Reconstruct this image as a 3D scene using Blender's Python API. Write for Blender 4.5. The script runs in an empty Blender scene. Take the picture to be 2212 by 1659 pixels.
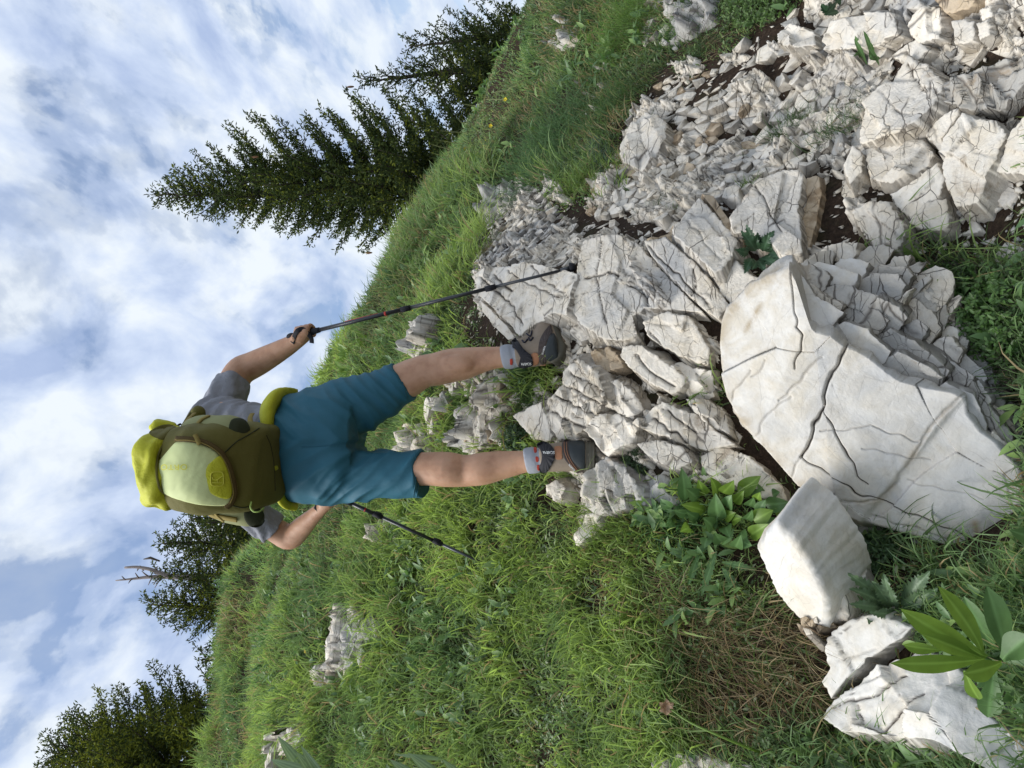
import bpy, math, random
import numpy as np
from mathutils import Vector, Matrix
random.seed(7)
R_ = np.random.RandomState(11)
SC = bpy.context.scene
COL = SC.collection

# ---------------------------------------------------------------- camera, world, sun, exposure
PITCH = math.radians(9.0)
FOC = 1600.0                       # focal length for a picture 2212 wide
SP, CP = math.sin(PITCH), math.cos(PITCH)
Fv = np.array([0, CP, SP]); Uv = np.array([0, -SP, CP]); Rv = np.array([1.0, 0, 0])
cam = bpy.data.cameras.new("camera"); camo = bpy.data.objects.new("camera", cam); COL.objects.link(camo)
cx, cy, cz = -Uv, Rv, -Fv          # the phone is held on its side: the picture's left is up
camo.matrix_world = Matrix(((cx[0], cy[0], cz[0], 0), (cx[1], cy[1], cz[1], 0), (cx[2], cy[2], cz[2], 0), (0, 0, 0, 1)))
cam.sensor_width = 36.0; cam.lens = 36.0 * FOC / 2212.0
cam.clip_start = 0.05; cam.clip_end = 5000
cam.dof.use_dof = False
SC.camera = camo

SUN_EL, SUN_AZ = math.radians(58), math.radians(-110)   # azimuth from +Y (view) towards +X
sdir = np.array([math.sin(SUN_AZ) * math.cos(SUN_EL), math.cos(SUN_AZ) * math.cos(SUN_EL), math.sin(SUN_EL)])
sl = bpy.data.lights.new("sun", 'SUN'); sl.energy = 2.7; sl.angle = math.radians(38); sl.color = (1.0, 0.975, 0.93)
so = bpy.data.objects.new("sun", sl); COL.objects.link(so)
so.rotation_euler = Vector(sdir).to_track_quat('Z', 'Y').to_euler()

W = bpy.data.worlds.new("World"); SC.world = W; W.use_nodes = True
nt = W.node_tree; nt.nodes.clear()
def N(t, typ, **kw):
    n = t.nodes.new(typ)
    for k, v in kw.items():
        if k.startswith('i_'):
            n.inputs[k[2:].replace('_', ' ')].default_value = v
        else: setattr(n, k, v)
    return n
def ramp(t, pts, src=None, interp='LINEAR'):
    r = t.nodes.new('ShaderNodeValToRGB'); r.color_ramp.interpolation = interp
    e = r.color_ramp.elements
    while len(e) < len(pts): e.new(0.5)
    for i, (p, c) in enumerate(pts):
        e[i].position = p
        e[i].color = (c, c, c, 1) if not hasattr(c, '__len__') else (c[0], c[1], c[2], 1)
    if src is not None: t.links.new(src, r.inputs[0])
    return r.outputs[0]
def mixc(t, fac, a, b, mode='MIX'):
    m = t.nodes.new('ShaderNodeMix'); m.data_type = 'RGBA'; m.blend_type = mode
    for sock, v in ((m.inputs[0], fac), (m.inputs[6], a), (m.inputs[7], b)):
        if hasattr(v, 'is_linked') or isinstance(v, bpy.types.NodeSocket): t.links.new(v, sock)
        elif hasattr(v, '__len__'): sock.default_value = (v[0], v[1], v[2], 1)
        else: sock.default_value = v
    return m.outputs[2]
def mth(t, op, a, b=None, c=None, clamp=False):
    m = t.nodes.new('ShaderNodeMath'); m.operation = op; m.use_clamp = clamp
    for i, v in enumerate((a, b, c)):
        if v is None: continue
        if isinstance(v, bpy.types.NodeSocket): t.links.new(v, m.inputs[i])
        else: m.inputs[i].default_value = v
    return m.outputs[0]
def noise_n(t, vec, scale, detail=6, rough=0.55, dist=0.0):
    n = t.nodes.new('ShaderNodeTexNoise'); n.inputs['Scale'].default_value = scale
    n.inputs['Detail'].default_value = detail; n.inputs['Roughness'].default_value = rough
    n.inputs['Distortion'].default_value = dist
    if vec is not None: t.links.new(vec, n.inputs['Vector'])
    return n
def mapping(t, vec, scale=(1, 1, 1), rot=(0, 0, 0), loc=(0, 0, 0)):
    m = t.nodes.new('ShaderNodeMapping')
    m.inputs['Scale'].default_value = scale; m.inputs['Rotation'].default_value = rot; m.inputs['Location'].default_value = loc
    t.links.new(vec, m.inputs['Vector']); return m.outputs[0]

sky = N(nt, 'ShaderNodeTexSky'); sky.sky_type = 'NISHITA'; sky.sun_disc = False
sky.sun_elevation = SUN_EL; sky.sun_rotation = SUN_AZ; sky.altitude = 1500; sky.air_density = 1.2; sky.dust_density = 1.0
skyb = N(nt, 'ShaderNodeBackground'); skyb.inputs['Strength'].default_value = 0.13
nt.links.new(sky.outputs[0], skyb.inputs['Color'])
tc = N(nt, 'ShaderNodeTexCoord')
sep = N(nt, 'ShaderNodeSeparateXYZ'); nt.links.new(tc.outputs['Generated'], sep.inputs[0])
zc = mth(nt, 'ADD', mth(nt, 'MAXIMUM', sep.outputs[2], 0.0), 0.22)
comb = N(nt, 'ShaderNodeCombineXYZ')
nt.links.new(mth(nt, 'DIVIDE', sep.outputs[0], zc), comb.inputs[0]); nt.links.new(mth(nt, 'DIVIDE', sep.outputs[1], zc), comb.inputs[1])
cv = mapping(nt, comb.outputs[0], scale=(1.0, 0.62, 1), rot=(0, 0, math.radians(-24)), loc=(0.35, 0.9, 0))
n1 = noise_n(nt, cv, 5.0, 9, 0.56, 0.35)
n2 = noise_n(nt, cv, 11, 6, 0.5, 0.2)
cl = mth(nt, 'ADD', n1.outputs[0], mth(nt, 'MULTIPLY', mth(nt, 'SUBTRACT', n2.outputs[0], 0.5), 0.55))
cover = ramp(nt, [(0.34, 0.25), (0.41, 0.62), (0.48, 0.90), (0.55, 1.0)], cl, 'EASE')
cvz = mapping(nt, comb.outputs[0], scale=(1.5, 0.8, 1), rot=(0, 0, math.radians(-30)), loc=(3.1, 0.2, 0))
n3 = noise_n(nt, cvz, 5.0, 8, 0.55, 0.25)
ccol = ramp(nt, [(0.34, (0.36, 0.45, 0.65)), (0.47, (0.52, 0.605, 0.765)), (0.60, (0.71, 0.765, 0.825))], n3.outputs[0])
# the clouds are whiter and the cover closes towards the horizon
lowf = ramp(nt, [(0.10, 1.0), (0.45, 0.0)], sep.outputs[2])
ccol = mixc(nt, mth(nt, 'MULTIPLY', lowf, 0.6), ccol, (0.62, 0.69, 0.76))
cover = mth(nt, 'MAXIMUM', cover, mth(nt, 'MULTIPLY', lowf, 0.9))
cloudb = N(nt, 'ShaderNodeBackground'); nt.links.new(ccol, cloudb.inputs['Color']); cloudb.inputs['Strength'].default_value = 0.92
mxw = N(nt, 'ShaderNodeMixShader'); nt.links.new(cover, mxw.inputs[0])
nt.links.new(skyb.outputs[0], mxw.inputs[1]); nt.links.new(cloudb.outputs[0], mxw.inputs[2])
wo = N(nt, 'ShaderNodeOutputWorld'); nt.links.new(mxw.outputs[0], wo.inputs['Surface'])

SC.view_settings.view_transform = 'Standard'; SC.view_settings.look = 'None'
SC.view_settings.exposure = 0.44; SC.view_settings.gamma = 1.0; SC.view_settings.use_curve_mapping = False

# ---------------------------------------------------------------- numeric helpers
def ray(x, y):
    x = np.asarray(x, float); y = np.asarray(y, float)
    d = FOC * Fv + (1106 - x)[..., None] * Uv + (829.5 - y)[..., None] * Rv
    return d / d[..., 1:2]                     # scaled so that one unit is one metre of depth (Y)
def P(x, y, Y):
    return ray(x, y) * np.asarray(Y, float)[..., None]
def px(p):
    p = np.asarray(p, float); f = p @ Fv
    return 1106 - FOC * (p @ Uv) / f, 829.5 - FOC * (p @ Rv) / f
def inpoly(poly, x, y):
    poly = np.asarray(poly, float); x = np.asarray(x, float); y = np.asarray(y, float)
    r = np.zeros(x.shape, bool); n = len(poly)
    for i in range(n):
        x1, y1 = poly[i]; x2, y2 = poly[(i + 1) % n]
        if y1 == y2: continue
        c = ((y1 > y) != (y2 > y)) & (x < (x2 - x1) * (y - y1) / (y2 - y1) + x1)
        r ^= c
    return r
def hsh(ix, iy, iz, s=0):
    h = (ix.astype(np.int64) * 374761393 + iy.astype(np.int64) * 668265263 + iz.astype(np.int64) * 2147483647 // 7 * 1 + iz.astype(np.int64) * 1274126177 + s * 974711) & 0xffffffff
    h = ((h ^ (h >> 13)) * 1103515245) & 0xffffffff
    h = (h ^ (h >> 16)) & 0xffffffff
    h = (h * 2246822519) & 0xffffffff; h = h ^ (h >> 15)
    return (h & 0xffffff) / float(0xffffff)
def vnoise(p, s=0):
    i = np.floor(p).astype(np.int64); f = p - i; f = f * f * (3 - 2 * f)
    out = 0
    for dx in (0, 1):
        for dy in (0, 1):
            for dz in (0, 1):
                w = (f[..., 0] if dx else 1 - f[..., 0]) * (f[..., 1] if dy else 1 - f[..., 1]) * (f[..., 2] if dz else 1 - f[..., 2])
                out = out + w * hsh(i[..., 0] + dx, i[..., 1] + dy, i[..., 2] + dz, s)
    return out * 2 - 1
def fbm(p, o=4, s=0, g=0.5):
    a, t = 1.0, 0
    for k in range(o):
        t = t + a * vnoise(p * 2.0 ** k + 17.3 * k, s + k); a *= g
    return t
def wor2(x, y, s=0):
    """2-D cells: distance to the border, a random value and a random slope for the cell, its offset"""
    ix, iy = np.floor(x).astype(np.int64), np.floor(y).astype(np.int64); z = np.zeros_like(ix)
    f1 = np.full(x.shape, 9.0); f2 = np.full(x.shape, 9.0)
    cx_ = np.zeros(x.shape); cy_ = np.zeros(x.shape); ci = np.zeros_like(ix); cj = np.zeros_like(ix)
    for dx in (-1, 0, 1):
        for dy in (-1, 0, 1):
            jx = ix + dx; jy = iy + dy
            qx = jx + 0.15 + 0.7 * hsh(jx, jy, z, s + 1); qy = jy + 0.15 + 0.7 * hsh(jx, jy, z, s + 2)
            d = np.hypot(x - qx, y - qy)
            nr = d < f1
            f2 = np.where(nr, f1, np.minimum(f2, d)); f1 = np.where(nr, d, f1)
            cx_ = np.where(nr, qx, cx_); cy_ = np.where(nr, qy, cy_); ci = np.where(nr, jx, ci); cj = np.where(nr, jy, cj)
    a = hsh(ci, cj, z, s + 3); gx = hsh(ci, cj, z, s + 4) * 2 - 1; gy = hsh(ci, cj, z, s + 5) * 2 - 1
    return f2 - f1, a, gx * (x - cx_) + gy * (y - cy_), f1
def unit(v):
    v = np.asarray(v, float); return v / (np.linalg.norm(v) + 1e-12)
def frame(n, ref=(0, 0, 1)):
    n = unit(n); b = np.asarray(ref, float) - np.dot(ref, n) * n
    if np.linalg.norm(b) < 1e-3: b = np.array([0, 1.0, 0]) - n[1] * n
    b = unit(b); a = np.cross(b, n); return a, b, n

def mesh(name, v, f, mat=None, smooth=False, attrs=None, sizes=None):
    """fast mesh from an (n,3) array and faces: an (m,k) array, or a list of arrays of different k"""
    me = bpy.data.meshes.new(name)
    v = np.asarray(v, np.float32)
    fl = f if isinstance(f, (list, tuple)) else [f]
    fl = [np.asarray(a, np.int32) for a in fl if len(a)]
    loops = np.concatenate([a.ravel() for a in fl]); cnt = np.concatenate([np.full(len(a), a.shape[1], np.int32) for a in fl])
    st = np.concatenate([[0], np.cumsum(cnt)[:-1]]).astype(np.int32)
    me.vertices.add(len(v)); me.vertices.foreach_set('co', v.ravel())
    me.loops.add(len(loops)); me.loops.foreach_set('vertex_index', loops)
    me.polygons.add(len(cnt)); me.polygons.foreach_set('loop_start', st); me.polygons.foreach_set('loop_total', cnt)
    if smooth is not False:
        me.polygons.foreach_set('use_smooth', np.ones(len(cnt), bool) if smooth is True else np.asarray(smooth, bool))
    if attrs:
        for k, (dom, a) in attrs.items():
            a = np.asarray(a, np.float32)
            if a.ndim == 1:
                at = me.attributes.new(k, 'FLOAT', dom); at.data.foreach_set('value', a)
            else:
                at = me.attributes.new(k, 'FLOAT_COLOR', dom)
                if a.shape[1] == 3: a = np.concatenate([a, np.ones((len(a), 1), np.float32)], 1)
                at.data.foreach_set('color', a.ravel())
    if mat is not None:
        for m in (mat if isinstance(mat, (list, tuple)) else [mat]): me.materials.append(m)
    me.update(calc_edges=True)
    return me
def link(name, me, parent=None, origin=None):
    o = bpy.data.objects.new(name, me); COL.objects.link(o)
    if parent is not None: o.parent = parent
    return o
def recenter(v):
    v = np.asarray(v, float); c = v.mean(0); return v - c, c
def put(name, v, f, mat, parent=None, smooth=False, attrs=None, base=None):
    """a mesh object whose origin sits at the middle of its points; the parent is an unrotated empty"""
    c = np.asarray(v, float).mean(0) if base is None else np.asarray(base, float)
    o = link(name, mesh(name, np.asarray(v, float) - c, f, mat, smooth, attrs), parent)
    if parent is None: o.location = c
    else:
        q = np.zeros(3); k = parent
        while k is not None: q += np.array(k.location); k = k.parent
        o.location = c - q
    return o
def tag(o, label=None, cat=None, group=None, kind=None):
    if label: o['label'] = label
    if cat: o['category'] = cat
    if group: o['group'] = group
    if kind: o['kind'] = kind
    return o
def empty(name, loc, label=None, cat=None, group=None):
    o = bpy.data.objects.new(name, None); COL.objects.link(o); o.location = loc; o.empty_display_size = 0.1
    return tag(o, label, cat, group)

# ---------------------------------------------------------------- materials
def newmat(name):
    m = bpy.data.materials.new(name); m.use_nodes = True
    t = m.node_tree; b = t.nodes['Principled BSDF']; return m, t, b
def geo_pos(t): return t.nodes.new('ShaderNodeNewGeometry').outputs['Position']
def bump(t, h, strength, dist, normal=None):
    n = t.nodes.new('ShaderNodeBump'); n.inputs['Strength'].default_value = strength; n.inputs['Distance'].default_value = dist
    t.links.new(h, n.inputs['Height'])
    if normal is not None: t.links.new(normal, n.inputs['Normal'])
    return n.outputs[0]
def rock_mat(name, tint=(1, 1, 1), crack=1.0, stain=0.5, grey=0.5, bmp=0.85):
    m, t, b = newmat(name); p = geo_pos(t); L = t.links.new
    oi = t.nodes.new('ShaderNodeObjectInfo')
    warp = noise_n(t, p, 5, 4, 0.6)
    off = t.nodes.new('ShaderNodeVectorMath'); off.operation = 'MULTIPLY_ADD'
    L(warp.outputs['Color'], off.inputs[0]); off.inputs[1].default_value = (0.07,) * 3; L(p, off.inputs[2])
    wp = off.outputs[0]
    big = noise_n(t, p, 2.3, 5, 0.6, 0.3)
    mid = noise_n(t, p, 14, 8, 0.62, 0.4)
    fine = noise_n(t, p, 90, 5, 0.6)
    white = tuple(a * b_ for a, b_ in zip((0.79, 0.725, 0.62), tint)); cream = tuple(a * b_ for a, b_ in zip((0.68, 0.585, 0.44), tint))
    gr = tuple(a * b_ for a, b_ in zip((0.46, 0.455, 0.44), tint))
    c = mixc(t, ramp(t, [(0.42, 0.0), (0.62, 0.75)], mid.outputs[0]), white, cream)
    g = ramp(t, [(0.62 - 0.2 * grey, 0.0), (0.74 - 0.14 * grey, 0.85)], big.outputs[0])
    c = mixc(t, g, c, gr)
    st = noise_n(t, mapping(t, p, loc=(4, 2, 9)), 8, 7, 0.68, 0.8)
    c = mixc(t, ramp(t, [(0.66 - 0.12 * stain, 0.0), (0.74 - 0.08 * stain, 0.75 * stain + .2)], st.outputs[0]), c, (0.33, 0.235, 0.14))
    c = mixc(t, mth(t, 'MULTIPLY', ramp(t, [(0.5, 0.0), (0.8, 1.0)], fine.outputs[0]), 0.25), c, (0.38, 0.35, 0.31))
    # hairline cracks at two scales, broken up by noise
    wpa = mapping(t, wp, scale=(1, 1.0, 1.9), rot=(0.5, 0.9, 0.3))
    v1 = t.nodes.new('ShaderNodeTexVoronoi'); v1.feature = 'DISTANCE_TO_EDGE'; v1.inputs['Scale'].default_value = 5.0; L(wpa, v1.inputs['Vector'])
    v2 = t.nodes.new('ShaderNodeTexVoronoi'); v2.feature = 'DISTANCE_TO_EDGE'; v2.inputs['Scale'].default_value = 17; L(wpa, v2.inputs['Vector'])
    k1 = ramp(t, [(0.0, 1.0), (0.009, 0.0)], v1.outputs['Distance']); k2 = ramp(t, [(0.0, 1.0), (0.02, 0.0)], v2.outputs['Distance'])
    br = noise_n(t, mapping(t, p, loc=(1, 7, 3)), 7, 3, 0.6)
    k1 = mth(t, 'MULTIPLY', k1, ramp(t, [(0.50, 0.0), (0.60, 1.0)], br.outputs[0]))
    k2 = mth(t, 'MULTIPLY', k2, ramp(t, [(0.46, 0.0), (0.60, 0.8)], mid.outputs[0]))
    v3 = t.nodes.new('ShaderNodeTexVoronoi'); v3.feature = 'DISTANCE_TO_EDGE'; v3.inputs['Scale'].default_value = 7; L(mapping(t, wp, scale=(.55, .55, 3.4), rot=(0.5, 0.9, 0.3)), v3.inputs['Vector'])
    k3 = mth(t, 'MULTIPLY', ramp(t, [(0.0, 1.0), (0.03, 0.0)], v3.outputs['Distance']), ramp(t, [(0.48, 0.0), (0.56, .85)], noise_n(t, mapping(t, p, loc=(11, 7, 3)), 5, 3, 0.6).outputs[0]))
    k = mth(t, 'MULTIPLY', mth(t, 'MAXIMUM', mth(t, 'MAXIMUM', k1, k2), mth(t, 'MULTIPLY', k3, 1.0 if crack > .8 else .0)), crack)
    c = mixc(t, mth(t, 'MULTIPLY', k, 0.9), c, (0.045, 0.032, 0.024))
    at = t.nodes.new('ShaderNodeAttribute'); at.attribute_name = 'dirt'  # soil in the cracks, plus crevice shade painted into the colour
    dn = mth(t, 'MULTIPLY', at.outputs['Fac'], mth(t, 'ADD', mid.outputs[0], 0.5), None, True)
    c = mixc(t, dn, c, (0.045, 0.032, 0.022))
    ta = t.nodes.new('ShaderNodeAttribute'); ta.attribute_name = 'ochre'
    c = mixc(t, mth(t, 'MULTIPLY', ta.outputs['Fac'], ramp(t, [(0.35, 0.0), (0.6, 1.0)], mid.outputs[0]), None, True), c, (0.40, 0.31, 0.19))
    rb = mth(t, 'ADD', mth(t, 'MULTIPLY', oi.outputs['Random'], 0.22), 0.84)
    hv = t.nodes.new('ShaderNodeHueSaturation'); L(c, hv.inputs['Color']); L(rb, hv.inputs['Value'])
    L(hv.outputs[0], b.inputs['Base Color']); b.inputs['Roughness'].default_value = 0.82
    b.inputs['Specular IOR Level'].default_value = 0.3
    h = mth(t, 'SUBTRACT', mth(t, 'ADD', mth(t, 'MULTIPLY', mid.outputs[0], 1.0), mth(t, 'MULTIPLY', fine.outputs[0], 0.18)), mth(t, 'MULTIPLY', k, 0.25))
    L(bump(t, h, bmp, 0.016), b.inputs['Normal'])
    return m
ROCK = rock_mat('white_limestone'); ROCKB = rock_mat('boulder_limestone', (0.94, 0.975, 1.03), 0.20, 0.15, 0.7, 0.42)
ROCKG = rock_mat('grey_limestone', (0.80, 0.80, 0.79), 1.0, 0.6, 1.2)
ROCKT = rock_mat('stained_limestone', (0.70, 0.61, 0.50), 1.0, 1.5, 0.1)
def soil_mat():
    m, t, b = newmat('soil'); p = geo_pos(t)
    a = noise_n(t, p, 9, 8, 0.7); c = noise_n(t, p, 70, 5, 0.7)
    col = ramp(t, [(0.3, (0.022, 0.015, 0.011)), (0.55, (0.052, 0.034, 0.023)), (0.75, (0.105, 0.072, 0.05))], c.outputs[0])
    col = mixc(t, ramp(t, [(0.5, 0.0), (0.7, 0.6)], a.outputs[0]), col, (0.035, 0.04, 0.014))
    t.links.new(col, b.inputs['Base Color']); b.inputs['Roughness'].default_value = 0.95; b.inputs['Specular IOR Level'].default_value = 0.15
    h = mth(t, 'ADD', a.outputs[0], mth(t, 'MULTIPLY', c.outputs[0], 0.4))
    t.links.new(bump(t, h, 1.0, 0.03), b.inputs['Normal']); return m
SOIL = soil_mat()
def leaf_mat(name, rough=0.55, trans=0.45, spec=0.35, vein=False):
    m, t, b = newmat(name); L = t.links.new
    at = t.nodes.new('ShaderNodeAttribute'); at.attribute_name = 'tint'
    p = geo_pos(t); n = noise_n(t, p, 60, 3, 0.6)
    hv = t.nodes.new('ShaderNodeHueSaturation'); L(at.outputs['Color'], hv.inputs['Color'])
    L(mth(t, 'ADD', mth(t, 'MULTIPLY', n.outputs[0], 0.5), 0.78), hv.inputs['Value']); hv.inputs['Saturation'].default_value = 0.95; hv.inputs['Hue'].default_value = 0.503
    L(hv.outputs[0], b.inputs['Base Color']); b.inputs['Roughness'].default_value = rough; b.inputs['Specular IOR Level'].default_value = spec
    tr = t.nodes.new('ShaderNodeBsdfTranslucent')
    h2 = t.nodes.new('ShaderNodeHueSaturation'); L(hv.outputs[0], h2.inputs['Color']); h2.inputs['Saturation'].default_value = 1.15; h2.inputs['Value'].default_value = 1.3
    L(h2.outputs[0], tr.inputs['Color'])
    ms = t.nodes.new('ShaderNodeMixShader'); ms.inputs[0].default_value = trans
    L(b.outputs[0], ms.inputs[1]); L(tr.outputs[0], ms.inputs[2]); L(ms.outputs[0], t.nodes['Material Output'].inputs['Surface'])
    return m
GRASS = leaf_mat('grass_blades'); LEAF = leaf_mat('broad_leaves', 0.45, 0.3, 0.5); NEEDLE = leaf_mat('spruce_needles', 0.6, 0.30, 0.25)
def plain(name, col, rough=0.7, metal=0.0, spec=0.4, bs=None, bstr=0.3, bdist=0.003, var=0.15, sheen=0):
    m, t, b = newmat(name); p = geo_pos(t)
    n = noise_n(t, p, bs or 40, 5, 0.6)
    c = mixc(t, n.outputs[0], tuple(x * (1 - var) for x in col), tuple(min(1, x * (1 + var)) for x in col))
    t.links.new(c, b.inputs['Base Color']); b.inputs['Roughness'].default_value = rough; b.inputs['Metallic'].default_value = metal
    b.inputs['Specular IOR Level'].default_value = spec; b.inputs['Sheen Weight'].default_value = sheen
    if bs: t.links.new(bump(t, n.outputs[0], bstr, bdist), b.inputs['Normal'])
    return m
BARK = plain('bark', (0.075, 0.06, 0.048), 0.9, bs=60, bstr=0.8, bdist=0.01)
DEADWOOD = plain('dead_wood', (0.26, 0.22, 0.20), 0.85, bs=50, bstr=0.5, bdist=0.004)
# ---------------------------------------------------------------- the hillside
CPX = [(2212, 1659, 1.45), (2212, 1300, 1.62), (2212, 830, 1.85), (2212, 400, 1.95), (2212, 0, 2.05), (1950, 1500, 1.78), (1900, 1100, 2.05),
       (1950, 0, 2.45), (1950, 350, 2.25), (1700, 1300, 1.98), (1700, 800, 2.3), (1700, 300, 2.75), (1700, 0, 3.0), (1500, 1450, 2.15), (1500, 1050, 2.28),
       (1500, 700, 2.42), (1500, 300, 3.05), (1290, 975, 2.52), (1232, 740, 2.66), (1240, 575, 2.70), (1300, 100, 4.1), (1400, 800, 2.45),
       (1200, 1400, 2.6), (1100, 1550, 2.75), (1080, 900, 3.0), (1060, 650, 3.15), (900, 1300, 3.4), (700, 1350, 4.3), (760, 1600, 3.7), (520, 1500, 6.2),
       (430, 1659, 7.6), (480, 1480, 7.6), (545, 1230, 7.4), (640, 1080, 6.6), (860, 950, 4.2), (920, 720, 3.8), (790, 780, 5.2), (825, 620, 5.4), (1000, 560, 3.9),
       (900, 430, 6.2), (1000, 260, 6.6), (1100, 300, 4.9), (1150, 110, 7.2), (1130, 450, 4.1)]
cp = np.array([np.append(P(a, b, c)[:2], P(a, b, c)[2]) for a, b, c in CPX])
far = [(-9, 13, 5.2), (-3.5, 13, 3.5), (0, 11, 2.1), (0, 18, 1.8), (4, 12, 1.1), (9, 12, -1.2), (-14, 7, 6.5), (-6, 2, 2.2), (-3, 0, -.3), (0, 0.2, -1.45), (0, -3, -2.6),
       (3, 0, -2.0), (4.5, 3, -1.1), (8, 5, -1.8), (6, -3, -4.0), (-6, -3, -0.6), (-12, -3, 2.0), (-14, 20, 5.5), (12, 20, -4.0), (2, 30, 0.5), (-20, 30, 5), (20, 30, -7), (20, 0, -8), (-20, 0, 7), (1.5, 0.8, -1.35), (-1.5, 0.8, -1.0)]
cp = np.vstack([cp, np.array(far, float)])
def _k(r2): return 0.5 * r2 * np.log(r2 + 1e-9)
_d2 = ((cp[:, None, :2] - cp[None, :, :2]) ** 2).sum(-1)
_n = len(cp); _A = np.zeros((_n + 3, _n + 3)); _A[:_n, :_n] = _k(_d2) + np.eye(_n) * 0.004
_A[:_n, _n] = 1; _A[:_n, _n + 1:] = cp[:, :2]; _A[_n:, :_n] = _A[:_n, _n:].T
_w = np.linalg.solve(_A, np.append(cp[:, 2], [0, 0, 0]))
def H_exact(x, y):
    x = np.asarray(x, float); y = np.asarray(y, float); shp = x.shape
    x = x.ravel(); y = y.ravel()
    cxl = np.clip(x, -20, 20); cyl = np.clip(y, -3, 30)
    out = np.empty(len(x))
    for s in range(0, len(x), 20000):
        a = cxl[s:s + 20000]; b = cyl[s:s + 20000]
        k = _k((a[:, None] - cp[None, :, 0]) ** 2 + (b[:, None] - cp[None, :, 1]) ** 2)
        out[s:s + 20000] = k @ _w[:_n] + _w[_n] + _w[_n + 1] * a + _w[_n + 2] * b
    q = np.stack([x * 1.1, y * 1.1, np.zeros_like(x)], -1); bw = np.clip((y - 3.4) / 2.2, 0, 1) * np.clip((22 - y) / 6, 0, 1)
    out = out + bw * (.17 * vnoise(q, 3) + .10 * vnoise(q * 2.7, 4))
    ex = np.hypot(x - cxl, y - cyl)
    out = out - 0.45 * ex
    out = np.where(ex > 0, np.maximum(out, -60), out)
    return out.reshape(shp)
_gs = 0.04; _gX = np.arange(-20, 20 + _gs, _gs); _gY = np.arange(-3, 30 + _gs, _gs); _G = H_exact(*np.meshgrid(_gX, _gY))
def H(x, y):
    x = np.asarray(x, float); y = np.asarray(y, float)
    cxl = np.clip(x, -20, 20); cyl = np.clip(y, -3, 30); u = (cxl + 20) / _gs; v = (cyl + 3) / _gs
    i = np.minimum(u.astype(int), len(_gX) - 2); j = np.minimum(v.astype(int), len(_gY) - 2); fu = u - i; fv = v - j
    z = (_G[j, i] * (1 - fu) + _G[j, i + 1] * fu) * (1 - fv) + (_G[j + 1, i] * (1 - fu) + _G[j + 1, i + 1] * fu) * fv
    ex = np.hypot(x - cxl, y - cyl); return np.where(ex > 0, np.maximum(z - 0.45 * ex, -60), z)
def Hn(x, y, e=0.06):
    gx = (H(x + e, y) - H(x - e, y)) / (2 * e); gy = (H(x, y + e) - H(x, y - e)) / (2 * e)
    n = np.stack([-gx, -gy, np.ones_like(gx)], -1); return n / np.linalg.norm(n, axis=-1, keepdims=True)
def hit(x, y, y0=1.0, y1=25.0, n=420):
    """where the lines of sight through picture points meet the hillside"""
    x = np.atleast_1d(np.asarray(x, float)); y = np.atleast_1d(np.asarray(y, float)); d = ray(x, y)
    Ys = y0 * (y1 / y0) ** np.linspace(0, 1, n)
    lo = np.full(len(x), y0); hi = np.full(len(x), -1.0); prev = np.full(len(x), y0)
    done = np.zeros(len(x), bool)
    for Y in Ys:
        q = d * Y; b = (q[:, 2] < H(q[:, 0], q[:, 1])) & ~done
        hi[b] = Y; lo[b] = prev[b]; done |= b; prev[:] = Y
        if done.all(): break
    hi = np.where(done, hi, 7.0); lo = np.where(done, lo, 7.0)
    for _ in range(14):
        m = 0.5 * (lo + hi); q = d * m[:, None]; b = q[:, 2] < H(q[:, 0], q[:, 1])
        hi = np.where(b, m, hi); lo = np.where(b, lo, m)
    q = d * (0.5 * (lo + hi))[:, None]; q[~done, 2] = H(q[~done, 0], q[~done, 1])
    return q, done
def rough(x, y):
    p = np.stack([x, y, np.zeros_like(x)], -1)
    d = np.hypot(x, y - 2)
    return (0.030 * fbm(p * 2.3, 3, 5) + 0.012 * fbm(p * 9, 3, 8)) * np.clip(1.2 - d / 40, 0.2, 1)
def spaced(a, b, near, n1, n2):
    return None
xs = np.concatenate([[-400, -150, -70, -40, -25], np.linspace(-16, -4.2, 70), np.linspace(-4, 3.6, 360), np.linspace(3.8, 14, 60), [25, 40, 70, 150, 400]])
ys = np.concatenate([[-300, -100, -40, -15, -6, -3, -1.5, -.5, 0.2, .6], np.linspace(0.9, 4.6, 230), np.linspace(4.65, 9, 110), np.linspace(9.2, 26, 60), [32, 45, 80, 160, 400]])
gx, gy = np.meshgrid(xs, ys); gz = H(gx, gy) + rough(gx, gy) - 0.01
nx, ny = len(xs), len(ys); idx = np.arange(nx * ny).reshape(ny, nx)
fc = np.stack([idx[:-1, :-1], idx[:-1, 1:], idx[1:, 1:], idx[1:, :-1]], -1).reshape(-1, 4)
g = link('ground', mesh('ground', np.stack([gx, gy, gz], -1).reshape(-1, 3), fc, SOIL, True))
tag(g, 'dark brown soil of the steep hillside under the rocks and grass', kind='structure')
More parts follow.
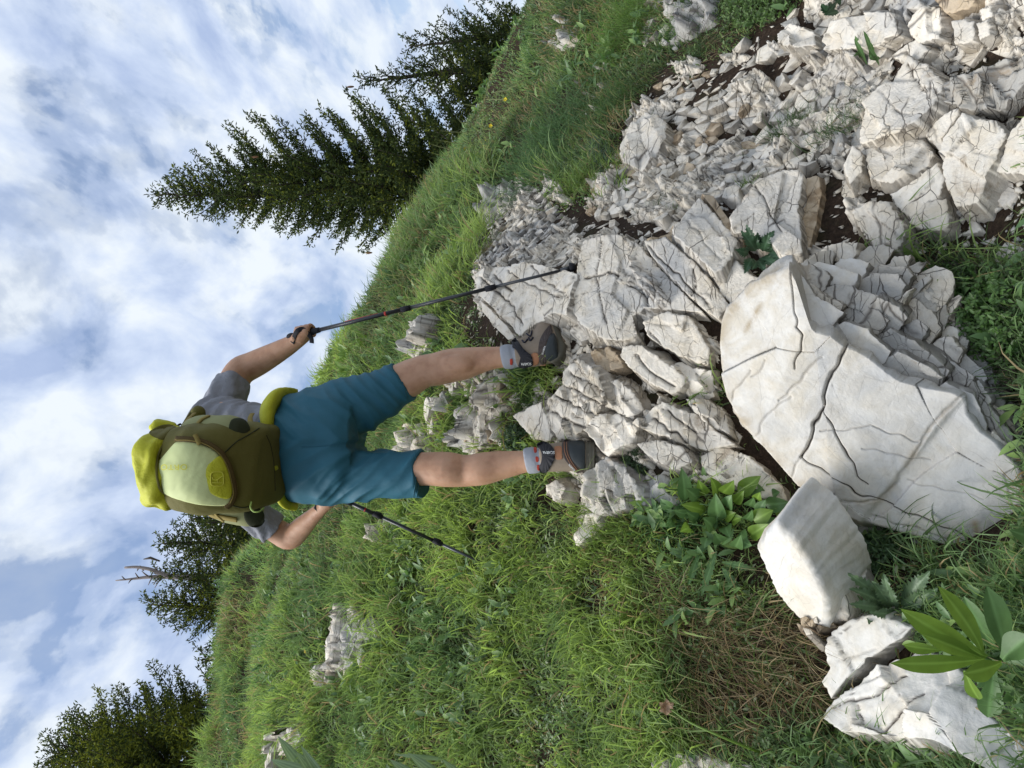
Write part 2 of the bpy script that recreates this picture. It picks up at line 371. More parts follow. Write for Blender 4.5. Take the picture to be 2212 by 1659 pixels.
# ---------------------------------------------------------------- rocks
def resample(poly, n, jag, rs):
    poly = np.asarray(poly, float); q = np.vstack([poly, poly[:1]])
    if n < 3 * len(poly):
        k = max(1, int(round(n / len(poly)))); out = np.concatenate([q[:-1] + (q[1:] - q[:-1]) * (j / k) for j in range(k)], 1).reshape(-1, 2)
        full = np.full((n, 2), 0.0); full = out[np.linspace(0, len(out) - 1, n).round().astype(int)] if n != len(out) else out
        return full + (rs.rand(n, 2) - .5) * jag
    L = np.hypot(*(q[1:] - q[:-1]).T); cum = np.append(0, np.cumsum(L)); tot = cum[-1]
    s = np.linspace(0, tot, n, endpoint=False)
    # keep the real corners
    if n >= 3 * len(poly):
        for c in cum[:-1]:
            s[np.argmin(np.abs(s - c))] = c
        s.sort()
    out = np.stack([np.interp(s, cum, q[:, 0]), np.interp(s, cum, q[:, 1])], -1)
    if jag > 0:
        ph = rs.rand() * 50; u = s / tot * 2 * math.pi; R = tot / 6.28
        pp = np.stack([np.cos(u) * R * 30 + ph, np.sin(u) * R * 30, np.zeros(n)], -1)
        d = (fbm(pp, 2, 3) * .6 + (rs.rand(n) - .5) * 1.0) * jag
        c = out.mean(0); r = out - c; rn = np.linalg.norm(r, axis=1, keepdims=True)
        out = out + r / rn * d[:, None]
    return out
def dist_poly(x, y, pts):
    d = np.full(x.shape, 9.0)
    for (x1, y1), (x2, y2) in zip(pts[:-1], pts[1:]):
        vx, vy = x2 - x1, y2 - y1; L2 = vx * vx + vy * vy + 1e-12
        t = np.clip(((x - x1) * vx + (y - y1) * vy) / L2, 0, 1)
        d = np.minimum(d, np.hypot(x - x1 - t * vx, y - y1 - t * vy))
    return d
def slab_geo(poly, o, fr, thick=0.12, ns=48, nr=8, facet=(9, 0.012, 0, 1.0), fb=(0.006, 14), edge=0.012, seed=0, taper=0.25, jag=0.004,
             cracks=(), hfun=None, layers=0.0, nside=3, slope=(0, 0), dirtside=0.6):
    rs = np.random.RandomState(seed + 1); a, b, n = fr
    B = resample(poly, ns, jag, rs); c = B.mean(0); r = B - c; rn = np.linalg.norm(r, axis=1)
    e = min(edge / max(rn.mean(), 1e-4), 0.35)
    t1 = np.linspace(0, 1 - e, nr + 1)[1:]; te = [1 - e * .35, 1.0] if nr > 2 else [1.0]
    ts = np.concatenate([t1, te])
    X = c[0] + np.outer(ts, r[:, 0]); Y = c[1] + np.outer(ts, r[:, 1])
    X = np.vstack([np.full((1, ns), c[0]), X]); Y = np.vstack([np.full((1, ns), c[1]), Y]); T = np.concatenate([[0], ts])
    sc, am, ang, rat = facet
    ca, sa = math.cos(ang), math.sin(ang)
    def height(X, Y):
        u = (X * ca + Y * sa) * sc; v = (-X * sa + Y * ca) * sc * rat
        wn = np.stack([X * 7 + seed, Y * 7, np.zeros_like(X)], -1)
        u = u + 0.08 * vnoise(wn, 3); v = v + 0.08 * vnoise(wn + 9, 4)
        d, ida, sl, _ = wor2(u + seed * 3.1, v + seed * 1.7, seed % 97)
        h = am * ((ida - 0.5) * 1.3 + sl * 1.5)
        pp = np.stack([X * fb[1] + seed, Y * fb[1], np.full(X.shape, seed * .37)], -1)
        h = h + fb[0] * fbm(pp, 4, seed % 31, 0.55)
        dirt = np.clip(1 - d / (0.0035 * sc), 0, 1) * (0.7 if am > 0.004 else 0) * (ida > 0.5)
        h = h - dirt * am * 0.5
        for pts, w, dp in cracks:
            q = np.stack([X * 40, Y * 40, np.zeros_like(X)], -1)
            dd = dist_poly(X + 0.006 * vnoise(q, 5), Y + 0.006 * vnoise(q + 5, 6), pts)
            g_ = np.exp(-(dd / w) ** 2); h = h - dp * g_; dirt = np.maximum(dirt, np.clip(g_ * 1.7 - .7, 0, 1) if dp > 0.004 else np.clip(g_ * 1.4 - .4, 0, 1) * 0.3)
        if hfun is not None: h = h + hfun(X, Y)
        return h + slope[0] * (X - c[0]) + slope[1] * (Y - c[1]), dirt
    h, dirt = height(X, Y)
    drop = np.zeros(len(T)); m = T > 1 - e - 1e-6; drop[m] = edge * 0.75 * ((T[m] - (1 - e)) / e) ** 2
    h = h - drop[:, None]
    if dirtside > .3: dirt[-1] = np.maximum(dirt[-1], .6 * (rs.rand(ns) < .7))  # dark top rim: joint soil and joint shade, both put in as colour
    rows_x, rows_y, rows_h, rows_d = [X], [Y], [h], [dirt]
    hb = h[-1]
    for k in range(1, nside + 1):
        s = k / nside
        pp = np.stack([B[:, 0] * 16 + seed, B[:, 1] * 16, np.full(ns, s * thick * 16)], -1)
        out_ = thick * taper * s + 0.25 * thick * 0.3 * fbm(pp, 2, seed % 17) * (1 if s < 1 else 0.5)
        if layers: out_ = out_ + layers * (((k % 2) - 0.5)) + layers * fbm(pp * [1, 1, 0] + [0, 0, k * 7.7], 2, 7)
        f_ = 1 + out_ / np.maximum(rn, 1e-3)
        rows_x.append((c[0] + r[:, 0] * f_)[None]); rows_y.append((c[1] + r[:, 1] * f_)[None]); rows_h.append((hb - thick * s)[None])
        rows_d.append(np.full((1, ns), dirtside * (0.4 + 0.6 * s)))  # sides coloured darker with depth, for soil and for shade in the gaps
    X = np.vstack(rows_x); Y = np.vstack(rows_y); h = np.vstack(rows_h); D = np.vstack(rows_d)
    X = np.concatenate([[X[0, 0]], X[1:].ravel()]); Y = np.concatenate([[Y[0, 0]], Y[1:].ravel()])
    h = np.concatenate([[h[0, 0]], h[1:].ravel()]); D = np.concatenate([[D[0, 0]], D[1:].ravel()])
    v = o + X[:, None] * a + Y[:, None] * b + h[:, None] * n
    nrow = (len(X) - 1) // ns
    i = np.arange(ns); j = (i + 1) % ns
    fan = np.stack([np.zeros(ns, int), 1 + i, 1 + j], -1)
    q = [np.stack([1 + k * ns + i, 1 + (k + 1) * ns + i, 1 + (k + 1) * ns + j, 1 + k * ns + j], -1) for k in range(nrow - 1)]
    q = np.vstack(q)
    if np.dot(np.cross(v[1 + 0] - v[0], v[1 + ns // 4] - v[0]), n) < 0:
        fan = fan[:, ::-1]; q = q[:, ::-1]
    return v, [fan, q], D
def plane_of(pts, up=1):
    c = pts.mean(0); n = np.linalg.svd(pts - c)[2][2]
    if n[2] < 0 or (abs(n[2]) < 0.2 and n @ c > 0): n = -n
    return c, n
def on_plane(pxy, o, n):
    pxy = np.asarray(pxy, float); d = ray(pxy[:, 0], pxy[:, 1]); return d * ((o @ n) / (d @ n))[:, None]
HOLES = []          # picture polygons already taken by a traced rock
def rock(poly, name='slab', parent=None, lift=0.02, mat=None, face=None, dY=0.0, lean=(0, 0), cracks=(), label=None, cat=None, group=None, **kw):
    """a rock whose outline on the hillside was traced; it has its own plane, thickness and relief"""
    poly = np.asarray(poly, float); hp, _ = hit(poly[:, 0], poly[:, 1]); o, n = plane_of(hp)
    if face is not None: n = unit(face)
    else: n = unit(n + np.array([lean[0], 0, lean[1]]) + 0.10 * unit(-o))
    o = o * (1 + dY); o = o + n * (lift + .012)
    q = on_plane(poly, o, n); fr = frame(n); a, b, n = fr
    p2 = np.stack([(q - o) @ a, (q - o) @ b], -1)
    size = math.sqrt(abs(0.5 * np.sum(p2[:, 0] * np.roll(p2[:, 1], -1) - p2[:, 1] * np.roll(p2[:, 0], -1))))
    cr = []
    for pts, w, dp in cracks:
        cq = on_plane(pts, o, n); cr.append((np.stack([(cq - o) @ a, (cq - o) @ b], -1), w, dp))
    seed = int(abs(poly[0, 0] * 13 + poly[0, 1] * 7)) % 9973
    kw.setdefault('ns', int(np.clip(size * 620, 40, 300))); kw.setdefault('nr', int(np.clip(size * 100, 6, 46)))
    kw.setdefault('thick', min(0.22, size * 0.5 + 0.03)); kw.setdefault('jag', 0.006); kw.setdefault('edge', 0.005)
    v, f, D = slab_geo(p2, o, fr, seed=seed, cracks=cr, **kw)
    HOLES.append(poly)
    attrs = {'dirt': ('POINT', D)}
    ob = put(name, v, f, mat or ROCK, parent, False, attrs)
    if cat: tag(ob, label, cat, group)
    elif label: ob['label'] = label
    return ob
def clipcell(poly, mx, my, nx_, ny_):
    out = []; n = len(poly)
    for i in range(n):
        p = poly[i]; q = poly[(i + 1) % n]
        dp = (p[0] - mx) * nx_ + (p[1] - my) * ny_; dq = (q[0] - mx) * nx_ + (q[1] - my) * ny_
        if dp <= 0: out.append(p)
        if (dp < 0 < dq) or (dq < 0 < dp):
            t = dp / (dp - dq); out.append((p[0] + t * (q[0] - p[0]), p[1] + t * (q[1] - p[1])))
    return out
def fractured(region, parent, size=0.07, aniso=1.0, ang=0.0, gap=0.0022, tilt=0.14, lift=(0.0, 0.02), mats=None, name='stone', thick=0.10, seed=1,
              drop=0.08, avoid=(), vary=0.72, limit=290, keep_all=False, detail=1.0):
    """bedrock broken into separate stones: cells of a random tiling of the hillside, each its own prism with a tilted, chipped top"""
    rs = np.random.RandomState(seed); region = np.asarray(region, float)
    hp, _ = hit(region[:, 0], region[:, 1]); o, n = plane_of(hp); fr = frame(n); a, b, n = fr
    ca, sa = math.cos(ang), math.sin(ang)
    def to2(p):
        u = (p - o) @ a; v = (p - o) @ b; return np.stack([u * ca + v * sa, (-u * sa + v * ca) * aniso], -1)
    q2 = to2(hp); lo = q2.min(0) - 2 * size; hi = q2.max(0) + 2 * size
    k = int((hi - lo).prod() / size ** 2 * 3.2); c = lo + rs.rand(k, 2) * (hi - lo)
    rad = size * (1 - vary + 2 * vary * rs.rand(k) ** 1.3) * 0.85
    seeds = []; R = []
    for p, r in zip(c, rad):
        if seeds:
            S = np.array(seeds); 
            if (np.hypot(*(S - p).T) < np.minimum(r, R)).any(): continue
        seeds.append(p); R.append(r)
    S = np.array(seeds); made = 0; cand = []
    for i, s in enumerate(S):
        uu, vv = s[0], s[1] / aniso; u = uu * ca - vv * sa; v = uu * sa + vv * ca
        w = o + u * a + v * b
        for _ in range(3):
            w = w + n * ((H(w[0], w[1]) - w[2]) * n[2])
        x, y = px(w)
        if not inpoly(region, x, y): continue
        if x > 2290 or y > 1740 or y < -80: continue
        if any(inpoly(h, x, y) for h in (avoid if keep_all else list(avoid) + HOLES)): continue
        if rs.rand() < drop: continue
        d = np.hypot(*(S - s).T); near = np.argsort(d)[1:14]
        cell = [(s[0] - 3 * size, s[1] - 3 * size), (s[0] + 3 * size, s[1] - 3 * size), (s[0] + 3 * size, s[1] + 3 * size), (s[0] - 3 * size, s[1] + 3 * size)]
        for j in near:
            m = (s + S[j]) / 2; dn = S[j] - s; cell = clipcell(cell, m[0], m[1], dn[0], dn[1])
            if len(cell) < 3: break
        if len(cell) < 3: continue
        ce = np.array(cell); ce = np.stack([ce[:, 0], ce[:, 1] / aniso], -1); s2 = np.array([s[0], s[1] / aniso])
        rr = ce - s2; rn = np.linalg.norm(rr, axis=1, keepdims=True); ce = rr * np.clip(1 - gap / rn, 0.3, 1)
        ce = np.stack([ce[:, 0] * ca - ce[:, 1] * sa, ce[:, 0] * sa + ce[:, 1] * ca], -1)
        area = abs(0.5 * np.sum(ce[:, 0] * np.roll(ce[:, 1], -1) - ce[:, 1] * np.roll(ce[:, 0], -1)))
        cand.append((area / (w[1] ** 2), w, ce, math.sqrt(area)))
    cand.sort(key=lambda t: -t[0]); small = [[], [], [], 0]
    for kk, (_, w, ce, sz) in enumerate(cand):
        nn = unit(n + tilt * (rs.randn(3) * .8 + 1.1 * (ca * a + sa * b))); f3 = frame(nn, fr[1]); w2 = w + n * (lift[0] + (lift[1] - lift[0]) * rs.rand() ** 1.5)
        big = sz > 0.11
        nseg = len(ce) * max(1, int(np.clip(sz * 190 * detail / len(ce), 1, 6)))
        v, f, D = slab_geo(ce, w2, f3, thick=thick, ns=nseg, nr=(6 if big else 2), facet=((0.7 / sz if sz < .1 else 8), 0.14 * min(sz, .09), rs.rand() * 6, 1.3), fb=(0.012 * min(sz, .12), 1.5 / sz),
                           edge=sz * 0.035, seed=rs.randint(9999), taper=0.05, jag=0.035 * sz + .001, nside=2 if big else 1, dirtside=0.7)
        mt = ROCK if mats is None else mats[rs.randint(len(mats))]
        if made < limit:
            put(name, v, f, mt, parent, False, {'dirt': ('POINT', D)}); made += 1
        else:
            small[0].append(v); small[1].append([x_ + small[3] for x_ in f]); small[2].append(D); small[3] += len(v)
    if small[0]:
        tag(put('rubble', np.vstack(small[0]), [x_ for q in small[1] for x_ in q], ROCK, parent, False, {'dirt': ('POINT', np.concatenate(small[2]))}), kind='stuff')
    if not made: print('EMPTY', region[0], len(S), hi - lo)
    return made
def outcrop(px_xy, label):
    h, _ = hit([px_xy[0]], [px_xy[1]]); return empty('rock_outcrop', h[0], label, 'rock outcrop')

SM = dict(facet=(4.5, 0.0075, 0.6, 1.7), fb=(0.0016, 14))         # smooth faced slabs
RG = dict(facet=(13, 0.018, 0.6, 1.9), fb=(0.0022, 22))       # shattered faces

# ---------------------------------------------------------------- shattered bedrock that shows between the stones
def bedrock(region, holes, step, seed, lift=0.0, name='bedrock', mat=None, scales=((5, .05), (13, .026), (34, .011)), rat=1.6, ang=.5, soilamt=0.5, parent=None):
    region = np.asarray(region, float); hp, _ = hit(region[:, 0], region[:, 1]); o, n = plane_of(hp); a, b, n = frame(n)
    u = (hp - o) @ a; v = (hp - o) @ b
    U, V = np.meshgrid(np.arange(u.min(), u.max(), step), np.arange(v.min(), v.max(), step))
    w = o + U[..., None] * a + V[..., None] * b
    for _ in range(4): w = w + n * ((H(w[..., 0], w[..., 1]) - w[..., 2]) * n[2])[..., None]
    X, Y = px(w); ins = inpoly(region, X, Y)
    wn = np.stack([U * 3, V * 3, np.zeros_like(U)], -1); q = fbm(wn, 3, seed)
    soil = q * .5 + (soilamt - .5)
    for h_ in holes:
        k = inpoly(h_, X, Y); soil = np.where(k, np.maximum(soil, .5) , soil)
    ca, sa = math.cos(ang), math.sin(ang); hh = np.zeros_like(U); D = np.zeros_like(U)
    uu = U * ca + V * sa; vv = -U * sa + V * ca
    wrp = np.stack([U * 9, V * 9, np.zeros_like(U)], -1); uu = uu + .02 * vnoise(wrp, 3); vv = vv + .02 * vnoise(wrp + 5, 4)
    for s_, am in scales:
        d, ida, sl, _ = wor2(uu * s_, vv * s_ * rat, seed + int(s_)); hh = hh + am * ((ida - .5) * 1.2 + sl * 1.3)
        g_ = np.clip(1 - d / (.004 * s_), 0, 1) * (ida > .35); D = np.maximum(D, g_ * .8); hh = hh - g_ * am * .35
    D = np.maximum(D, np.clip(-(hh + .012) / .025, 0, 1) * .9)  # low spots darkened: soil filling, and crevice shade painted along with it
    edge_ = np.zeros_like(U); vn = wor2(uu * 11, vv * 11, seed + 77)[1]
    hh = hh + lift - np.clip(soil, 0, 1) * .14 - (~ins) * .10 * (1 if parent is None else .6 + .8 * vn)
    w = w + n * hh[..., None]
    ny_, nx_ = U.shape; idx = np.arange(nx_ * ny_).reshape(ny_, nx_)
    k = (ins[:-1, :-1] | ins[1:, 1:] | ins[1:, :-1] | ins[:-1, 1:])
    f = np.stack([idx[:-1, :-1], idx[:-1, 1:], idx[1:, 1:], idx[1:, :-1]], -1)[k]
    used = np.unique(f); mp = np.full(nx_ * ny_, -1); mp[used] = np.arange(len(used))
    v_ = w.reshape(-1, 3)[used]; f = mp[f]
    if np.cross(a, b) @ n < 0: f = f[:, ::-1]
    ob = put(name, v_, f, mat or ROCK, parent, False, {'dirt': ('POINT', D.ravel()[used])})
    if parent is not None: return ob
    return tag(ob, 'shattered white bedrock showing between the larger slabs', kind='structure')
SOILS = [[(1735, 400), (1790, 380), (1850, 400), (1840, 460), (1850, 540), (1740, 550)], [(1880, 545), (1960, 520), (2050, 500), (2120, 440), (2180, 360), (2300, 380), (2300, 700), (2060, 680), (2040, 590)],
         [(1150, 420), (1260, 450), (1290, 480), (1240, 505), (1180, 480)], [(1100, 700), (1150, 700), (1120, 750), (1060, 740), (1010, 690), (1030, 670)], [(1225, 730), (1290, 740), (1440, 770), (1500, 800), (1440, 850), (1330, 740), (1240, 790)],
         [(1380, 860), (1420, 850), (1440, 870), (1390, 910)], [(1880, 300), (1940, 270), (1970, 300), (1900, 330)]]
bedrock([(1020, 590), (1050, 410), (1110, 390), (1180, 380), (1260, 430), (1330, 330), (1380, 220), (1440, 140), (1560, 120), (1660, 60), (1760, -20), (2280, -60), (2280, 720), (2050, 700), (1740, 620), (1560, 720), (1560, 900), (1640, 1040), (1500, 1050), (1390, 1100), (1240, 1170), (1250, 1060), (1120, 900),
         (1170, 820), (1210, 770), (1120, 740), (1040, 700)], SOILS, .0065, 3, -.004, soilamt=.34, scales=((4, .05), (11, .028), (27, .013), (60, .005)), rat=1.9)
bedrock([(1000, 950), (1010, 890), (1050, 780), (1110, 770), (1130, 850), (1105, 900), (1100, 950), (1040, 990)], [], .012, 9, .02, soilamt=.45)
# 1 --- the bedrock around the hiker's boots
oc = outcrop((1300, 640), 'broad white bedrock slabs that the trekking pole tip stands against, right of the hiker\'s boots')
A = [(1260, 519), (1333, 502), (1385, 532), (1467, 623), (1518, 674), (1450, 668), (1394, 666), (1359, 687), (1377, 726), (1333, 739), (1290, 726), (1256, 700), (1230, 666), (1228, 640), (1245, 593), (1250, 545)]
rock(A, 'slab', oc, 0.05, cracks=[([(1262, 600), (1330, 590), (1400, 640)], .005, .008), ([(1300, 520), (1290, 600), (1310, 700)], .004, .005), ([(1370, 610), (1395, 640), (1397, 660)], .007, .014)], thick=.2, **SM)
rock([(1389, 519), (1437, 511), (1480, 550), (1531, 601), (1574, 657), (1552, 690), (1520, 668), (1471, 622), (1404, 548)], 'slab', oc, 0.055, cracks=[([(1400, 530), (1460, 590), (1540, 670)], .004, .006), ([(1500, 580), (1505, 620), (1495, 640)], .004, .005)], thick=.2, **SM)
rock([(1395, 530), (1470, 480), (1492, 500), (1530, 560), (1580, 640), (1568, 655), (1520, 597), (1472, 545), (1437, 508), (1400, 520)], 'slab', oc, 0.015, mat=ROCKT, thick=.1, label='brown stained slab edge', **RG)
rock([(1389, 695), (1440, 674), (1488, 683), (1512, 717), (1534, 752), (1530, 790), (1488, 777), (1437, 752), (1402, 728)], 'slab', oc, 0.05, cracks=[([(1402, 720), (1440, 760), (1470, 775)], .004, .006), ([(1395, 700), (1500, 700)], .003, .004)], thick=.16, **SM)
rock([(1342, 747), (1385, 745), (1437, 783), (1480, 814), (1472, 842), (1450, 851), (1411, 831), (1364, 797), (1338, 769)], 'slab', oc, 0.06, cracks=[([(1375, 765), (1400, 800), (1455, 835)], .005, .008)], thick=.12, **SM)
rock([(1278, 760), (1308, 747), (1336, 768), (1342, 793), (1308, 803), (1278, 788)], 'stone', oc, 0.05, mat=ROCKT, **RG)
rock([(1436, 790), (1470, 780), (1500, 797), (1540, 800), (1545, 860), (1500, 868), (1478, 850), (1483, 815)], 'stone', oc, 0.03, **RG)
fractured([(1225, 520), (1300, 470), (1400, 480), (1540, 600), (1560, 700), (1545, 880), (1450, 880), (1230, 770)], oc, 0.035, lift=(-.02, .01), seed=5, drop=.55, limit=110)
oc = outcrop((1130, 640), 'tilted white slab above the right boot, its far edge under the grass bank')
rock([(1024, 597), (1058, 573), (1136, 569), (1213, 580), (1244, 590), (1228, 640), (1218, 676), (1192, 674), (1153, 696), (1118, 724), (1101, 700), (1067, 666), (1037, 640)], 'slab', oc, 0.06, cracks=[([(1040, 600), (1080, 640), (1110, 660), (1125, 700)], .006, .010), ([(1090, 580), (1150, 620), (1210, 640)], .004, .006), ([(1150, 575), (1170, 600), (1225, 640)], .004, .006), ([(1060, 590), (1100, 625)], .007, .014)], thick=.16, facet=(6, .014, .5, 1.6), fb=(.007, 10))
rock([(1038, 650), (1063, 672), (1096, 704), (1112, 728), (1098, 735), (1070, 707), (1040, 672)], 'slab', oc, 0.04, **SM)
fractured([(1035, 500), (1060, 405), (1110, 390), (1160, 410), (1250, 490), (1255, 580), (1140, 575), (1060, 575), (1020, 590)], oc, 0.058, aniso=1.9, ang=.9, tilt=.16, lift=(0, .02), mats=[ROCK, ROCKG, ROCKG, ROCK], seed=8, drop=.15, limit=240)
# 2 --- layered block the left boot stands on
oc = outcrop((1250, 860), 'cracked layered white block between the two boots, left boot heel resting on its edge')
rock([(1217, 795), (1256, 773), (1290, 803), (1306, 855), (1286, 896), (1265, 924), (1239, 950), (1205, 950), (1181, 900), (1174, 872), (1213, 838)], 'slab', oc, 0.07, thick=.2, layers=.006, nside=6,
     cracks=[([(1215, 830), (1260, 850), (1300, 880)], .005, .012), ([(1200, 850), (1250, 880), (1285, 900)], .004, .01), ([(1225, 805), (1265, 825), (1303, 850)], .004, .01), ([(1185, 885), (1220, 905), (1262, 925)], .006, .014)], facet=(11, .018, .5, 2.6), fb=(.006, 12))
rock([(1108, 898), (1168, 868), (1196, 943), (1190, 952), (1153, 950)], 'slab', oc, 0.05, thick=.1, lean=(-.2, 0), **SM)
rock([(1172, 902), (1198, 895), (1236, 948), (1280, 955), (1290, 990), (1250, 1010), (1200, 960)], 'slab', oc, 0.015, thick=.15, **RG)
rock([(1290, 896), (1329, 894), (1377, 922), (1366, 956), (1308, 986), (1286, 950), (1268, 930)], 'stone', oc, 0.06, thick=.16, layers=.004, **RG)
rock([(1300, 830), (1335, 820), (1372, 850), (1388, 885), (1365, 905), (1330, 888), (1306, 880)], 'stone', oc, 0.04, thick=.12, **RG)
rock([(1359, 915), (1428, 866), (1478, 886), (1520, 900), (1545, 930), (1590, 960), (1523, 971), (1475, 958), (1424, 940)], 'slab', oc, 0.06, thick=.2, cracks=[([(1400, 900), (1450, 930), (1480, 955)], .005, .012), ([(1440, 885), (1500, 930)], .004, .01)], facet=(9, .02, .4, 2.0), fb=(.007, 12))
rock([(1480, 860), (1530, 862), (1560, 880), (1580, 940), (1545, 925), (1500, 890)], 'stone', oc, 0.05, thick=.15, **RG)
rock([(1372, 958), (1419, 948), (1480, 969), (1497, 999), (1454, 1014), (1407, 990)], 'stone', oc, 0.07, mat=ROCKG, thick=.16, label='grey block with a flat broken face', **SM)
rock([(1512, 985), (1560, 963), (1620, 985), (1690, 1050), (1702, 1080), (1640, 1072), (1560, 1040), (1518, 1018)], 'slab', oc, 0.03, thick=.15, **SM)
rock([(1247, 1050), (1273, 1012), (1308, 988), (1351, 1008), (1385, 1055), (1394, 1091), (1340, 1105), (1290, 1113), (1262, 1096)], 'stone', oc, 0.05, mat=ROCKG, thick=.16, facet=(14, .02, .2, 2.4), fb=(.009, 14))
rock([(1398, 1040), (1430, 1022), (1462, 1050), (1470, 1090), (1430, 1100), (1400, 1085)], 'stone', oc, 0.01, mat=ROCKG, **RG)
rock([(1240, 1175), (1262, 1110), (1300, 1105), (1290, 1140), (1255, 1180)], 'stone', oc, 0.03, **RG)
fractured([(1180, 800), (1300, 740), (1560, 860), (1620, 990), (1480, 1040), (1250, 1120), (1170, 960)], oc, 0.04, lift=(-.03, .01), seed=15, drop=.45, limit=150)
o_ = rock([(1179, 1048), (1198, 1036), (1217, 1055), (1210, 1078), (1196, 1083), (1183, 1070)], 'stone', None, 0.05, thick=.07, label='small pale stone lying in the hollow left of the hiker\'s left heel', cat='stone', **RG)
# 3 --- shattered face in the upper right of the picture
TR = []
def group_slabs(oc, lst):
    for e in lst:
        kw = dict(SM); kw.update(e[1] if len(e) > 1 else {}); rock(e[0], kw.pop('name', 'slab'), oc, kw.pop('lift', .045), **kw)
oc = outcrop((1680, 460), 'square white slab with brown dirt stained side, just above the dark toothed rosette')
group_slabs(oc, [([(1576, 470), (1605, 428), (1636, 389), (1680, 372), (1721, 366), (1738, 378), (1723, 437), (1734, 546), (1689, 555), (1660, 520), (1616, 498), (1584, 502)], dict(lift=.08, thick=.2, cracks=[([(1630, 400), (1660, 450), (1690, 500)], .003, .005), ([(1720, 380), (1690, 440), (1672, 480)], .003, .004)])),
                 ([(1742, 380), (1768, 378), (1776, 420), (1750, 530), (1738, 545), (1728, 437)], dict(mat=ROCKT, lift=.03, thick=.2, name='stone', label='brown stained side block')),
                 ([(1450, 498), (1478, 458), (1511, 423), (1543, 457), (1596, 522), (1576, 560), (1560, 584), (1543, 589), (1499, 546), (1462, 514)], dict(lift=.07, thick=.18, cracks=[([(1480, 470), (1530, 530), (1560, 560)], .003, .004)])),
                 ([(1516, 422), (1540, 425), (1572, 470), (1612, 512), (1604, 522), (1570, 490), (1545, 455)], dict(mat=ROCKT, lift=.03, thick=.15, name='stone', label='dark stained slab edge')),
                 ([(1557, 590), (1578, 548), (1608, 585), (1640, 599), (1612, 630), (1576, 654), (1551, 631)], dict(lift=.05, thick=.15))])
fractured([(1420, 380), (1600, 330), (1740, 350), (1780, 420), (1700, 520), (1560, 470), (1440, 500), (1400, 440)], oc, 0.078, aniso=1.5, ang=.5, tilt=.12, lift=(0, .025), seed=21, drop=.08, limit=150)
oc = outcrop((1400, 290), 'shattered pale bedrock face below the long grass fringe, broken into many angular stones')
group_slabs(oc, [([(1337, 316), (1360, 275), (1389, 240), (1420, 250), (1438, 262), (1438, 300), (1414, 336), (1385, 366), (1347, 352)], dict(lift=.05, thick=.15, facet=(10, .014, .3, 1.6)))])
fractured([(1335, 300), (1390, 225), (1440, 170), (1530, 150), (1600, 190), (1640, 260), (1640, 340), (1560, 380), (1440, 420), (1340, 470), (1260, 470), (1330, 400)], oc, 0.080, aniso=1.6, ang=.6, tilt=.11, lift=(0.005, .022), mats=[ROCK, ROCK, ROCKG, ROCK, ROCK, ROCKT], seed=31, drop=.08, limit=285)
oc = outcrop((1990, 230), 'large cream bedrock slabs with dirt filled joints beyond the big layered boulder')
group_slabs(oc, [([(1855, 291), (1867, 227), (1895, 198), (1924, 170), (1964, 123), (2003, 136), (2037, 178), (2021, 227), (1980, 267), (1946, 288), (1900, 300), (1859, 310)], dict(lift=.07, thick=.2, cracks=[([(1900, 200), (1940, 240), (1980, 250)], .003, .004), ([(1960, 140), (1990, 190), (2030, 200)], .003, .005)], facet=(6, .014, .5, 1.5))),
                 ([(2041, 302), (2080, 247), (2146, 261), (2176, 285), (2142, 364), (2110, 437), (2063, 447), (2041, 399), (2033, 350)], dict(lift=.06, thick=.2, cracks=[([(2080, 260), (2110, 330), (2160, 340)], .003, .004)])),
                 ([(1962, 480), (2005, 435), (2041, 431), (2055, 488), (2037, 500), (1990, 494)], dict(lift=.05)),
                 ([(1839, 457), (1875, 437), (1920, 441), (1954, 486), (1956, 510), (1936, 538), (1887, 538), (1855, 490)], dict(lift=.07, thick=.15)),
                 ([(1926, 420), (1980, 391), (2025, 352), (2039, 389), (2030, 421), (1966, 470), (1940, 450)], dict(lift=.05)),
                 ([(1819, 352), (1839, 312), (1861, 328), (1859, 364), (1833, 390)], dict(lift=.06, name='stone')),
                 ([(1868, 320), (1950, 296), (1995, 300), (2020, 340), (1975, 380), (1925, 400), (1880, 385)], dict(lift=.035, facet=(11, .016, .4, 1.4))),
                 ([(2000, 290), (2030, 250), (2072, 232), (2075, 245), (2036, 296), (2030, 330)], dict(lift=.04)),
                 ([(2045, 180), (2090, 150), (2212, 120), (2230, 160), (2160, 240), (2080, 235), (2040, 220)], dict(lift=.04, facet=(13, .018, .25, 2.6), mat=ROCKG)),
                 ([(2180, 290), (2240, 200), (2290, 260), (2240, 380), (2150, 370)], dict(lift=.04))])
fractured([(1860, 200), (1960, 110), (2060, 90), (2260, 60), (2260, 400), (2150, 440), (2050, 520), (1930, 550), (1820, 480), (1800, 340)], oc, 0.095, aniso=1.4, ang=.35, tilt=.1, lift=(0, .02), mats=[ROCK, ROCK, ROCKG], seed=41, drop=.12, limit=220)
oc = outcrop((1880, 60), 'white rock with tan crust near the picture\'s upper right corner, among loose stones')
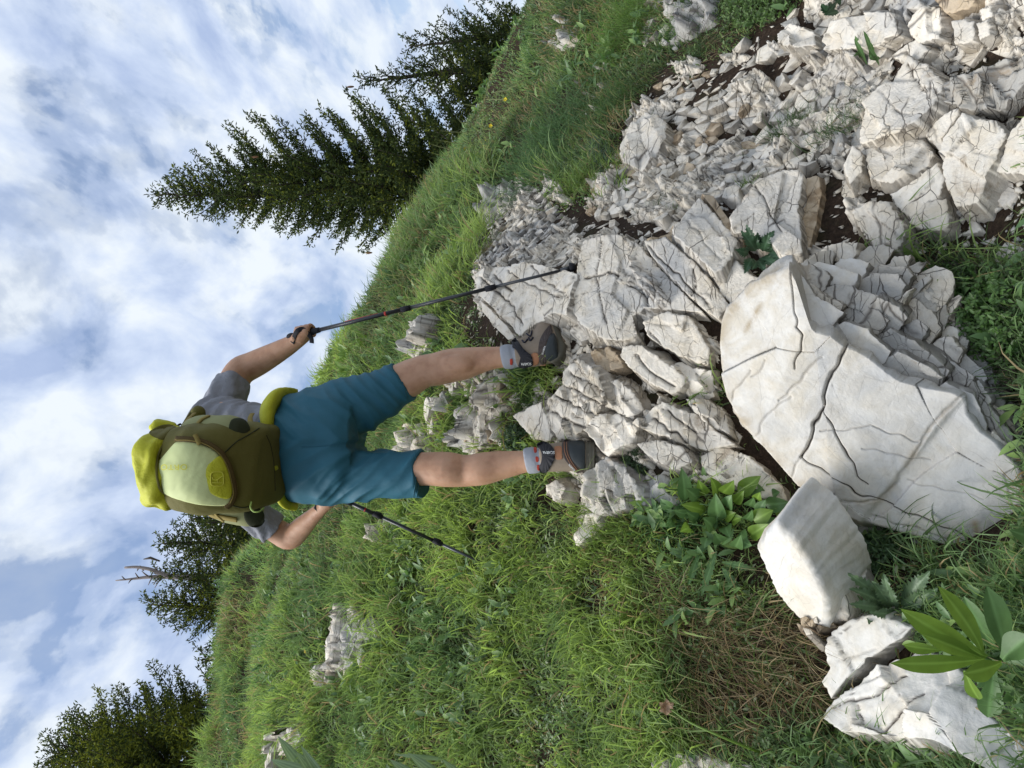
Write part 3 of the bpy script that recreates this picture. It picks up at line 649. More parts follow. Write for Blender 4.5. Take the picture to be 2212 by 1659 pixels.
group_slabs(oc, [([(1770, 105), (1794, 45), (1840, 35), (1883, 24), (1928, 20), (1936, 73), (1891, 97), (1840, 104)], dict(lift=.07, thick=.15, facet=(8, .02, .3, 2))),
                 ([(1677, 73), (1705, 49), (1754, 65), (1762, 97), (1717, 109), (1681, 93)], dict(lift=.06, name='stone', facet=(12, .02, .3, 1.4))),
                 ([(1960, 53), (1980, 25), (1997, 10), (2025, 18), (2027, 81), (1980, 93)], dict(lift=.06, name='stone')),
                 ([(2053, 45), (2080, 38), (2106, 45), (2106, 89), (2065, 97)], dict(lift=.05, name='stone')),
                 ([(1926, 123), (1980, 83), (2003, 105), (1966, 138)], dict(lift=.06, name='stone')),
                 ([(2112, 20), (2135, 12), (2142, 35), (2120, 44)], dict(lift=.05, name='stone')),
                 ([(2108, 50), (2135, 42), (2142, 75), (2118, 85)], dict(lift=.05, name='stone')),
                 ([(2020, 0), (2045, -20), (2110, -10), (2090, 20), (2045, 30)], dict(lift=.05, name='stone', mat=ROCKT))])
fractured([(1560, 140), (1620, 80), (1680, 40), (1760, 20), (1800, -60), (2110, -60), (2120, 50), (2050, 110), (1880, 200), (1850, 330), (1660, 350), (1640, 260)], oc, 0.080, aniso=1.5, ang=.5, tilt=.12, lift=(0, .025), mats=[ROCK, ROCK, ROCKG], seed=51, drop=.14, limit=285)
# 4 --- smaller outcrops in and above the grass
def small_outcrop(c, label, region, size, seed, mats=None, slabs=(), base=.0, **kw):
    oc = outcrop(c, label)
    for s in slabs: rock(s, 'stone', oc, .06, thick=.15, mat=(mats or [ROCK])[0], **RG)
    Yc = hit([c[0]], [c[1]])[0][0][1]
    bedrock(region, [], max(.010, .0042 * Yc), seed, .03 + base, 'rock_base', (mats or [ROCK])[0], scales=((5, .07), (12, .04), (28, .018)), soilamt=.30, parent=oc)
    fractured(region, oc, size, seed=seed, mats=mats, **{**dict(tilt=.15, lift=(.0 + base, .04 + base), drop=.4, aniso=1.5, ang=.4, limit=120), **kw})
small_outcrop((1235, 75), 'grey lichen covered rubble knoll on the grassy ridge at the picture\'s upper edge', [(1180, 95), (1195, 50), (1225, 38), (1262, 45), (1265, 85), (1240, 108), (1200, 112)], .12, 61, [ROCKG], base=-.02)
small_outcrop((1300, 160), 'small pale outcrop poking from the grass between the grey knoll and the long fringe', [(1262, 190), (1275, 155), (1310, 130), (1350, 120), (1350, 150), (1320, 190), (1280, 205)], .10, 62, [ROCKG, ROCKG], base=-.04)
small_outcrop((1280, 235), 'thin grey outcrop in the grass above the tallest green tuft', [(1235, 245), (1262, 215), (1290, 200), (1300, 235), (1270, 262), (1240, 262)], .09, 63, [ROCKG], base=-.05)
small_outcrop((1375, 40), 'white rock patch behind the long drooping grass near the upper edge', [(1400, 10), (1440, -40), (1560, -40), (1540, 60), (1440, 110), (1390, 80)], .08, 64, [ROCKG, ROCKG], base=-.01)
small_outcrop((1095, 445), 'dark cracked outcrop at the foot of the grass bank below the big spruce', [(1040, 470), (1060, 410), (1100, 398), (1120, 430), (1085, 480)], .07, 65, [ROCKG])
small_outcrop((935, 720), 'grey and white outcrop behind the hiker\'s right thigh', [(905, 765), (915, 715), (945, 680), (962, 700), (955, 745), (930, 785)], .08, 66, [ROCKG, ROCK], base=.04)
small_outcrop((970, 890), 'white knobbly rock in the grass between the hiker\'s knees', [(938, 900), (955, 860), (985, 855), (990, 900), (965, 925), (945, 925)], .09, 67, base=.05)
small_outcrop((925, 940), 'two rounded white stones in the grass beside the left knee', [(902, 975), (905, 915), (930, 915), (950, 945), (945, 985)], .09, 68, base=.05)
small_outcrop((1050, 900), 'stepped white outcrop seen between the hiker\'s calves', [(1000, 950), (1010, 890), (1045, 850), (1095, 810), (1125, 850), (1100, 900), (1105, 950), (1040, 985)], .075, 69, [ROCK, ROCK, ROCKT], aniso=1.6, ang=1.1, base=.03, drop=.15)
small_outcrop((1000, 790), 'white broken rock behind the hiker\'s right calf', [(985, 800), (1000, 770), (1060, 760), (1075, 790), (1055, 830), (1010, 850), (985, 830)], .07, 70, base=.03, drop=.15)
small_outcrop((760, 1345), 'larger white rock halfway up the grassy slope left of the second pole', [(711, 1370), (729, 1315), (790, 1298), (820, 1350), (815, 1385), (744, 1398)], .14, 71, base=.04, slabs=[[(711, 1370), (729, 1317), (781, 1302), (818, 1351), (815, 1377), (744, 1392)]])
small_outcrop((755, 1415), 'long white rock in the grass just below its larger neighbour', [(720, 1440), (745, 1390), (800, 1378), (810, 1400), (775, 1430), (735, 1455)], .12, 72, base=.04, slabs=[[(725, 1425), (763, 1384), (800, 1377), (781, 1418), (740, 1447)]])
small_outcrop((712, 1455), 'small white rock under overhanging grass, third in the line of slope rocks', [(688, 1480), (699, 1430), (730, 1432), (742, 1465), (705, 1485)], .10, 73)
small_outcrop((628, 1595), 'white rock beside the striped leaves at the lower left of the picture', [(597, 1625), (603, 1585), (630, 1568), (658, 1593), (640, 1625)], .11, 74, base=.04, slabs=[[(599, 1622), (603, 1589), (629, 1570), (655, 1593), (632, 1622)]])
small_outcrop((845, 1140), 'pale rock with yellow flowers behind the shaft of the left trekking pole', [(815, 1170), (830, 1125), (868, 1105), (880, 1140), (855, 1180)], .09, 75)
# 5 --- lower foreground rocks
oc = empty('layered_rock', hit([1740], [1240])[0][0], 'loose white block leaning beside the boulder, flat white face and ochre broken end', 'rock')
g_ = (1, 1, 1)
rock([(1633, 1186), (1653, 1153), (1675, 1128), (1712, 1160), (1745, 1205), (1770, 1250), (1790, 1320), (1786, 1374), (1742, 1356), (1702, 1323), (1669, 1271), (1649, 1230)], 'slab', oc, .13, face=(-.45, -.62, .62), thick=.16, taper=.1, facet=(2, .004, 0, 1), fb=(.004, 7), edge=.018, mat=ROCKB, dirtside=.05, ns=110, nr=22)
rock([(1672, 1130), (1710, 1099), (1742, 1113), (1783, 1157), (1799, 1206), (1815, 1246), (1831, 1303), (1829, 1345), (1793, 1345), (1774, 1250), (1748, 1200), (1714, 1156)], 'slab', oc, .115, face=(.15, -.75, .62), thick=.16, taper=.1, layers=.004, facet=(7, .012, 1.9, 3.2), fb=(.004, 22), edge=.012, mat=ROCK, dirtside=.1, ns=110, nr=22)
fractured([(1742, 1356), (1790, 1325), (1831, 1340), (1831, 1362), (1790, 1378)], oc, .022, seed=81, tilt=.4, lift=(.06, .11), mats=[ROCKT, ROCK], thick=.06, keep_all=True, drop=0)
rock([(1738, 1099), (1791, 1129), (1831, 1149), (1872, 1218), (1872, 1246), (1823, 1246), (1803, 1198), (1775, 1145)], 'rock', None, .05, thick=.14, lean=(.1, 0), mat=ROCKB, label='narrow white wedge of rock squeezed between the loose block and the boulder', cat='rock', **SM)
oc = outcrop((1960, 1500), 'low white bedrock in the lower right foreground, crossed by a dark dirt filled crack')
rock([(1783, 1380), (1831, 1338), (1904, 1323), (1969, 1356), (1953, 1376), (1905, 1403), (1872, 1425), (1831, 1465), (1795, 1508), (1775, 1473), (1795, 1445), (1787, 1408)], 'slab', oc, .06, thick=.15, mat=ROCKB, cracks=[([(1790, 1430), (1850, 1420), (1890, 1405)], .003, .003)], **SM)
rock([(1775, 1550), (1801, 1512), (1853, 1470), (1896, 1436), (1990, 1400), (2050, 1425), (2090, 1470), (2110, 1520), (2150, 1554), (2212, 1602), (2300, 1670), (2290, 1750), (2115, 1650), (2034, 1605), (1912, 1590), (1815, 1580)], 'slab', oc, .05, thick=.2, mat=ROCKB, facet=(7, .022, .4, 1.5), fb=(.012, 8), ns=160, nr=36,
     cracks=[([(1800, 1530), (1850, 1510), (1900, 1500), (1950, 1460)], .004, .008), ([(1900, 1590), (1960, 1530), (2000, 1500)], .004, .006), ([(1850, 1520), (1860, 1560)], .004, .008)])
rock([(2090, 1450), (2160, 1440), (2250, 1480), (2250, 1600), (2150, 1550)], 'stone', oc, -.01, mat=ROCKG, **RG)
rock([(1420, 1640), (1470, 1628), (1530, 1632), (1560, 1648), (1625, 1652), (1625, 1720), (1420, 1720)], 'rock', None, .04, thick=.12, mat=ROCKG, label='grey white rock cut by the lower picture edge beneath dry grass', cat='rock', **RG)
oc = outcrop((1700, 1645), 'fan of thin white shards in grass at the lower picture edge')
fractured([(1668, 1650), (1672, 1632), (1728, 1625), (1730, 1680), (1668, 1680)], oc, .03, seed=82, aniso=3, ang=.2, tilt=.3, lift=(.04, .06), keep_all=True, drop=0)
oc = outcrop((2190, 590), 'pale stones at the right picture edge above the green shrub')
fractured([(2140, 610), (2170, 550), (2230, 520), (2280, 560), (2280, 640), (2190, 650)], oc, .045, seed=84, lift=(.02, .04), keep_all=True, drop=0)
# ---------------------------------------------------------------- the big layered boulder
BO = P(1850, 900, 1.88); BN = unit((-0.22, -0.86, 0.46)); BF = frame(BN)
def bp(pts):
    q = on_plane(np.asarray(pts, float), BO, BN); return np.stack([(q - BO) @ BF[0], (q - BO) @ BF[1]], -1)
bould = empty('boulder', BO - BN * 0.2, 'huge white foreground boulder with smooth face and thin stacked layers along one side', 'boulder')
BPOLY = [(1540, 700), (1548, 675), (1575, 648), (1610, 615), (1650, 595), (1700, 578), (1716, 600), (1728, 640), (1742, 690), (1765, 712), (1800, 722), (1828, 745), (1850, 752), (1880, 770), (1915, 800), (1950, 822), (2000, 838),
         (2060, 848), (2084, 860), (2090, 895), (2120, 935), (2155, 960), (2175, 985), (2202, 1010), (2212, 1045), (2208, 1100), (2196, 1160), (2180, 1222), (2120, 1208), (2060, 1190), (1980, 1165), (1920, 1148), (1860, 1130), (1820, 1112), (1775, 1085), (1720, 1052),
         (1685, 1010), (1655, 975), (1620, 935), (1590, 900), (1565, 860), (1548, 800), (1540, 750)]
CRK = [([(1704, 588), (1714, 643), (1726, 707), (1739, 722), (1734, 752), (1719, 792)], .0022, .006),
       ([(1842, 727), (1823, 762), (1803, 797), (1788, 851), (1779, 886), (1759, 920), (1751, 950), (1727, 990)], .003, .016),
       ([(1727, 990), (1774, 1012), (1808, 1035), (1848, 1064), (1893, 1079), (1952, 1107), (2027, 1139), (2101, 1169), (2170, 1190)], .0022, .006),
       ([(2084, 855), (2066, 868), (2027, 906), (1982, 965), (1957, 1005), (1927, 1054), (1898, 1084), (1860, 1084), (1820, 1080)], .004, .0035),
       ([(1779, 886), (1803, 925), (1823, 960), (1848, 1000), (1853, 1025), (1878, 1045)], .0026, .006),
       ([(1709, 856), (1669, 881), (1640, 925), (1625, 955)], .0035, .003), ([(1779, 767), (1739, 811), (1704, 851), (1689, 861)], .003, .004),
       ([(1620, 797), (1600, 826), (1575, 870)], .003, .003), ([(1775, 927), (1850, 925), (1888, 916), (1982, 952)], .0022, .003), ([(1865, 967), (1930, 980), (2010, 1000)], .0022, .003),
       ([(1727, 990), (1705, 1040)], .003, .003), ([(1650, 780), (1640, 800), (1620, 810)], .003, .003), ([(1960, 1040), (2060, 1060), (2120, 1080)], .002, .002), ([(1880, 1120), (1960, 1140), (2050, 1175)], .003, .004)]
b2 = bp(BPOLY); c2 = [(bp(p_), w, d) for p_, w, d in CRK]
vein = bp([(2084, 855), (2027, 906), (1982, 965), (1957, 1005), (1927, 1054), (1898, 1084), (1850, 1082)])
ax = bp([(1600, 700), (2200, 1100)]); adir = unit(ax[1] - ax[0])
def bh(X, Y):
    s = (X - ax[0][0]) * adir[0] + (Y - ax[0][1]) * adir[1]; w = -(X - ax[0][0]) * adir[1] + (Y - ax[0][1]) * adir[0]
    h = -0.55 * np.clip(-s + .05, 0, 1) ** 1.5 - 0.13 * w * w
    ridge = dist_poly(X, Y, bp([(1700, 590), (1734, 740), (1719, 800), (1660, 900), (1625, 960)]))
    # the near end of the face falls away past the long scar
    scar = bp([(1734, 730), (1625, 960)]); sd = unit(scar[1] - scar[0]); k = (X - scar[0][0]) * sd[1] - (Y - scar[0][1]) * sd[0]
    end = bp([(1560, 720)])[0]; sgn = np.sign((end[0] - scar[0][0]) * sd[1] - (end[1] - scar[0][1]) * sd[0])
    h = h - 0.20 * np.clip(k * sgn, 0, 1)
    st = bp([(2084, 855), (1898, 1084)]); sd = unit(st[1] - st[0]); k2 = (X - st[0][0]) * sd[1] - (Y - st[0][1]) * sd[0]
    return h + 0.006 * np.tanh(k2 / .006)
v, f, D = slab_geo(b2, BO, BF, thick=.30, ns=960, nr=190, facet=(2.6, .014, .5, 1.3), fb=(.004, 6), edge=.008, seed=5, taper=-.05, jag=.0012, cracks=c2, hfun=bh, layers=.010, nside=16, dirtside=.12)
# ochre weathering along the near rim
loc = (v - BO); X_ = loc @ BF[0]; Y_ = loc @ BF[1]
rim = dist_poly(X_, Y_, bp([(1690, 585), (1610, 620), (1545, 690), (1542, 760), (1560, 850), (1620, 935), (1700, 1035), (1760, 1075)]))
och = np.clip(1 - rim / .035, 0, 1) * .7 + np.clip(1 - dist_poly(X_, Y_, vein) / .012, 0, 1) * .45 * (vnoise(v * 60, 3) > -.2) + np.clip(1 - dist_poly(X_, Y_, bp([(2105, 1130), (2112, 1165)])) / .012, 0, 1) * .9 + np.clip(1 - dist_poly(X_, Y_, bp([(1640, 660), (1600, 720)])) / .012, 0, 1)
put('rock_face', v, f, ROCKB, bould, False, {'dirt': ('POINT', D), 'ochre': ('POINT', np.clip(och, 0, 1))})
# thin stacked layers: rows of shards stepping down and back behind the rim of the face
rs = np.random.RandomState(3)
rim_in = [(1716, 600), (1740, 690), (1800, 722), (1850, 752), (1915, 800), (2000, 838), (2085, 862), (2120, 935), (2175, 985), (2206, 1020)]
rim_out = [(1760, 535), (1850, 535), (1965, 552), (2035, 590), (2065, 650), (2095, 710), (2135, 770), (2175, 830), (2212, 880), (2250, 960)]
ri = np.array(rim_in, float); ro = np.array(rim_out, float)
rows = 6
for r in range(rows):
    t0 = (r - .25) / rows; t1 = (r + 1.15) / rows
    ncol = 5 + int(r * 1.6)
    us = np.linspace(0, len(ri) - 1, ncol + 1) + np.append(0, np.append(rs.uniform(-.42, .42, ncol - 1), 0))
    us = np.clip(us + (r % 2) * .3 * (8. / ncol), 0, len(ri) - 1)
    def at(u, t):
        a = np.array([np.interp(u, range(len(ri)), ri[:, 0]), np.interp(u, range(len(ri)), ri[:, 1])]); b = np.array([np.interp(u, range(len(ro)), ro[:, 0]), np.interp(u, range(len(ro)), ro[:, 1])])
        return a + (b - a) * t
    for i in range(ncol):
        if us[i + 1] - us[i] < .12: continue
        m = .5 * (us[i] + us[i + 1]); w = .02
        tt0 = t0 + rs.uniform(-.09, .03); tt1 = t1 + rs.uniform(-.05, .06)
        pg = [at(us[i] + w, tt0), at(m, tt0 - .02), at(us[i + 1] - w, tt0), at(us[i + 1] - w + rs.uniform(-.05, .05), .5 * (tt0 + tt1)), at(us[i + 1] - w - rs.uniform(0, .15), tt1), at(m + rs.uniform(-.1, .1), tt1 + rs.uniform(0, .05)), at(us[i] + w + rs.uniform(0, .15), tt1 - .02), at(us[i] + w + rs.uniform(-.05, .05), .5 * (tt0 + tt1))]
        back = 0.012 + 0.034 * r + rs.uniform(-.012, .012) + 0.010 * (1 - m / 9)
        o = BO - BN * back; n = unit(BN + np.array([.26 + .05 * r, 0.02, .06]) * (0.5 + .06 * r) + .12 * rs.randn(3))
        c = on_plane([np.mean(pg, 0)], BO - BN * (back + .02), BN)[0]
        q = on_plane(pg, c, n); fr = frame(n); p2 = np.stack([(q - c) @ fr[0], (q - c) @ fr[1]], -1)
        sz = math.sqrt(abs(0.5 * np.sum(p2[:, 0] * np.roll(p2[:, 1], -1) - p2[:, 1] * np.roll(p2[:, 0], -1))))
        v, f, D = slab_geo(p2, c, fr, thick=.06 + .02 * rs.rand(), ns=36, nr=5, facet=(9, .004, 1, 1.3), fb=(.0012, 20), edge=.0025, seed=rs.randint(9999), taper=-.05, jag=.005, nside=3, layers=.002, dirtside=.7)
        put('rock_layer', v, f, [ROCKB, ROCKG, ROCKG, ROCK][rs.randint(4)] if r < 5 else [ROCK, ROCKG][rs.randint(2)], bould, False, {'dirt': ('POINT', D)})
# the underside ledges along the near lower rim
for k, (pg, bk) in enumerate([([(1775, 1088), (1830, 1118), (1862, 1160), (1900, 1190), (1960, 1232), (2000, 1215), (1960, 1165), (1860, 1125)], .06), ([(1960, 1160), (2060, 1195), (2180, 1225), (2196, 1262), (2120, 1250), (2030, 1215), (1985, 1190)], .05),
                 ([(2195, 1170), (2230, 1100), (2260, 1200), (2240, 1290), (2196, 1262)], .10), ([(2205, 1010), (2250, 960), (2300, 1060), (2260, 1150), (2212, 1130)], .09)]):
    n = unit(BN + np.array([0, .05, -.12])); c = on_plane([np.mean(pg, 0)], BO - BN * bk, BN)[0]; fr = frame(n); q = on_plane(pg, c, n); p2 = np.stack([(q - c) @ fr[0], (q - c) @ fr[1]], -1)
    v, f, D = slab_geo(p2, c, fr, thick=.14, ns=80, nr=10, facet=(6, .010, .4, 2.4), fb=(.005, 10), edge=.01, seed=50 + k, taper=.0, jag=.005, nside=4, layers=.004, dirtside=.3)
    put('rock_ledge', v, f, ROCKB, bould, False, {'dirt': ('POINT', D)})
HOLES.append([(1540, 700), (1640, 600), (1760, 535), (1965, 550), (2065, 650), (2175, 830), (2260, 960), (2240, 1270), (2100, 1240), (1860, 1130), (1700, 1040), (1560, 860)])
# ---------------------------------------------------------------- grass, herbs, dry straw: blades as real strips
ROCKZ = [[(1030, 590), (1055, 500), (1050, 410), (1110, 390), (1180, 385), (1240, 440), (1340, 440), (1335, 300), (1385, 225), (1440, 150), (1560, 130), (1640, 75), (1760, 0), (1900, -90), (2290, -90), (2290, 560), (2050, 560), (1760, 540), (1640, 600), (1560, 700), (1545, 870), (1640, 980),
          (1700, 1050), (1640, 1072), (1500, 1010), (1420, 1090), (1390, 1075), (1280, 1105), (1240, 1090), (1240, 1050), (1290, 970), (1200, 950), (1110, 900), (1170, 850), (1215, 790), (1120, 735), (1060, 700), (1025, 640)],
         [(1540, 700), (1760, 540), (2060, 600), (2300, 900), (2260, 1280), (1860, 1140), (1640, 980)],
         [(1635, 1190), (1710, 1100), (1820, 1150), (1880, 1250), (1820, 1330), (1970, 1360), (2212, 1480), (2300, 1640), (2290, 1750), (2100, 1640), (1920, 1590), (1790, 1570), (1770, 1380), (1650, 1240)],
         [(1425, 1650), (1530, 1640), (1620, 1655), (1620, 1740), (1425, 1740)]]
ROCKZ += [[(1000, 950), (1010, 885), (1045, 850), (1100, 815), (1125, 850), (1105, 900), (1105, 950), (1040, 980)], [(990, 790), (1040, 770), (1075, 790), (1050, 830), (1005, 840)], [(908, 765), (915, 715), (945, 680), (962, 700), (955, 745)], [(712, 1370), (729, 1320), (785, 1302), (815, 1350), (800, 1385), (750, 1440), (728, 1420)]]
BARE = [[(960, 650), (1040, 640), (1110, 720), (1130, 750), (1060, 760), (990, 720)], [(880, 690), (940, 670), (930, 700)], [(1150, 1040), (1250, 1040), (1260, 1090), (1190, 1110), (1130, 1080)], [(1150, 740), (1230, 740), (1240, 800), (1190, 800)], [(1820, 1140), (1980, 1200), (2100, 1260), (2080, 1300), (1960, 1290), (1850, 1260)],
        [(1480, 1360), (1700, 1300), (1780, 1400), (1780, 1560), (1640, 1600), (1480, 1540)], [(1010, 670), (1040, 660), (1120, 740), (1060, 745)]]
def blades(base, dirv, length, width, col, bend, nseg=3, rs=R_):
    """tapered bending strips: base (n,3), dirv (n,3) unit, length, width (n), col (n,3), bend = droop of the tip"""
    n = len(base); side = np.cross(dirv, rs.randn(n, 3)); side /= np.linalg.norm(side, axis=1, keepdims=True) + 1e-9
    pts = []; k = nseg
    for i in range(k + 1):
        t = i / k
        c = base + dirv * (length * t)[:, None] + np.array([0, 0, -1.0]) * (bend * length * t * t)[:, None]
        w = width * (1 - t) ** 0.7 * (0.75 + .5 * min(1, t * 3)) * .5
        if i < k: pts += [c - side * w[:, None], c + side * w[:, None]]
        else: pts += [c]
    V = np.stack(pts, 1); m = V.shape[1]; off = (np.arange(n) * m)[:, None]
    F = []
    for i in range(k - 1): F.append(off + np.array([[2 * i, 2 * i + 1, 2 * i + 3, 2 * i + 2]]))
    T = off + np.array([[2 * (k - 1), 2 * (k - 1) + 1, 2 * k]])
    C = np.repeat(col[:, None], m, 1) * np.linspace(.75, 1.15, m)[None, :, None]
    return V.reshape(-1, 3), [np.vstack(F), T], C.reshape(-1, 3)
def merge(parts):
    vs = []; cs = []; qs = []; ts = []; off = 0
    for v, f, c in parts:
        vs.append(v); cs.append(c)
        for a in f:
            (qs if a.shape[1] == 4 else ts).append(a + off)
        off += len(v)
    fl = []
    if qs: fl.append(np.vstack(qs))
    if ts: fl.append(np.vstack(ts))
    return np.vstack(vs), fl, np.vstack(cs)
def scatter(n, x0, x1, y0, y1, power=1.0, seed=0):
    """random points of the hillside, thinner with distance"""
    rs = np.random.RandomState(seed); X = []; 
    Y = y0 * (y1 / y0) ** (rs.rand(n) ** power); s = rs.uniform(x0, x1, n); X = s * Y
    Z = H(X, Y); w = np.stack([X, Y, Z], -1); a, b = px(w)
    ok = (a > 300) & (a < 2330) & (b > -110) & (b < 1790)
    return w[ok], a[ok], b[ok], rs
def zone(a, b, polys):
    m = np.zeros(a.shape, bool)
    for p in polys: m |= inpoly(p, a, b)
    return m
GREENS = np.array([(0.135, 0.215, 0.07), (0.105, 0.175, 0.06), (0.19, 0.27, 0.085), (0.08, 0.14, 0.05), (0.25, 0.31, 0.11), (0.13, 0.20, 0.10)])
STRAW = np.array([(0.36, 0.27, 0.14), (0.28, 0.19, 0.10), (0.44, 0.35, 0.20)])
w, a, b, rs = scatter(32000, -.62, .62, 1.15, 9.5, 1.0, 21)
rz = zone(a, b, ROCKZ) | zone(a, b, HOLES[:-1]); bare = zone(a, b, BARE)
keep = ~rz & ~(bare & (rs.rand(len(a)) < .86)); w, a, b = w[keep], a[keep], b[keep]
tn = fbm(w * 1.3, 3, 40); tl = fbm(w * .8 + 5, 3, 44)
nt_ = len(w); per = 13
base = np.repeat(w, per, 0); n = len(base); dist = base[:, 1]
near = np.clip((base[:, 1] - 1.6) / 1.2, 0, 1)
nrm = Hn(base[:, 0], base[:, 1]); 
base = base + rs.randn(n, 3) * np.array([.016, .016, 0]) * (1 + .10 * dist)[:, None]; base[:, 2] = H(base[:, 0], base[:, 1]) - .006
tuftdir = np.repeat(rs.randn(nt_, 3) * .22, per, 0)
dv = nrm * .45 + np.array([0, 0, .75]) + rs.randn(n, 3) * .36 + tuftdir; dv /= np.linalg.norm(dv, axis=1, keepdims=True)
tall = np.repeat(np.clip(.5 + tl * 1.0, .25, 1.4), per)
L_ = (.055 + .12 * rs.rand(n) ** 1.5) * tall * (1 + .03 * dist); Wd = (.0016 + .0018 * rs.rand(n)) * (1 + .22 * dist)
ci = rs.randint(0, len(GREENS), n); colr = GREENS[ci] * (0.95 + .6 * rs.rand(n, 1))
colr = colr * np.clip(1 + .65 * np.repeat(tn, per)[:, None], .3, 2)
pa = np.repeat(np.clip(.08 + .22 * fbm(w * 2.1 + 30, 3, 60), 0.01, .5), per); pa = np.where(np.repeat(fbm(w * 1.7 + 50, 3, 63), per) > .42, .55, pa); st = rs.rand(n) < pa
colr[st] = STRAW[rs.randint(0, 3, st.sum())]
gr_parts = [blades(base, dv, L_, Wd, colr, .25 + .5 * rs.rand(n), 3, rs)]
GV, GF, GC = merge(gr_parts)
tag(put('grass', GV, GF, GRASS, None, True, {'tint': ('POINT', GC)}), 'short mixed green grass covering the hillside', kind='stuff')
# low leafy herbs between the blades
def leaf_strip(base, dirv, up, L, Wd, col, curl=0.3, k=3):
    """diamond leaves: n leaves of 2*k quads, lying across `up`"""
    n = len(base); s = np.cross(dirv, up); s /= np.linalg.norm(s, axis=1, keepdims=True) + 1e-9; u2 = np.cross(s, dirv)
    prof = np.array([0.12, .85, 1.0, .6, 0.0]); tt = np.array([0, .3, .55, .82, 1.0]); pts = []
    for i, t in enumerate(tt):
        c = base + dirv * (L * t)[:, None] - u2 * (curl * L * t * t)[:, None]; w_ = (Wd * prof[i] * .5)[:, None]
        if i < 4: pts += [c - s * w_ + u2 * w_ * .35, c, c + s * w_ + u2 * w_ * .35]
        else: pts += [c]
    V = np.stack(pts, 1); m = V.shape[1]; off = (np.arange(n) * m)[:, None]; Q = []
    for i in range(3):
        for j in (0, 1): Q.append(off + np.array([[3 * i + j, 3 * i + j + 1, 3 * i + 4 + j, 3 * i + 3 + j]]))
    T = [off + np.array([[9, 10, 12]]), off + np.array([[10, 11, 12]])]
    C = np.repeat(col[:, None], m, 1)
    return V.reshape(-1, 3), [np.vstack(Q), np.vstack(T)], C.reshape(-1, 3)
w, a, b, rs = scatter(15000, -.62, .62, 1.15, 6.0, 1.0, 22)
rz = zone(a, b, ROCKZ) | zone(a, b, HOLES[:-1]); bare = zone(a, b, BARE); m = ~rz & ((fbm(w * 2.2, 3, 77) > -.25)) & ~(bare & (rs.rand(len(a)) < .5)); w = w[m]
per = 5; base = np.repeat(w, per, 0); n = len(base); base += rs.randn(n, 3) * .010; base[:, 2] = H(base[:, 0], base[:, 1]) + .004 + .02 * rs.rand(n)
nr_ = Hn(base[:, 0], base[:, 1]); d_ = rs.randn(n, 3) + nr_ * .5; d_ /= np.linalg.norm(d_, axis=1, keepdims=True)
HERB = np.array([(0.10, 0.16, 0.045), (0.08, 0.13, 0.05), (0.15, 0.20, 0.06), (0.22, 0.25, 0.14)])
hc = HERB[rs.randint(0, 4, n)] * (1.0 + .6 * rs.rand(n, 1))
sz = (.006 + .010 * rs.rand(n)) * (1 + .16 * base[:, 1])
V_, F_, C_ = leaf_strip(base, d_, nr_, sz, sz * .42, hc)
tag(put('ground_herbs', V_, F_, LEAF, None, True, {'tint': ('POINT', C_)}), 'low leafy herbs growing between the grass blades', kind='stuff')
# bigger leaved herbs in loose colonies
w, a, b, rs = scatter(2600, -.62, .5, 1.3, 6.5, 1.0, 25)
m = ~(zone(a, b, ROCKZ) | zone(a, b, HOLES[:-1]) | zone(a, b, BARE)) & (fbm(w * 1.5 + 9, 3, 78) > .12); w = w[m]; per = 6; base = np.repeat(w, per, 0); n = len(base); nr_ = Hn(base[:, 0], base[:, 1])
base = base + rs.randn(n, 3) * .012; base[:, 2] = H(base[:, 0], base[:, 1]) + .02 + .05 * rs.rand(n); d_ = rs.randn(n, 3) * .8 + nr_ * .6 + np.array([0, -.2, .2]); d_ /= np.linalg.norm(d_, axis=1, keepdims=True)
hc = np.array([(.13, .22, .07), (.10, .18, .06), (.20, .30, .08)])[rs.randint(0, 3, n)] * (.8 + .5 * rs.rand(n, 1)); sz = (.030 + .030 * rs.rand(n)) * (1 + .06 * base[:, 1])
V_, F_, C_ = leaf_strip(base, d_, nr_, sz, sz * .36, hc)
tag(put('broad_herbs', V_, F_, LEAF, None, True, {'tint': ('POINT', C_)}), 'loose colonies of bigger leaved herbs in the slope grass', kind='stuff')
# loose chips and gravel on the soil
w, a, b, rs = scatter(9000, -.2, .62, 1.2, 4.6, 1.0, 23)
gm = zone(a, b, SOILS) | zone(a, b, BARE[:1]) | (zone(a, b, [ROCKZ[0]]) & (rs.rand(len(a)) < .5)) | (zone(a, b, BARE) & (rs.rand(len(a)) < .10)); w = w[gm]; n = len(w)
oct_ = np.array([(1, 0, 0), (-1, 0, 0), (0, 1, 0), (0, -1, 0), (0, 0, 1), (0, 0, -1)], float); of = np.array([(0, 2, 4), (2, 1, 4), (1, 3, 4), (3, 0, 4), (2, 0, 5), (1, 2, 5), (3, 1, 5), (0, 3, 5)])
sc_ = (.0035 + .013 * rs.rand(n) ** 3)[:, None, None]; vv = oct_[None] * (.5 + .7 * rs.rand(n, 6, 1)) * np.stack([1 + rs.rand(n), np.full(n, .8), .35 + .3 * rs.rand(n)], -1)[:, None] * sc_
an = rs.rand(n) * 6.28; ca, sa = np.cos(an)[:, None], np.sin(an)[:, None]; vx = vv[..., 0] * ca - vv[..., 1] * sa; vy = vv[..., 0] * sa + vv[..., 1] * ca
n3 = Hn(w[:, 0], w[:, 1]); zoff = -(vx * n3[:, :1] + vy * n3[:, 1:2]) / n3[:, 2:]
V_ = np.stack([w[:, :1] + vx, w[:, 1:2] + vy, (w[:, 2] + rough(w[:, 0], w[:, 1]) - .006)[:, None] + vv[..., 2] + zoff + sc_[..., 0] * .3], -1)
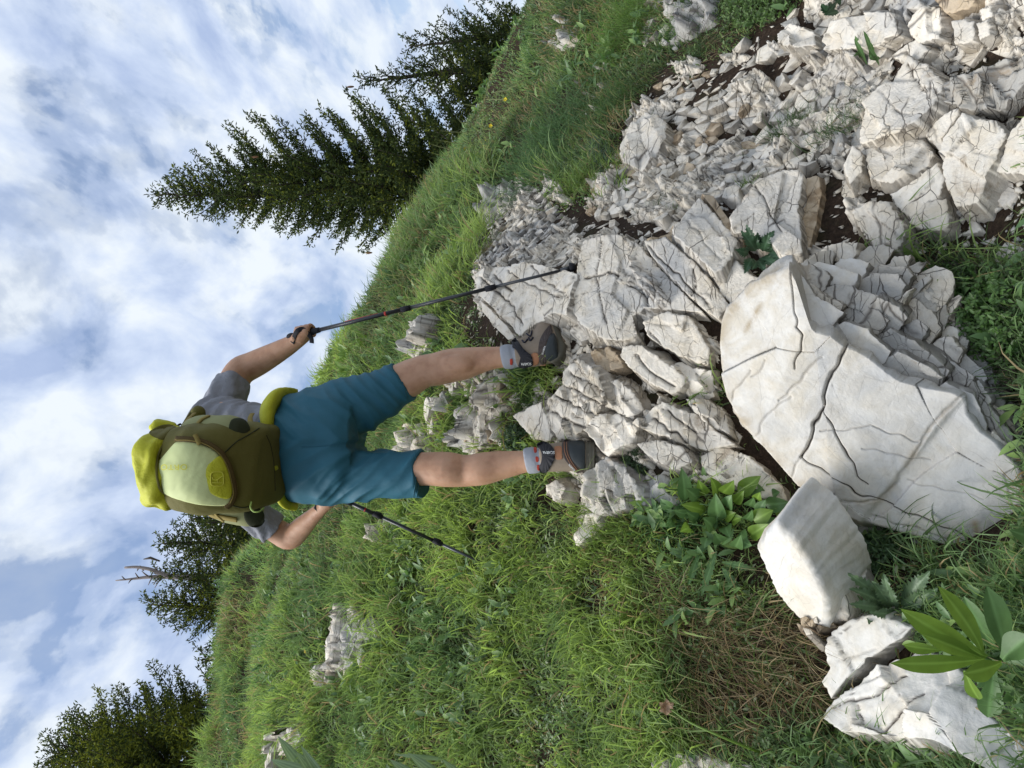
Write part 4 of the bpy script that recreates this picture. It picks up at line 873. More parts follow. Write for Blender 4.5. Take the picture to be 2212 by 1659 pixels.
F_ = (np.arange(n) * 6)[:, None, None] + of[None]
tag(put('gravel', V_.reshape(-1, 3), F_.reshape(-1, 3), ROCK), 'small white chips scattered on the brown soil', kind='stuff')
# ---------------------------------------------------------------- the hiker
from mathutils.bvhtree import BVHTree
from mathutils import geometry as mgeo
def skin_mat():
    m, t, b = newmat('skin'); p = geo_pos(t); n = noise_n(t, p, 18, 6, 0.6); f = noise_n(t, p, 220, 3, 0.6)
    c = ramp(t, [(0.3, (0.42, 0.22, 0.13)), (0.5, (0.53, 0.30, 0.185)), (0.72, (0.58, 0.34, 0.22))], n.outputs[0])
    t.links.new(c, b.inputs['Base Color']); b.inputs['Roughness'].default_value = 0.5; b.inputs['Specular IOR Level'].default_value = 0.35
    b.inputs['Subsurface Weight'].default_value = 0.12; b.inputs['Subsurface Radius'].default_value = (0.012, 0.005, 0.003); b.inputs['Subsurface Scale'].default_value = 1.0
    t.links.new(bump(t, mth(t, 'ADD', n.outputs[0], mth(t, 'MULTIPLY', f.outputs[0], .25)), 0.35, 0.006), b.inputs['Normal']); return m
SKIN = skin_mat()
def cloth(name, col, weave=900, fold=14, fstr=.5, fd=.012, var=.1, rough_=.8, aniso=(1, 1, 1)):
    m, t, b = newmat(name); p = geo_pos(t); n = noise_n(t, mapping(t, p, scale=aniso), fold, 5, .55, .5); w = noise_n(t, p, weave, 2, .5)
    k = noise_n(t, p, 5, 3, .5)
    c = mixc(t, k.outputs[0], tuple(x * (1 - var) for x in col), tuple(x * (1 + var) for x in col))
    t.links.new(c, b.inputs['Base Color']); b.inputs['Roughness'].default_value = rough_; b.inputs['Specular IOR Level'].default_value = .25
    t.links.new(bump(t, mth(t, 'ADD', n.outputs[0], mth(t, 'MULTIPLY', w.outputs[0], .05)), fstr, fd), b.inputs['Normal']); return m
TEAL = cloth('teal_fabric', (0.030, 0.125, 0.175), fold=9, fstr=.4, fd=.012, rough_=.62, aniso=(1, 1, .45)); GREYT = cloth('heather_grey_fabric', (0.26, 0.265, 0.29), weave=500, fold=16, fstr=.7, fd=.02)
ACID = cloth('acid_green_fabric', (0.55, 0.55, 0.035), fold=11, fstr=.7, fd=.025, rough_=.55); PALE = cloth('pale_lime_fabric', (0.66, 0.72, 0.34), fold=7, fstr=.45, fd=.01, rough_=.6)
OLIVE = cloth('olive_fabric', (0.145, 0.13, 0.032), fold=12, fstr=.5, fd=.015, rough_=.75); SAGE = cloth('sage_stretch_fabric', (0.29, 0.30, 0.14), fold=9, fstr=.3, fd=.01)
DARKOL = cloth('dark_mesh_fabric', (0.035, 0.04, 0.018), fold=300, fstr=.4, fd=.002); WEB = cloth('tan_webbing', (0.26, 0.20, 0.055), weave=400, fold=60, fstr=.3, fd=.003)
BROWNZ = cloth('brown_zip', (0.11, 0.075, 0.025), fold=160, fstr=.6, fd=.004); LIMECORD = plain('lime_cord', (0.36, 0.50, 0.12), .6)
PRINT = plain('yellow_print', (0.62, 0.60, 0.06), .6, var=.05); SUEDE = plain('grey_suede', (0.25, 0.20, 0.15), .9, bs=90, bstr=.4, bdist=.002, spec=.2)
BLACKF = plain('black_padding', (0.010, 0.010, 0.014), .75, bs=300, bstr=.3, bdist=.001); RUBBER = plain('dark_rubber', (0.022, 0.028, 0.030), .6, bs=70, bstr=.3, bdist=.002)
BROWNR = plain('brown_rubber', (0.05, 0.036, 0.030), .65, bs=120, bstr=.3, bdist=.002); SOLE = plain('dusty_sole', (0.095, 0.088, 0.066), .85, bs=60, bstr=.5, bdist=.003)
ORANGE = plain('copper_patch', (0.33, 0.15, 0.075), .7, bs=200, bstr=.3, bdist=.001); SOCK = cloth('grey_wool', (0.33, 0.345, 0.375), weave=300, fold=120, fstr=.5, fd=.003)
REDP = plain('red_knit', (0.45, 0.06, 0.035), .85); WHITEP = plain('white_print', (0.75, 0.75, 0.72), .6, var=.03); NAVY = plain('navy', (0.01, 0.012, 0.03), .8)
CARBON = plain('black_pole', (0.022, 0.024, 0.028), .38, spec=.6, bs=400, bstr=.1, bdist=.0006); ALU = plain('grey_pole', (0.07, 0.075, 0.085), .35, metal=.4)
REDM = plain('red_mark', (0.45, 0.03, 0.02), .5); CORK = plain('dark_foam', (0.028, 0.028, 0.032), .8, bs=300, bstr=.5, bdist=.001); HAIR = plain('hair', (0.05, 0.035, 0.025), .7, bs=200, bstr=.8, bdist=.003)
STEEL = plain('steel_tip', (0.4, 0.4, 0.4), .35, metal=.9)

def tube(path, rad, rad2=None, seg=16, ref=None, close=True, power=2.0, flat=None):
    """loft along a path; rad across `ref`, rad2 the other way"""
    path = np.asarray(path, float); n = len(path); rad = np.broadcast_to(np.asarray(rad, float), (n,)); rad2 = rad if rad2 is None else np.broadcast_to(np.asarray(rad2, float), (n,))
    T = np.gradient(path, axis=0); T /= np.linalg.norm(T, axis=1, keepdims=True) + 1e-9
    r = np.array([1.0, 0, 0]) if ref is None else np.asarray(ref, float)
    if ref is None and abs(unit(path[-1] - path[0])[0]) > .8: r = np.array([0, 0, 1.0])
    V = []; u = np.linspace(0, 2 * math.pi, seg, endpoint=False); c, s = np.cos(u), np.sin(u)
    if power != 2.0: c = np.sign(c) * np.abs(c) ** (2 / power); s = np.sign(s) * np.abs(s) ** (2 / power)
    for i in range(n):
        t = T[i]; a = r - np.dot(r, t) * t; a = unit(a); b = np.cross(t, a)
        if ref is None: r = a
        V.append(path[i] + rad[i] * c[:, None] * a + rad2[i] * s[:, None] * b)
    V = np.vstack(V + [path[:1], path[-1:]]); i = np.arange(seg); j = (i + 1) % seg
    q = np.vstack([np.stack([k * seg + i, k * seg + j, (k + 1) * seg + j, (k + 1) * seg + i], -1) for k in range(n - 1)])
    f = [q]
    if close: f.append(np.vstack([np.stack([np.full(seg, n * seg), j, i], -1), np.stack([np.full(seg, n * seg + 1), (n - 1) * seg + i, (n - 1) * seg + j], -1)]))
    return V, f
def smooth_path(pts, k=4):
    """Catmull-Rom through stations of any dimension"""
    p = np.asarray(pts, float); q = np.vstack([2 * p[0] - p[1], p, 2 * p[-1] - p[-2]]); out = []
    for i in range(1, len(q) - 2):
        for t in np.linspace(0, 1, k, endpoint=False):
            out.append(.5 * ((2 * q[i]) + (-q[i - 1] + q[i + 1]) * t + (2 * q[i - 1] - 5 * q[i] + 4 * q[i + 1] - q[i + 2]) * t * t + (-q[i - 1] + 3 * q[i] - 3 * q[i + 1] + q[i + 2]) * t ** 3))
    out.append(p[-1]); return np.array(out)
def mpp(x, Y): return Y * FOC / (FOC * CP - (1106 - x) * SP) / FOC
def limb(st, k=4, seg=20, flat=1.0, **kw):
    """stations given as picture x, y, depth, half width in picture units"""
    s = smooth_path(st, k); c = P(s[:, 0], s[:, 1], s[:, 2]); r = np.array([a[3] * mpp(a[0], a[2]) for a in s])
    return tube(c, r, r * flat, seg, **kw)
def ball(c, r, seg=20, rings=12, rot=None):
    th = np.linspace(0, math.pi, rings + 1)[1:-1]; u = np.linspace(0, 2 * math.pi, seg, endpoint=False)
    v = np.array([[math.sin(t) * math.cos(a), math.sin(t) * math.sin(a), math.cos(t)] for t in th for a in u] + [[0, 0, 1], [0, 0, -1]]) * np.asarray(r, float)
    if rot is not None: v = v @ np.asarray(rot).T
    v = v + np.asarray(c, float); i = np.arange(seg); j = (i + 1) % seg; m = rings - 1
    q = np.vstack([np.stack([k * seg + i, (k + 1) * seg + i, (k + 1) * seg + j, k * seg + j], -1) for k in range(m - 1)])
    t = np.vstack([np.stack([np.full(seg, m * seg), i, j], -1), np.stack([np.full(seg, m * seg + 1), (m - 1) * seg + j, (m - 1) * seg + i], -1)])
    return v, [q, t]
def join(parts):
    vs = []; qs = []; ts = []; off = 0
    for v, f in parts:
        vs.append(v)
        for a in f: (qs if a.shape[1] == 4 else ts).append(a + off)
        off += len(v)
    return np.vstack(vs), [np.vstack(x) for x in (qs, ts) if x]
def fuse(parts, voxel=.006, smooth_it=4, name='tmp'):
    """one continuous skin over overlapping lofts (voxel remesh), returned as arrays"""
    v, f = join(parts); o = link(name, mesh(name, v, f))
    m = o.modifiers.new('r', 'REMESH'); m.mode = 'VOXEL'; m.voxel_size = voxel
    s = o.modifiers.new('s', 'SMOOTH'); s.iterations = smooth_it; s.factor = .5
    bpy.context.view_layer.update(); dg = bpy.context.evaluated_depsgraph_get(); me = bpy.data.meshes.new_from_object(o.evaluated_get(dg))
    V = np.empty(len(me.vertices) * 3, np.float32); me.vertices.foreach_get('co', V); V = V.reshape(-1, 3).astype(float)
    lt = np.empty(len(me.polygons), np.int32); me.polygons.foreach_get('loop_total', lt); li = np.empty(len(me.loops), np.int32); me.loops.foreach_get('vertex_index', li)
    NN = np.empty(len(me.vertices) * 3, np.float32); me.vertices.foreach_get('normal', NN); NN = NN.reshape(-1, 3).astype(float)
    F = []; st = np.concatenate([[0], np.cumsum(lt)[:-1]])
    for k in (3, 4):
        w = st[lt == k]
        if len(w): F.append(li[w[:, None] + np.arange(k)])
    om = o.data; bpy.data.objects.remove(o); bpy.data.meshes.remove(om); bpy.data.meshes.remove(me)
    return V, F, NN
def bvh_of(v, f): return BVHTree.FromPolygons([tuple(p) for p in v], [tuple(int(i) for i in q) for a in f for q in a])
def cast(bv, x, y, lift=0.0):
    d = ray(np.float64(x), np.float64(y)); d = unit(d)
    for dx, dy in ((0, 0), (2, 0), (-2, 0), (0, 2), (0, -2), (5, 0), (-5, 0), (0, 5), (0, -5), (9, 0), (-9, 0), (0, 9), (0, -9)):
        e = unit(ray(np.float64(x + dx), np.float64(y + dy))); l, nn, _, dist = bv.ray_cast(Vector((0, 0, 0)), Vector(e))
        if l is not None:
            if (dx, dy) == (0, 0): p = np.array(l)
            else: p = d * dist
            return p + np.array(nn) * lift, np.array(nn)
    return None, None
def drape(name, poly, bv, mat, parent, lift=.004, thick=.004, ns=64, nr=10, puff=0.0, fold=0.0, label=None):
    """a fabric or rubber panel laid over the surface below it, with real thickness"""
    rs = np.random.RandomState(int(poly[0][0]) + len(poly)); B = resample(smooth_closed(poly), ns, 0, rs); c = B.mean(0); ts = np.linspace(0, 1, nr + 1)[1:]
    pts = [c] + [c + t * (b_ - c) for t in ts for b_ in B]; tt = [0] + [t for t in ts for _ in B]
    V = []; last = None
    for (x, y), t in zip(pts, tt):
        l = lift + puff * (1 - t ** 3) + fold * math.sin(x * .35 + y * .22) * math.sin(y * .13)
        p, nn = cast(bv, x, y, l)
        if p is None: p = last if last is not None else P(x, y, 2.4)
        last = p; V.append(p)
    edge = []
    for (x, y) in B:
        p, nn = cast(bv, c[0] + (x - c[0]) * 1.01, c[1] + (y - c[1]) * 1.01, -.002); edge.append(p if p is not None else V[-1])
    V = np.array(V + edge); i = np.arange(ns); j = (i + 1) % ns
    f = [np.stack([np.zeros(ns, int), 1 + i, 1 + j], -1), np.vstack([np.stack([1 + k * ns + i, 1 + (k + 1) * ns + i, 1 + (k + 1) * ns + j, 1 + k * ns + j], -1) for k in range(nr)])]
    nn = np.cross(V[1] - V[0], V[1 + ns // 4] - V[0])
    if nn @ V[0] > 0: f = [a[:, ::-1] for a in f]
    ob = put(name, V, f, mat, parent, True)
    if label: ob['label'] = label
    return ob
def smooth_closed(poly, k=4):
    p = np.asarray(poly, float); n = len(p); out = []
    for i in range(n):
        a, b, c, d = p[i - 1], p[i], p[(i + 1) % n], p[(i + 2) % n]
        for t in np.linspace(0, 1, k, endpoint=False):
            out.append(.5 * ((2 * b) + (-a + c) * t + (2 * a - 5 * b + 4 * c - d) * t * t + (-a + 3 * b - 3 * c + d) * t ** 3))
    return np.array(out)
def cord(name, pts, bv, mat, parent, r=.003, lift=.003, seg=8, flat=None, k=6, dense=3):
    """a cord, seam or strap following the surface through picture points"""
    s = smooth_path(np.asarray(pts, float), k * dense); L = []; NNs = []
    for a in s:
        p, nn = cast(bv, a[0], a[1], lift)
        if p is not None: L.append(p); NNs.append(nn)
    L = np.array(L)
    for _ in range(2): L[1:-1] = .25 * L[:-2] + .5 * L[1:-1] + .25 * L[2:]
    if flat is None: v, f = tube(L, r, None, seg)
    else:
        V = []; NN = np.array(NNs)
        T = np.gradient(L, axis=0)
        for i in range(len(L)):
            sd = unit(np.cross(T[i], NN[i])); V += [L[i] - sd * r - NN[i] * .002, L[i] - sd * r + NN[i] * flat, L[i] + sd * r + NN[i] * flat, L[i] + sd * r - NN[i] * .002]
        v = np.array(V); i = np.arange(4); j = (i + 1) % 4
        f = [np.vstack([np.stack([k_ * 4 + i, k_ * 4 + j, k_ * 4 + 4 + j, k_ * 4 + 4 + i], -1) for k_ in range(len(L) - 1)] + [np.array([[3, 2, 1, 0]]), np.array([[0, 1, 2, 3]]) + 4 * (len(L) - 1)])]
    return put(name, v, f, mat, parent, flat is None)
def letters(name, txt, at, adv, up, bv, mat, parent, h, lift=.0015, bold=.0, spread=1.0):
    """printed lettering: `adv` and `up` are picture directions of the writing, h its height in picture units"""
    cu = bpy.data.curves.new('t', 'FONT'); cu.body = txt; cu.size = 1; cu.offset = bold; cu.resolution_u = 3; cu.space_character = spread; o = bpy.data.objects.new('t', cu); COL.objects.link(o)
    bpy.context.view_layer.update(); me = bpy.data.meshes.new_from_object(o.evaluated_get(bpy.context.evaluated_depsgraph_get()))
    V = [tuple(v.co) for v in me.vertices]; F = [tuple(p.vertices) for p in me.polygons]; bpy.data.objects.remove(o); bpy.data.curves.remove(cu); bpy.data.meshes.remove(me)
    a = unit(adv); u = unit(up); out = []; last = P(*at, 2.4)
    for v in V:
        x = at[0] + (a[0] * v[0] + u[0] * v[1]) * h / .7; y = at[1] + (a[1] * v[0] + u[1] * v[1]) * h / .7
        p, nn = cast(bv, x, y, lift); last = p if p is not None else last; out.append(last)
    me = bpy.data.meshes.new(name); c = np.mean(out, 0); me.from_pydata([tuple(p - c) for p in out], [], F); me.materials.append(mat)
    ob = link(name, me, parent); q = np.zeros(3); k = parent
    while k is not None: q += np.array(k.location); k = k.parent
    ob.location = c - q; return ob

HB = np.array([-.26, 2.6, .14])
man = empty('person', HB, 'hiker seen from behind in grey t-shirt and teal shorts, climbing the rocks with two poles', 'person')
LL = [(650, 1030, 2.63, 58), (760, 1028, 2.62, 50), (860, 1018, 2.59, 42), (912, 1013, 2.57, 36), (965, 1014, 2.55, 38), (1005, 1017, 2.56, 34), (1041, 1013, 2.55, 35.5), (1078, 1006, 2.55, 32), (1114, 1000, 2.54, 26.5), (1140, 996, 2.53, 23.5), (1200, 990, 2.52, 23), (1240, 988, 2.52, 22)]
RL = [(650, 910, 2.64, 58), (760, 880, 2.66, 50), (830, 846, 2.68, 44), (875, 822, 2.68, 41), (914, 803, 2.68, 36), (940, 798, 2.68, 35.5), (968, 791, 2.68, 36.5), (1005, 785, 2.68, 35), (1041, 777, 2.68, 28.5), (1078, 772, 2.67, 23.5), (1130, 770, 2.67, 22.5), (1180, 768, 2.66, 22)]
TOR = [(700, 965, 2.64, 105), (650, 968, 2.63, 112), (590, 970, 2.66, 92), (530, 968, 2.70, 94), (480, 966, 2.75, 104), (448, 964, 2.78, 100), (425, 962, 2.80, 60), (412, 970, 2.84, 36), (402, 980, 2.87, 34)]
RA = [(462, 905, 2.78, 36), (480, 870, 2.82, 36), (503, 828, 2.90, 33), (520, 802, 2.94, 32), (550, 787, 2.95, 29.5), (590, 766, 2.93, 25), (630, 743, 2.90, 19), (654, 729, 2.88, 14.5), (660, 722, 2.88, 15)]
LA = [(470, 1035, 2.78, 34), (510, 1082, 2.82, 32), (570, 1128, 2.87, 27), (600, 1148, 2.90, 26), (628, 1160, 2.91, 27), (655, 1136, 2.88, 23), (680, 1112, 2.84, 17), (700, 1094, 2.81, 14), (712, 1084, 2.80, 14)]
HC = P(402, 985, 2.88)
def hand(g, d, wrist, k_dir, away, mirror=1):
    """palm, four fingers of unequal length curled round the grip, and a thumb; g = middle of the grip, d = pole direction (down)"""
    d = unit(d); e1 = unit(k_dir - np.dot(k_dir, d) * d); e2 = unit(away - np.dot(away, d) * d - np.dot(away, e1) * e1); parts = []
    offs = [-.030, -.009, .012, .031]; lens = [.95, 1.0, .96, .82]; rr = [.0098, .0100, .0096, .0086]
    for o_, l_, r_ in zip(offs, lens, rr):
        pts = [g + d * o_ * .8 - e2 * .022 + e1 * .012]
        for q, a in enumerate(np.linspace(-.5, 3.5 * l_, 9)):
            R = .028 - .0012 * q
            if q in (3, 6): R += .0025
            pts.append(g + d * o_ + R * (math.cos(a) * e1 + math.sin(a) * e2))
        rad = r_ * np.linspace(1.12, .82, len(pts)); parts.append(tube(np.array(pts), rad, None, 12)); parts.append(ball(pts[-1], (rad[-1],) * 3, 10, 6)); parts.append(ball(pts[2], (r_ * 1.2,) * 3, 10, 6))
    pal = [wrist, wrist * .55 + (g - e2 * .026) * .45, g - e2 * .026 + e1 * .004, g - e2 * .020 + e1 * .018]
    parts.append(tube(smooth_path(pal, 4), np.linspace(.027, .040, 13), np.linspace(.022, .016, 13), 18, ref=d))
    th = [wrist * .5 + (g - e2 * .02) * .5 - d * .018, g - d * .040 - e2 * .024 - e1 * .012, g - d * .048 - e1 * .026 - e2 * .004, g - d * .036 - e1 * .024 + e2 * .018, g - d * .026 - e1 * .012 + e2 * .030]
    parts.append(tube(smooth_path(th, 4), np.linspace(.0165, .0095, 17), None, 12)); parts.append(ball(th[-1], (.0095,) * 3, 10, 6))
    return parts
gR = P(657, 718, 2.865); tipR = hit([1243], [577])[0][0]; topR = P(623, 729, 2.885); dR = unit(tipR - topR)
gR = topR + dR * np.dot(gR - topR, dR)
tipL = hit([1066], [1226])[0][0]; gL = P(716, 1068, 2.80); dL = unit(tipL - gL)
wR = P(648, 733, 2.872); wL = P(700, 1092, 2.805)
body = [limb(LL, flat=1.02), limb(RL, flat=1.02), limb(TOR, seg=28, flat=.62), limb(RA, flat=.95), limb(LA, flat=.95),
        ball(P(1030, 1010, 2.545), (.040, .036, .08)), ball(P(985, 786, 2.635), (.036, .03, .07)), ball(P(518, 806, 2.95), (.045, .042, .042)), ball(P(628, 1164, 2.91), (.043, .042, .042)),
        ball(HC, (.076, .096, .108)), ball(HC + [0, .035, -.06], (.055, .06, .055)), ball(HC + [0, .105, -.02], (.014, .016, .026)), ball(HC + [.08, .0, -.015], (.012, .018, .03)), ball(HC + [-.08, .0, -.015], (.012, .018, .03)), ball(HC + [0, .094, -.062], (.024, .012, .008)),
        ball(HC + [.032, .082, .012], (.015, .012, .010)), ball(HC + [-.032, .082, .012], (.015, .012, .010))]
body += hand(gR, dR, wR, Rv - .2 * Uv, np.array([0, 1.0, 0]) + .2 * Rv); body += hand(gL, dL, wL, -Rv, np.array([0, 1.0, 0]))
bv_, bf_, bn_ = fuse(body, .0048, 3, 'body')
bv_ = bv_ + bn_ * (.0007 * fbm(bv_ * np.array([26, 26, 12]), 4, 9) + .0014 * np.clip(vnoise(bv_ * np.array([14, 14, 5]) + 4, 21), 0, 1) ** 2)[:, None]
put('body', bv_, bf_, SKIN, man, True)
# hair
hv, hf, hn = fuse([ball(HC + [0, -.012, .016], (.083, .098, .106)), ball(HC + [0, -.045, -.03], (.07, .06, .07))], .006, 3); hv = hv + hn * (.004 * fbm(hv * 60, 2, 4))[:, None]
k = (hv[:, 1] < HC[1] + .045) | (hv[:, 2] > HC[2] + .06); fm = [a[k[a].all(1)] for a in hf]; put('hair', hv, fm, HAIR, man, True)
for sx in (-1, 1): e = put('eye', *ball(HC + [.032 * sx, .090, .012], (.011,) * 3, 12, 8), WHITEP, man, True)
# t-shirt
TS = [(625, 970, 2.66, 100), (590, 970, 2.67, 98), (530, 968, 2.70, 101), (480, 966, 2.75, 110), (450, 964, 2.78, 106), (428, 962, 2.80, 66), (416, 962, 2.815, 46)]
RS = [(462, 912, 2.78, 40), (480, 872, 2.82, 41), (498, 842, 2.875, 40), (505, 828, 2.90, 39)]
LS = [(466, 1030, 2.78, 40), (505, 1078, 2.82, 40), (560, 1122, 2.865, 34), (592, 1144, 2.895, 33)]
sv, sf, sn = fuse([limb(TS, seg=28, flat=.66), limb(RS), limb(LS)], .0055, 4)
sv = sv + sn * (.006 * fbm(sv * np.array([16, 16, 7]) + 3, 3, 2) + .004 * np.sin(sv[:, 2] * 90 + 6 * vnoise(sv * 9, 3)))[:, None]
put('t_shirt', sv, sf, GREYT, man, True)
# shorts
PEL = [(596, 970, 2.655, 94), (622, 970, 2.645, 112), (655, 968, 2.635, 122), (704, 963, 2.63, 130), (750, 957, 2.635, 130), (778, 955, 2.64, 110)]
RSH = [(690, 905, 2.64, 66), (740, 886, 2.65, 68), (800, 862, 2.665, 61), (840, 842, 2.675, 53), (872, 822, 2.68, 46)]
LSH = [(690, 1030, 2.62, 64), (740, 1026, 2.61, 64), (800, 1023, 2.605, 61), (860, 1023, 2.595, 56), (914, 1022, 2.585, 54)]
shp, shf, shn = fuse([limb(PEL, seg=36, flat=.80), limb(RSH, seg=28), limb(LSH, seg=28), ball(P(700, 905, 2.575), (.105, .085, .12)), ball(P(700, 1022, 2.565), (.105, .085, .12))], .0055, 6)
X_, Y_ = px(shp); f1 = (X_ - 640) / 270.0
ph = (X_ - 780) * .5 + np.abs(Y_ - 950) * .55
crease = (1 - 2 * np.abs(np.sin(ph * .085 + 1.6 * vnoise(shp * 6, 5)))) * np.clip(vnoise(shp * 4 + 7, 6) + .4, 0, 1) + .7 * (1 - 2 * np.abs(np.sin(ph * .19 + 2 * vnoise(shp * 8, 8)))) * np.clip(vnoise(shp * 5 + 2, 9) + .15, 0, 1)
shp = shp + shn * (.0075 * crease + .006 * fbm(shp * 7, 3, 12))[:, None]
shp = shp - shn * (.012 * np.exp(-((Y_ - 962) / 9) ** 2) * np.clip((X_ - 640) / 60, 0, 1))[:, None]
sho = put('shorts', shp, shf, TEAL, man, True); BVS = bvh_of(shp, shf)
for pts in ([(857, 784), (868, 822), (879, 862)], [(903, 974), (905, 1024), (900, 1074)], [(896, 974), (898, 1024), (893, 1075)]): cord('hem_seam', pts, BVS, TEAL, sho, .0016, .0012, 6)
cord('seat_seam', [(650, 966), (700, 963), (770, 952)], BVS, TEAL, sho, .0014, .001, 6)

# ---------------------------------------------------------------- boots and socks
def bootpart(name, polys, parent, mat, **kw): return drape(name, polys, BVB, mat, parent, **kw)
# left boot, seen from behind
lb = [limb([(1168, 991, 2.515, 27), (1176, 990, 2.515, 29), (1195, 988, 2.51, 31), (1225, 986, 2.505, 32), (1262, 986, 2.505, 33), (1275, 986, 2.505, 33)], flat=1.15, power=2.3)]
def footbed(hx, hy, hY, tx, ty, tY, w, h0=.035, h1=.075): 
    a = P(hx, hy, hY); b = P(tx, ty, tY); return tube([a, a * .8 + b * .2, a * .5 + b * .5, a * .2 + b * .8, b, b + unit(b - a) * .02], np.array([.034, .038, .042, .048, .042, .02]) * w, np.array([.05, .055, .050, .040, .032, .02]), 24, ref=np.cross(unit(b - a), [0, 0, 1]), power=2.4)
lb.append(footbed(1240, 988, 2.50, 1232, 1012, 2.74, 1.0))
Lv, Lf, Ln = fuse(lb, .0045, 4); boot = put('boot', Lv, Lf, SUEDE, man, True); BVB = bvh_of(Lv, Lf)
drape('heel_cup', [(1229, 958), (1240, 955), (1262, 956), (1264, 985), (1262, 1012), (1248, 1005), (1236, 993), (1230, 976)], BVB, RUBBER, boot, .005, puff=.003)
drape('rand', [(1215, 956), (1228, 953), (1232, 975), (1238, 993), (1248, 1006), (1261, 1014), (1258, 1024), (1243, 1018), (1228, 1002), (1217, 985)], BVB, BROWNR, boot, .004)
for off in (0, 5): cord('stitching', [(1219 + off, 958), (1221 + off, 978), (1231 + off, 998), (1246 + off * .6, 1014)], BVB, ORANGE, boot, .0009, .0055, 5)
drape('heel_patch', [(1199, 966), (1213, 966), (1214, 980), (1214, 991), (1201, 991), (1199, 978)], BVB, ORANGE, boot, .003)
drape('collar', [(1160, 962), (1172, 957), (1185, 960), (1196, 970), (1199, 982), (1196, 996), (1187, 1010), (1180, 1018), (1167, 1015), (1170, 1000), (1172, 985), (1168, 972)], BVB, BLACKF, boot, .006, puff=.004)
so1 = limb([(1262, 987, 2.505, 34.5), (1287, 987, 2.505, 35)], k=3, flat=1.1, power=2.4)
so2 = footbed(1270, 990, 2.50, 1262, 1014, 2.74, 1.03); so2 = (so2[0] + np.array([0, 0, -.018]), so2[1]) if False else so2
v_, f_, n_ = fuse([so1], .004, 1); v_ = v_ + n_ * (.002 * np.sin(v_[:, 2] * 560))[:, None]; put('sole', v_, f_, SOLE, boot, True)
a = P(1274, 990, 2.50); b = P(1262, 1014, 2.76); v_, f_ = tube([a, a * .6 + b * .4, a * .25 + b * .75, b], [.036, .040, .046, .03], [.018, .016, .015, .012], 24, ref=(1, 0, 0), power=3); put('sole_front', v_, f_, SOLE, boot, True)
letters('lettering', 'SCARPA', (1200, 977), (-1, 0), (0, 1), BVB, WHITEP, boot, 4.6, .0112, .01, 1.05)
letters('lettering', 'SCARPA', (1243, 1012), (-.72, -.70), (-.7, .72), BVB, WHITEP, boot, 3.4, .0075, .01)
sv_, sf_, _ = fuse([limb([(1135, 996, 2.53, 26), (1141, 995, 2.53, 28.5), (1157, 994, 2.525, 28.5), (1162, 993, 2.525, 26), (1180, 992, 2.52, 26)])], .004, 2)
sock = put('sock', sv_, sf_, SOCK, man, True); BVK = bvh_of(sv_, sf_)
for q in ((1156, 972), (1160, 992), (1163, 1010)): drape('red_pattern', [(q[0] - 3, q[1] - 5), (q[0] + 3, q[1] - 4), (q[0] + 3, q[1] + 5), (q[0] - 2, q[1] + 5)], BVK, REDP, sock, .0015, ns=16, nr=3)
# right boot, toe pointing right
rb = [limb([(1116, 769, 2.66, 25), (1130, 767, 2.66, 27), (1150, 764, 2.66, 29), (1180, 757, 2.66, 30), (1205, 752, 2.66, 30)], flat=1.1, power=2.2)]
a = P(1192, 756, 2.655); b = P(1186, 693, 2.74)
rb.append(tube(smooth_path([a, a * .7 + b * .3 + [0, 0, .012], a * .35 + b * .65 + [0, 0, .008], b + [0, 0, -.002], b + unit(b - a) * .025 + [0, 0, -.008]], 3), smooth_path([[.040], [.043], [.046], [.040], [.015]], 3)[:, 0], smooth_path([[.060], [.058], [.046], [.034], [.015]], 3)[:, 0], 24, ref=np.cross(unit(b - a), [0, 0, 1]), power=2.3))
rb.append(limb([(1120, 748, 2.68, 14), (1150, 735, 2.70, 17), (1172, 715, 2.72, 17)], flat=1.3))
Lv, Lf, Ln = fuse(rb, .0045, 4); boot = put('boot', Lv, Lf, SUEDE, man, True); BVB = bvh_of(Lv, Lf)
drape('heel_cup', [(1182, 776), (1177, 765), (1180, 748), (1188, 728), (1196, 722), (1200, 735), (1202, 755), (1206, 776), (1194, 780)], BVB, RUBBER, boot, .005, puff=.003)
drape('rand', [(1166, 782), (1163, 762), (1165, 742), (1173, 722), (1188, 703), (1192, 712), (1193, 719), (1184, 730), (1178, 748), (1175, 765), (1180, 779), (1174, 786)], BVB, BROWNR, boot, .004)
drape('heel_patch', [(1148, 765), (1162, 764), (1163, 784), (1150, 787)], BVB, ORANGE, boot, .003)
drape('collar', [(1108, 738), (1116, 733), (1126, 748), (1138, 760), (1148, 768), (1151, 780), (1149, 788), (1130, 793), (1120, 788), (1126, 776), (1118, 760), (1110, 750)], BVB, BLACKF, boot, .006, puff=.004)
for q in ([(1128, 736), (1134, 741), (1140, 733)], [(1142, 730), (1146, 737), (1153, 729)], [(1138, 722), (1146, 727), (1150, 716)]): cord('lace', q, BVB, NAVY, boot, .0028, .003, 6)
a = P(1204, 764, 2.65); b = P(1198, 690, 2.745)
v_, f_ = tube(smooth_path([a + [-.035, 0, .012], a + [0, 0, -.008], a * .6 + b * .4, a * .3 + b * .7 + [0, 0, .006], b, b + unit(b - a) * .03 + [0, 0, .008]], 4), smooth_path([[.030], [.040], [.041], [.046], [.042], [.018]], 4)[:, 0], smooth_path([[.016], [.026], [.020], [.019], [.018], [.010]], 4)[:, 0], 28, ref=np.cross(unit(b - a), [0, 0, 1]), power=3)
v_ = v_ + np.array([0, 0, 1.0]) * (.0016 * np.sin(v_ @ unit(b - a) * 420))[:, None]; put('sole', v_, f_, SOLE, boot, True)
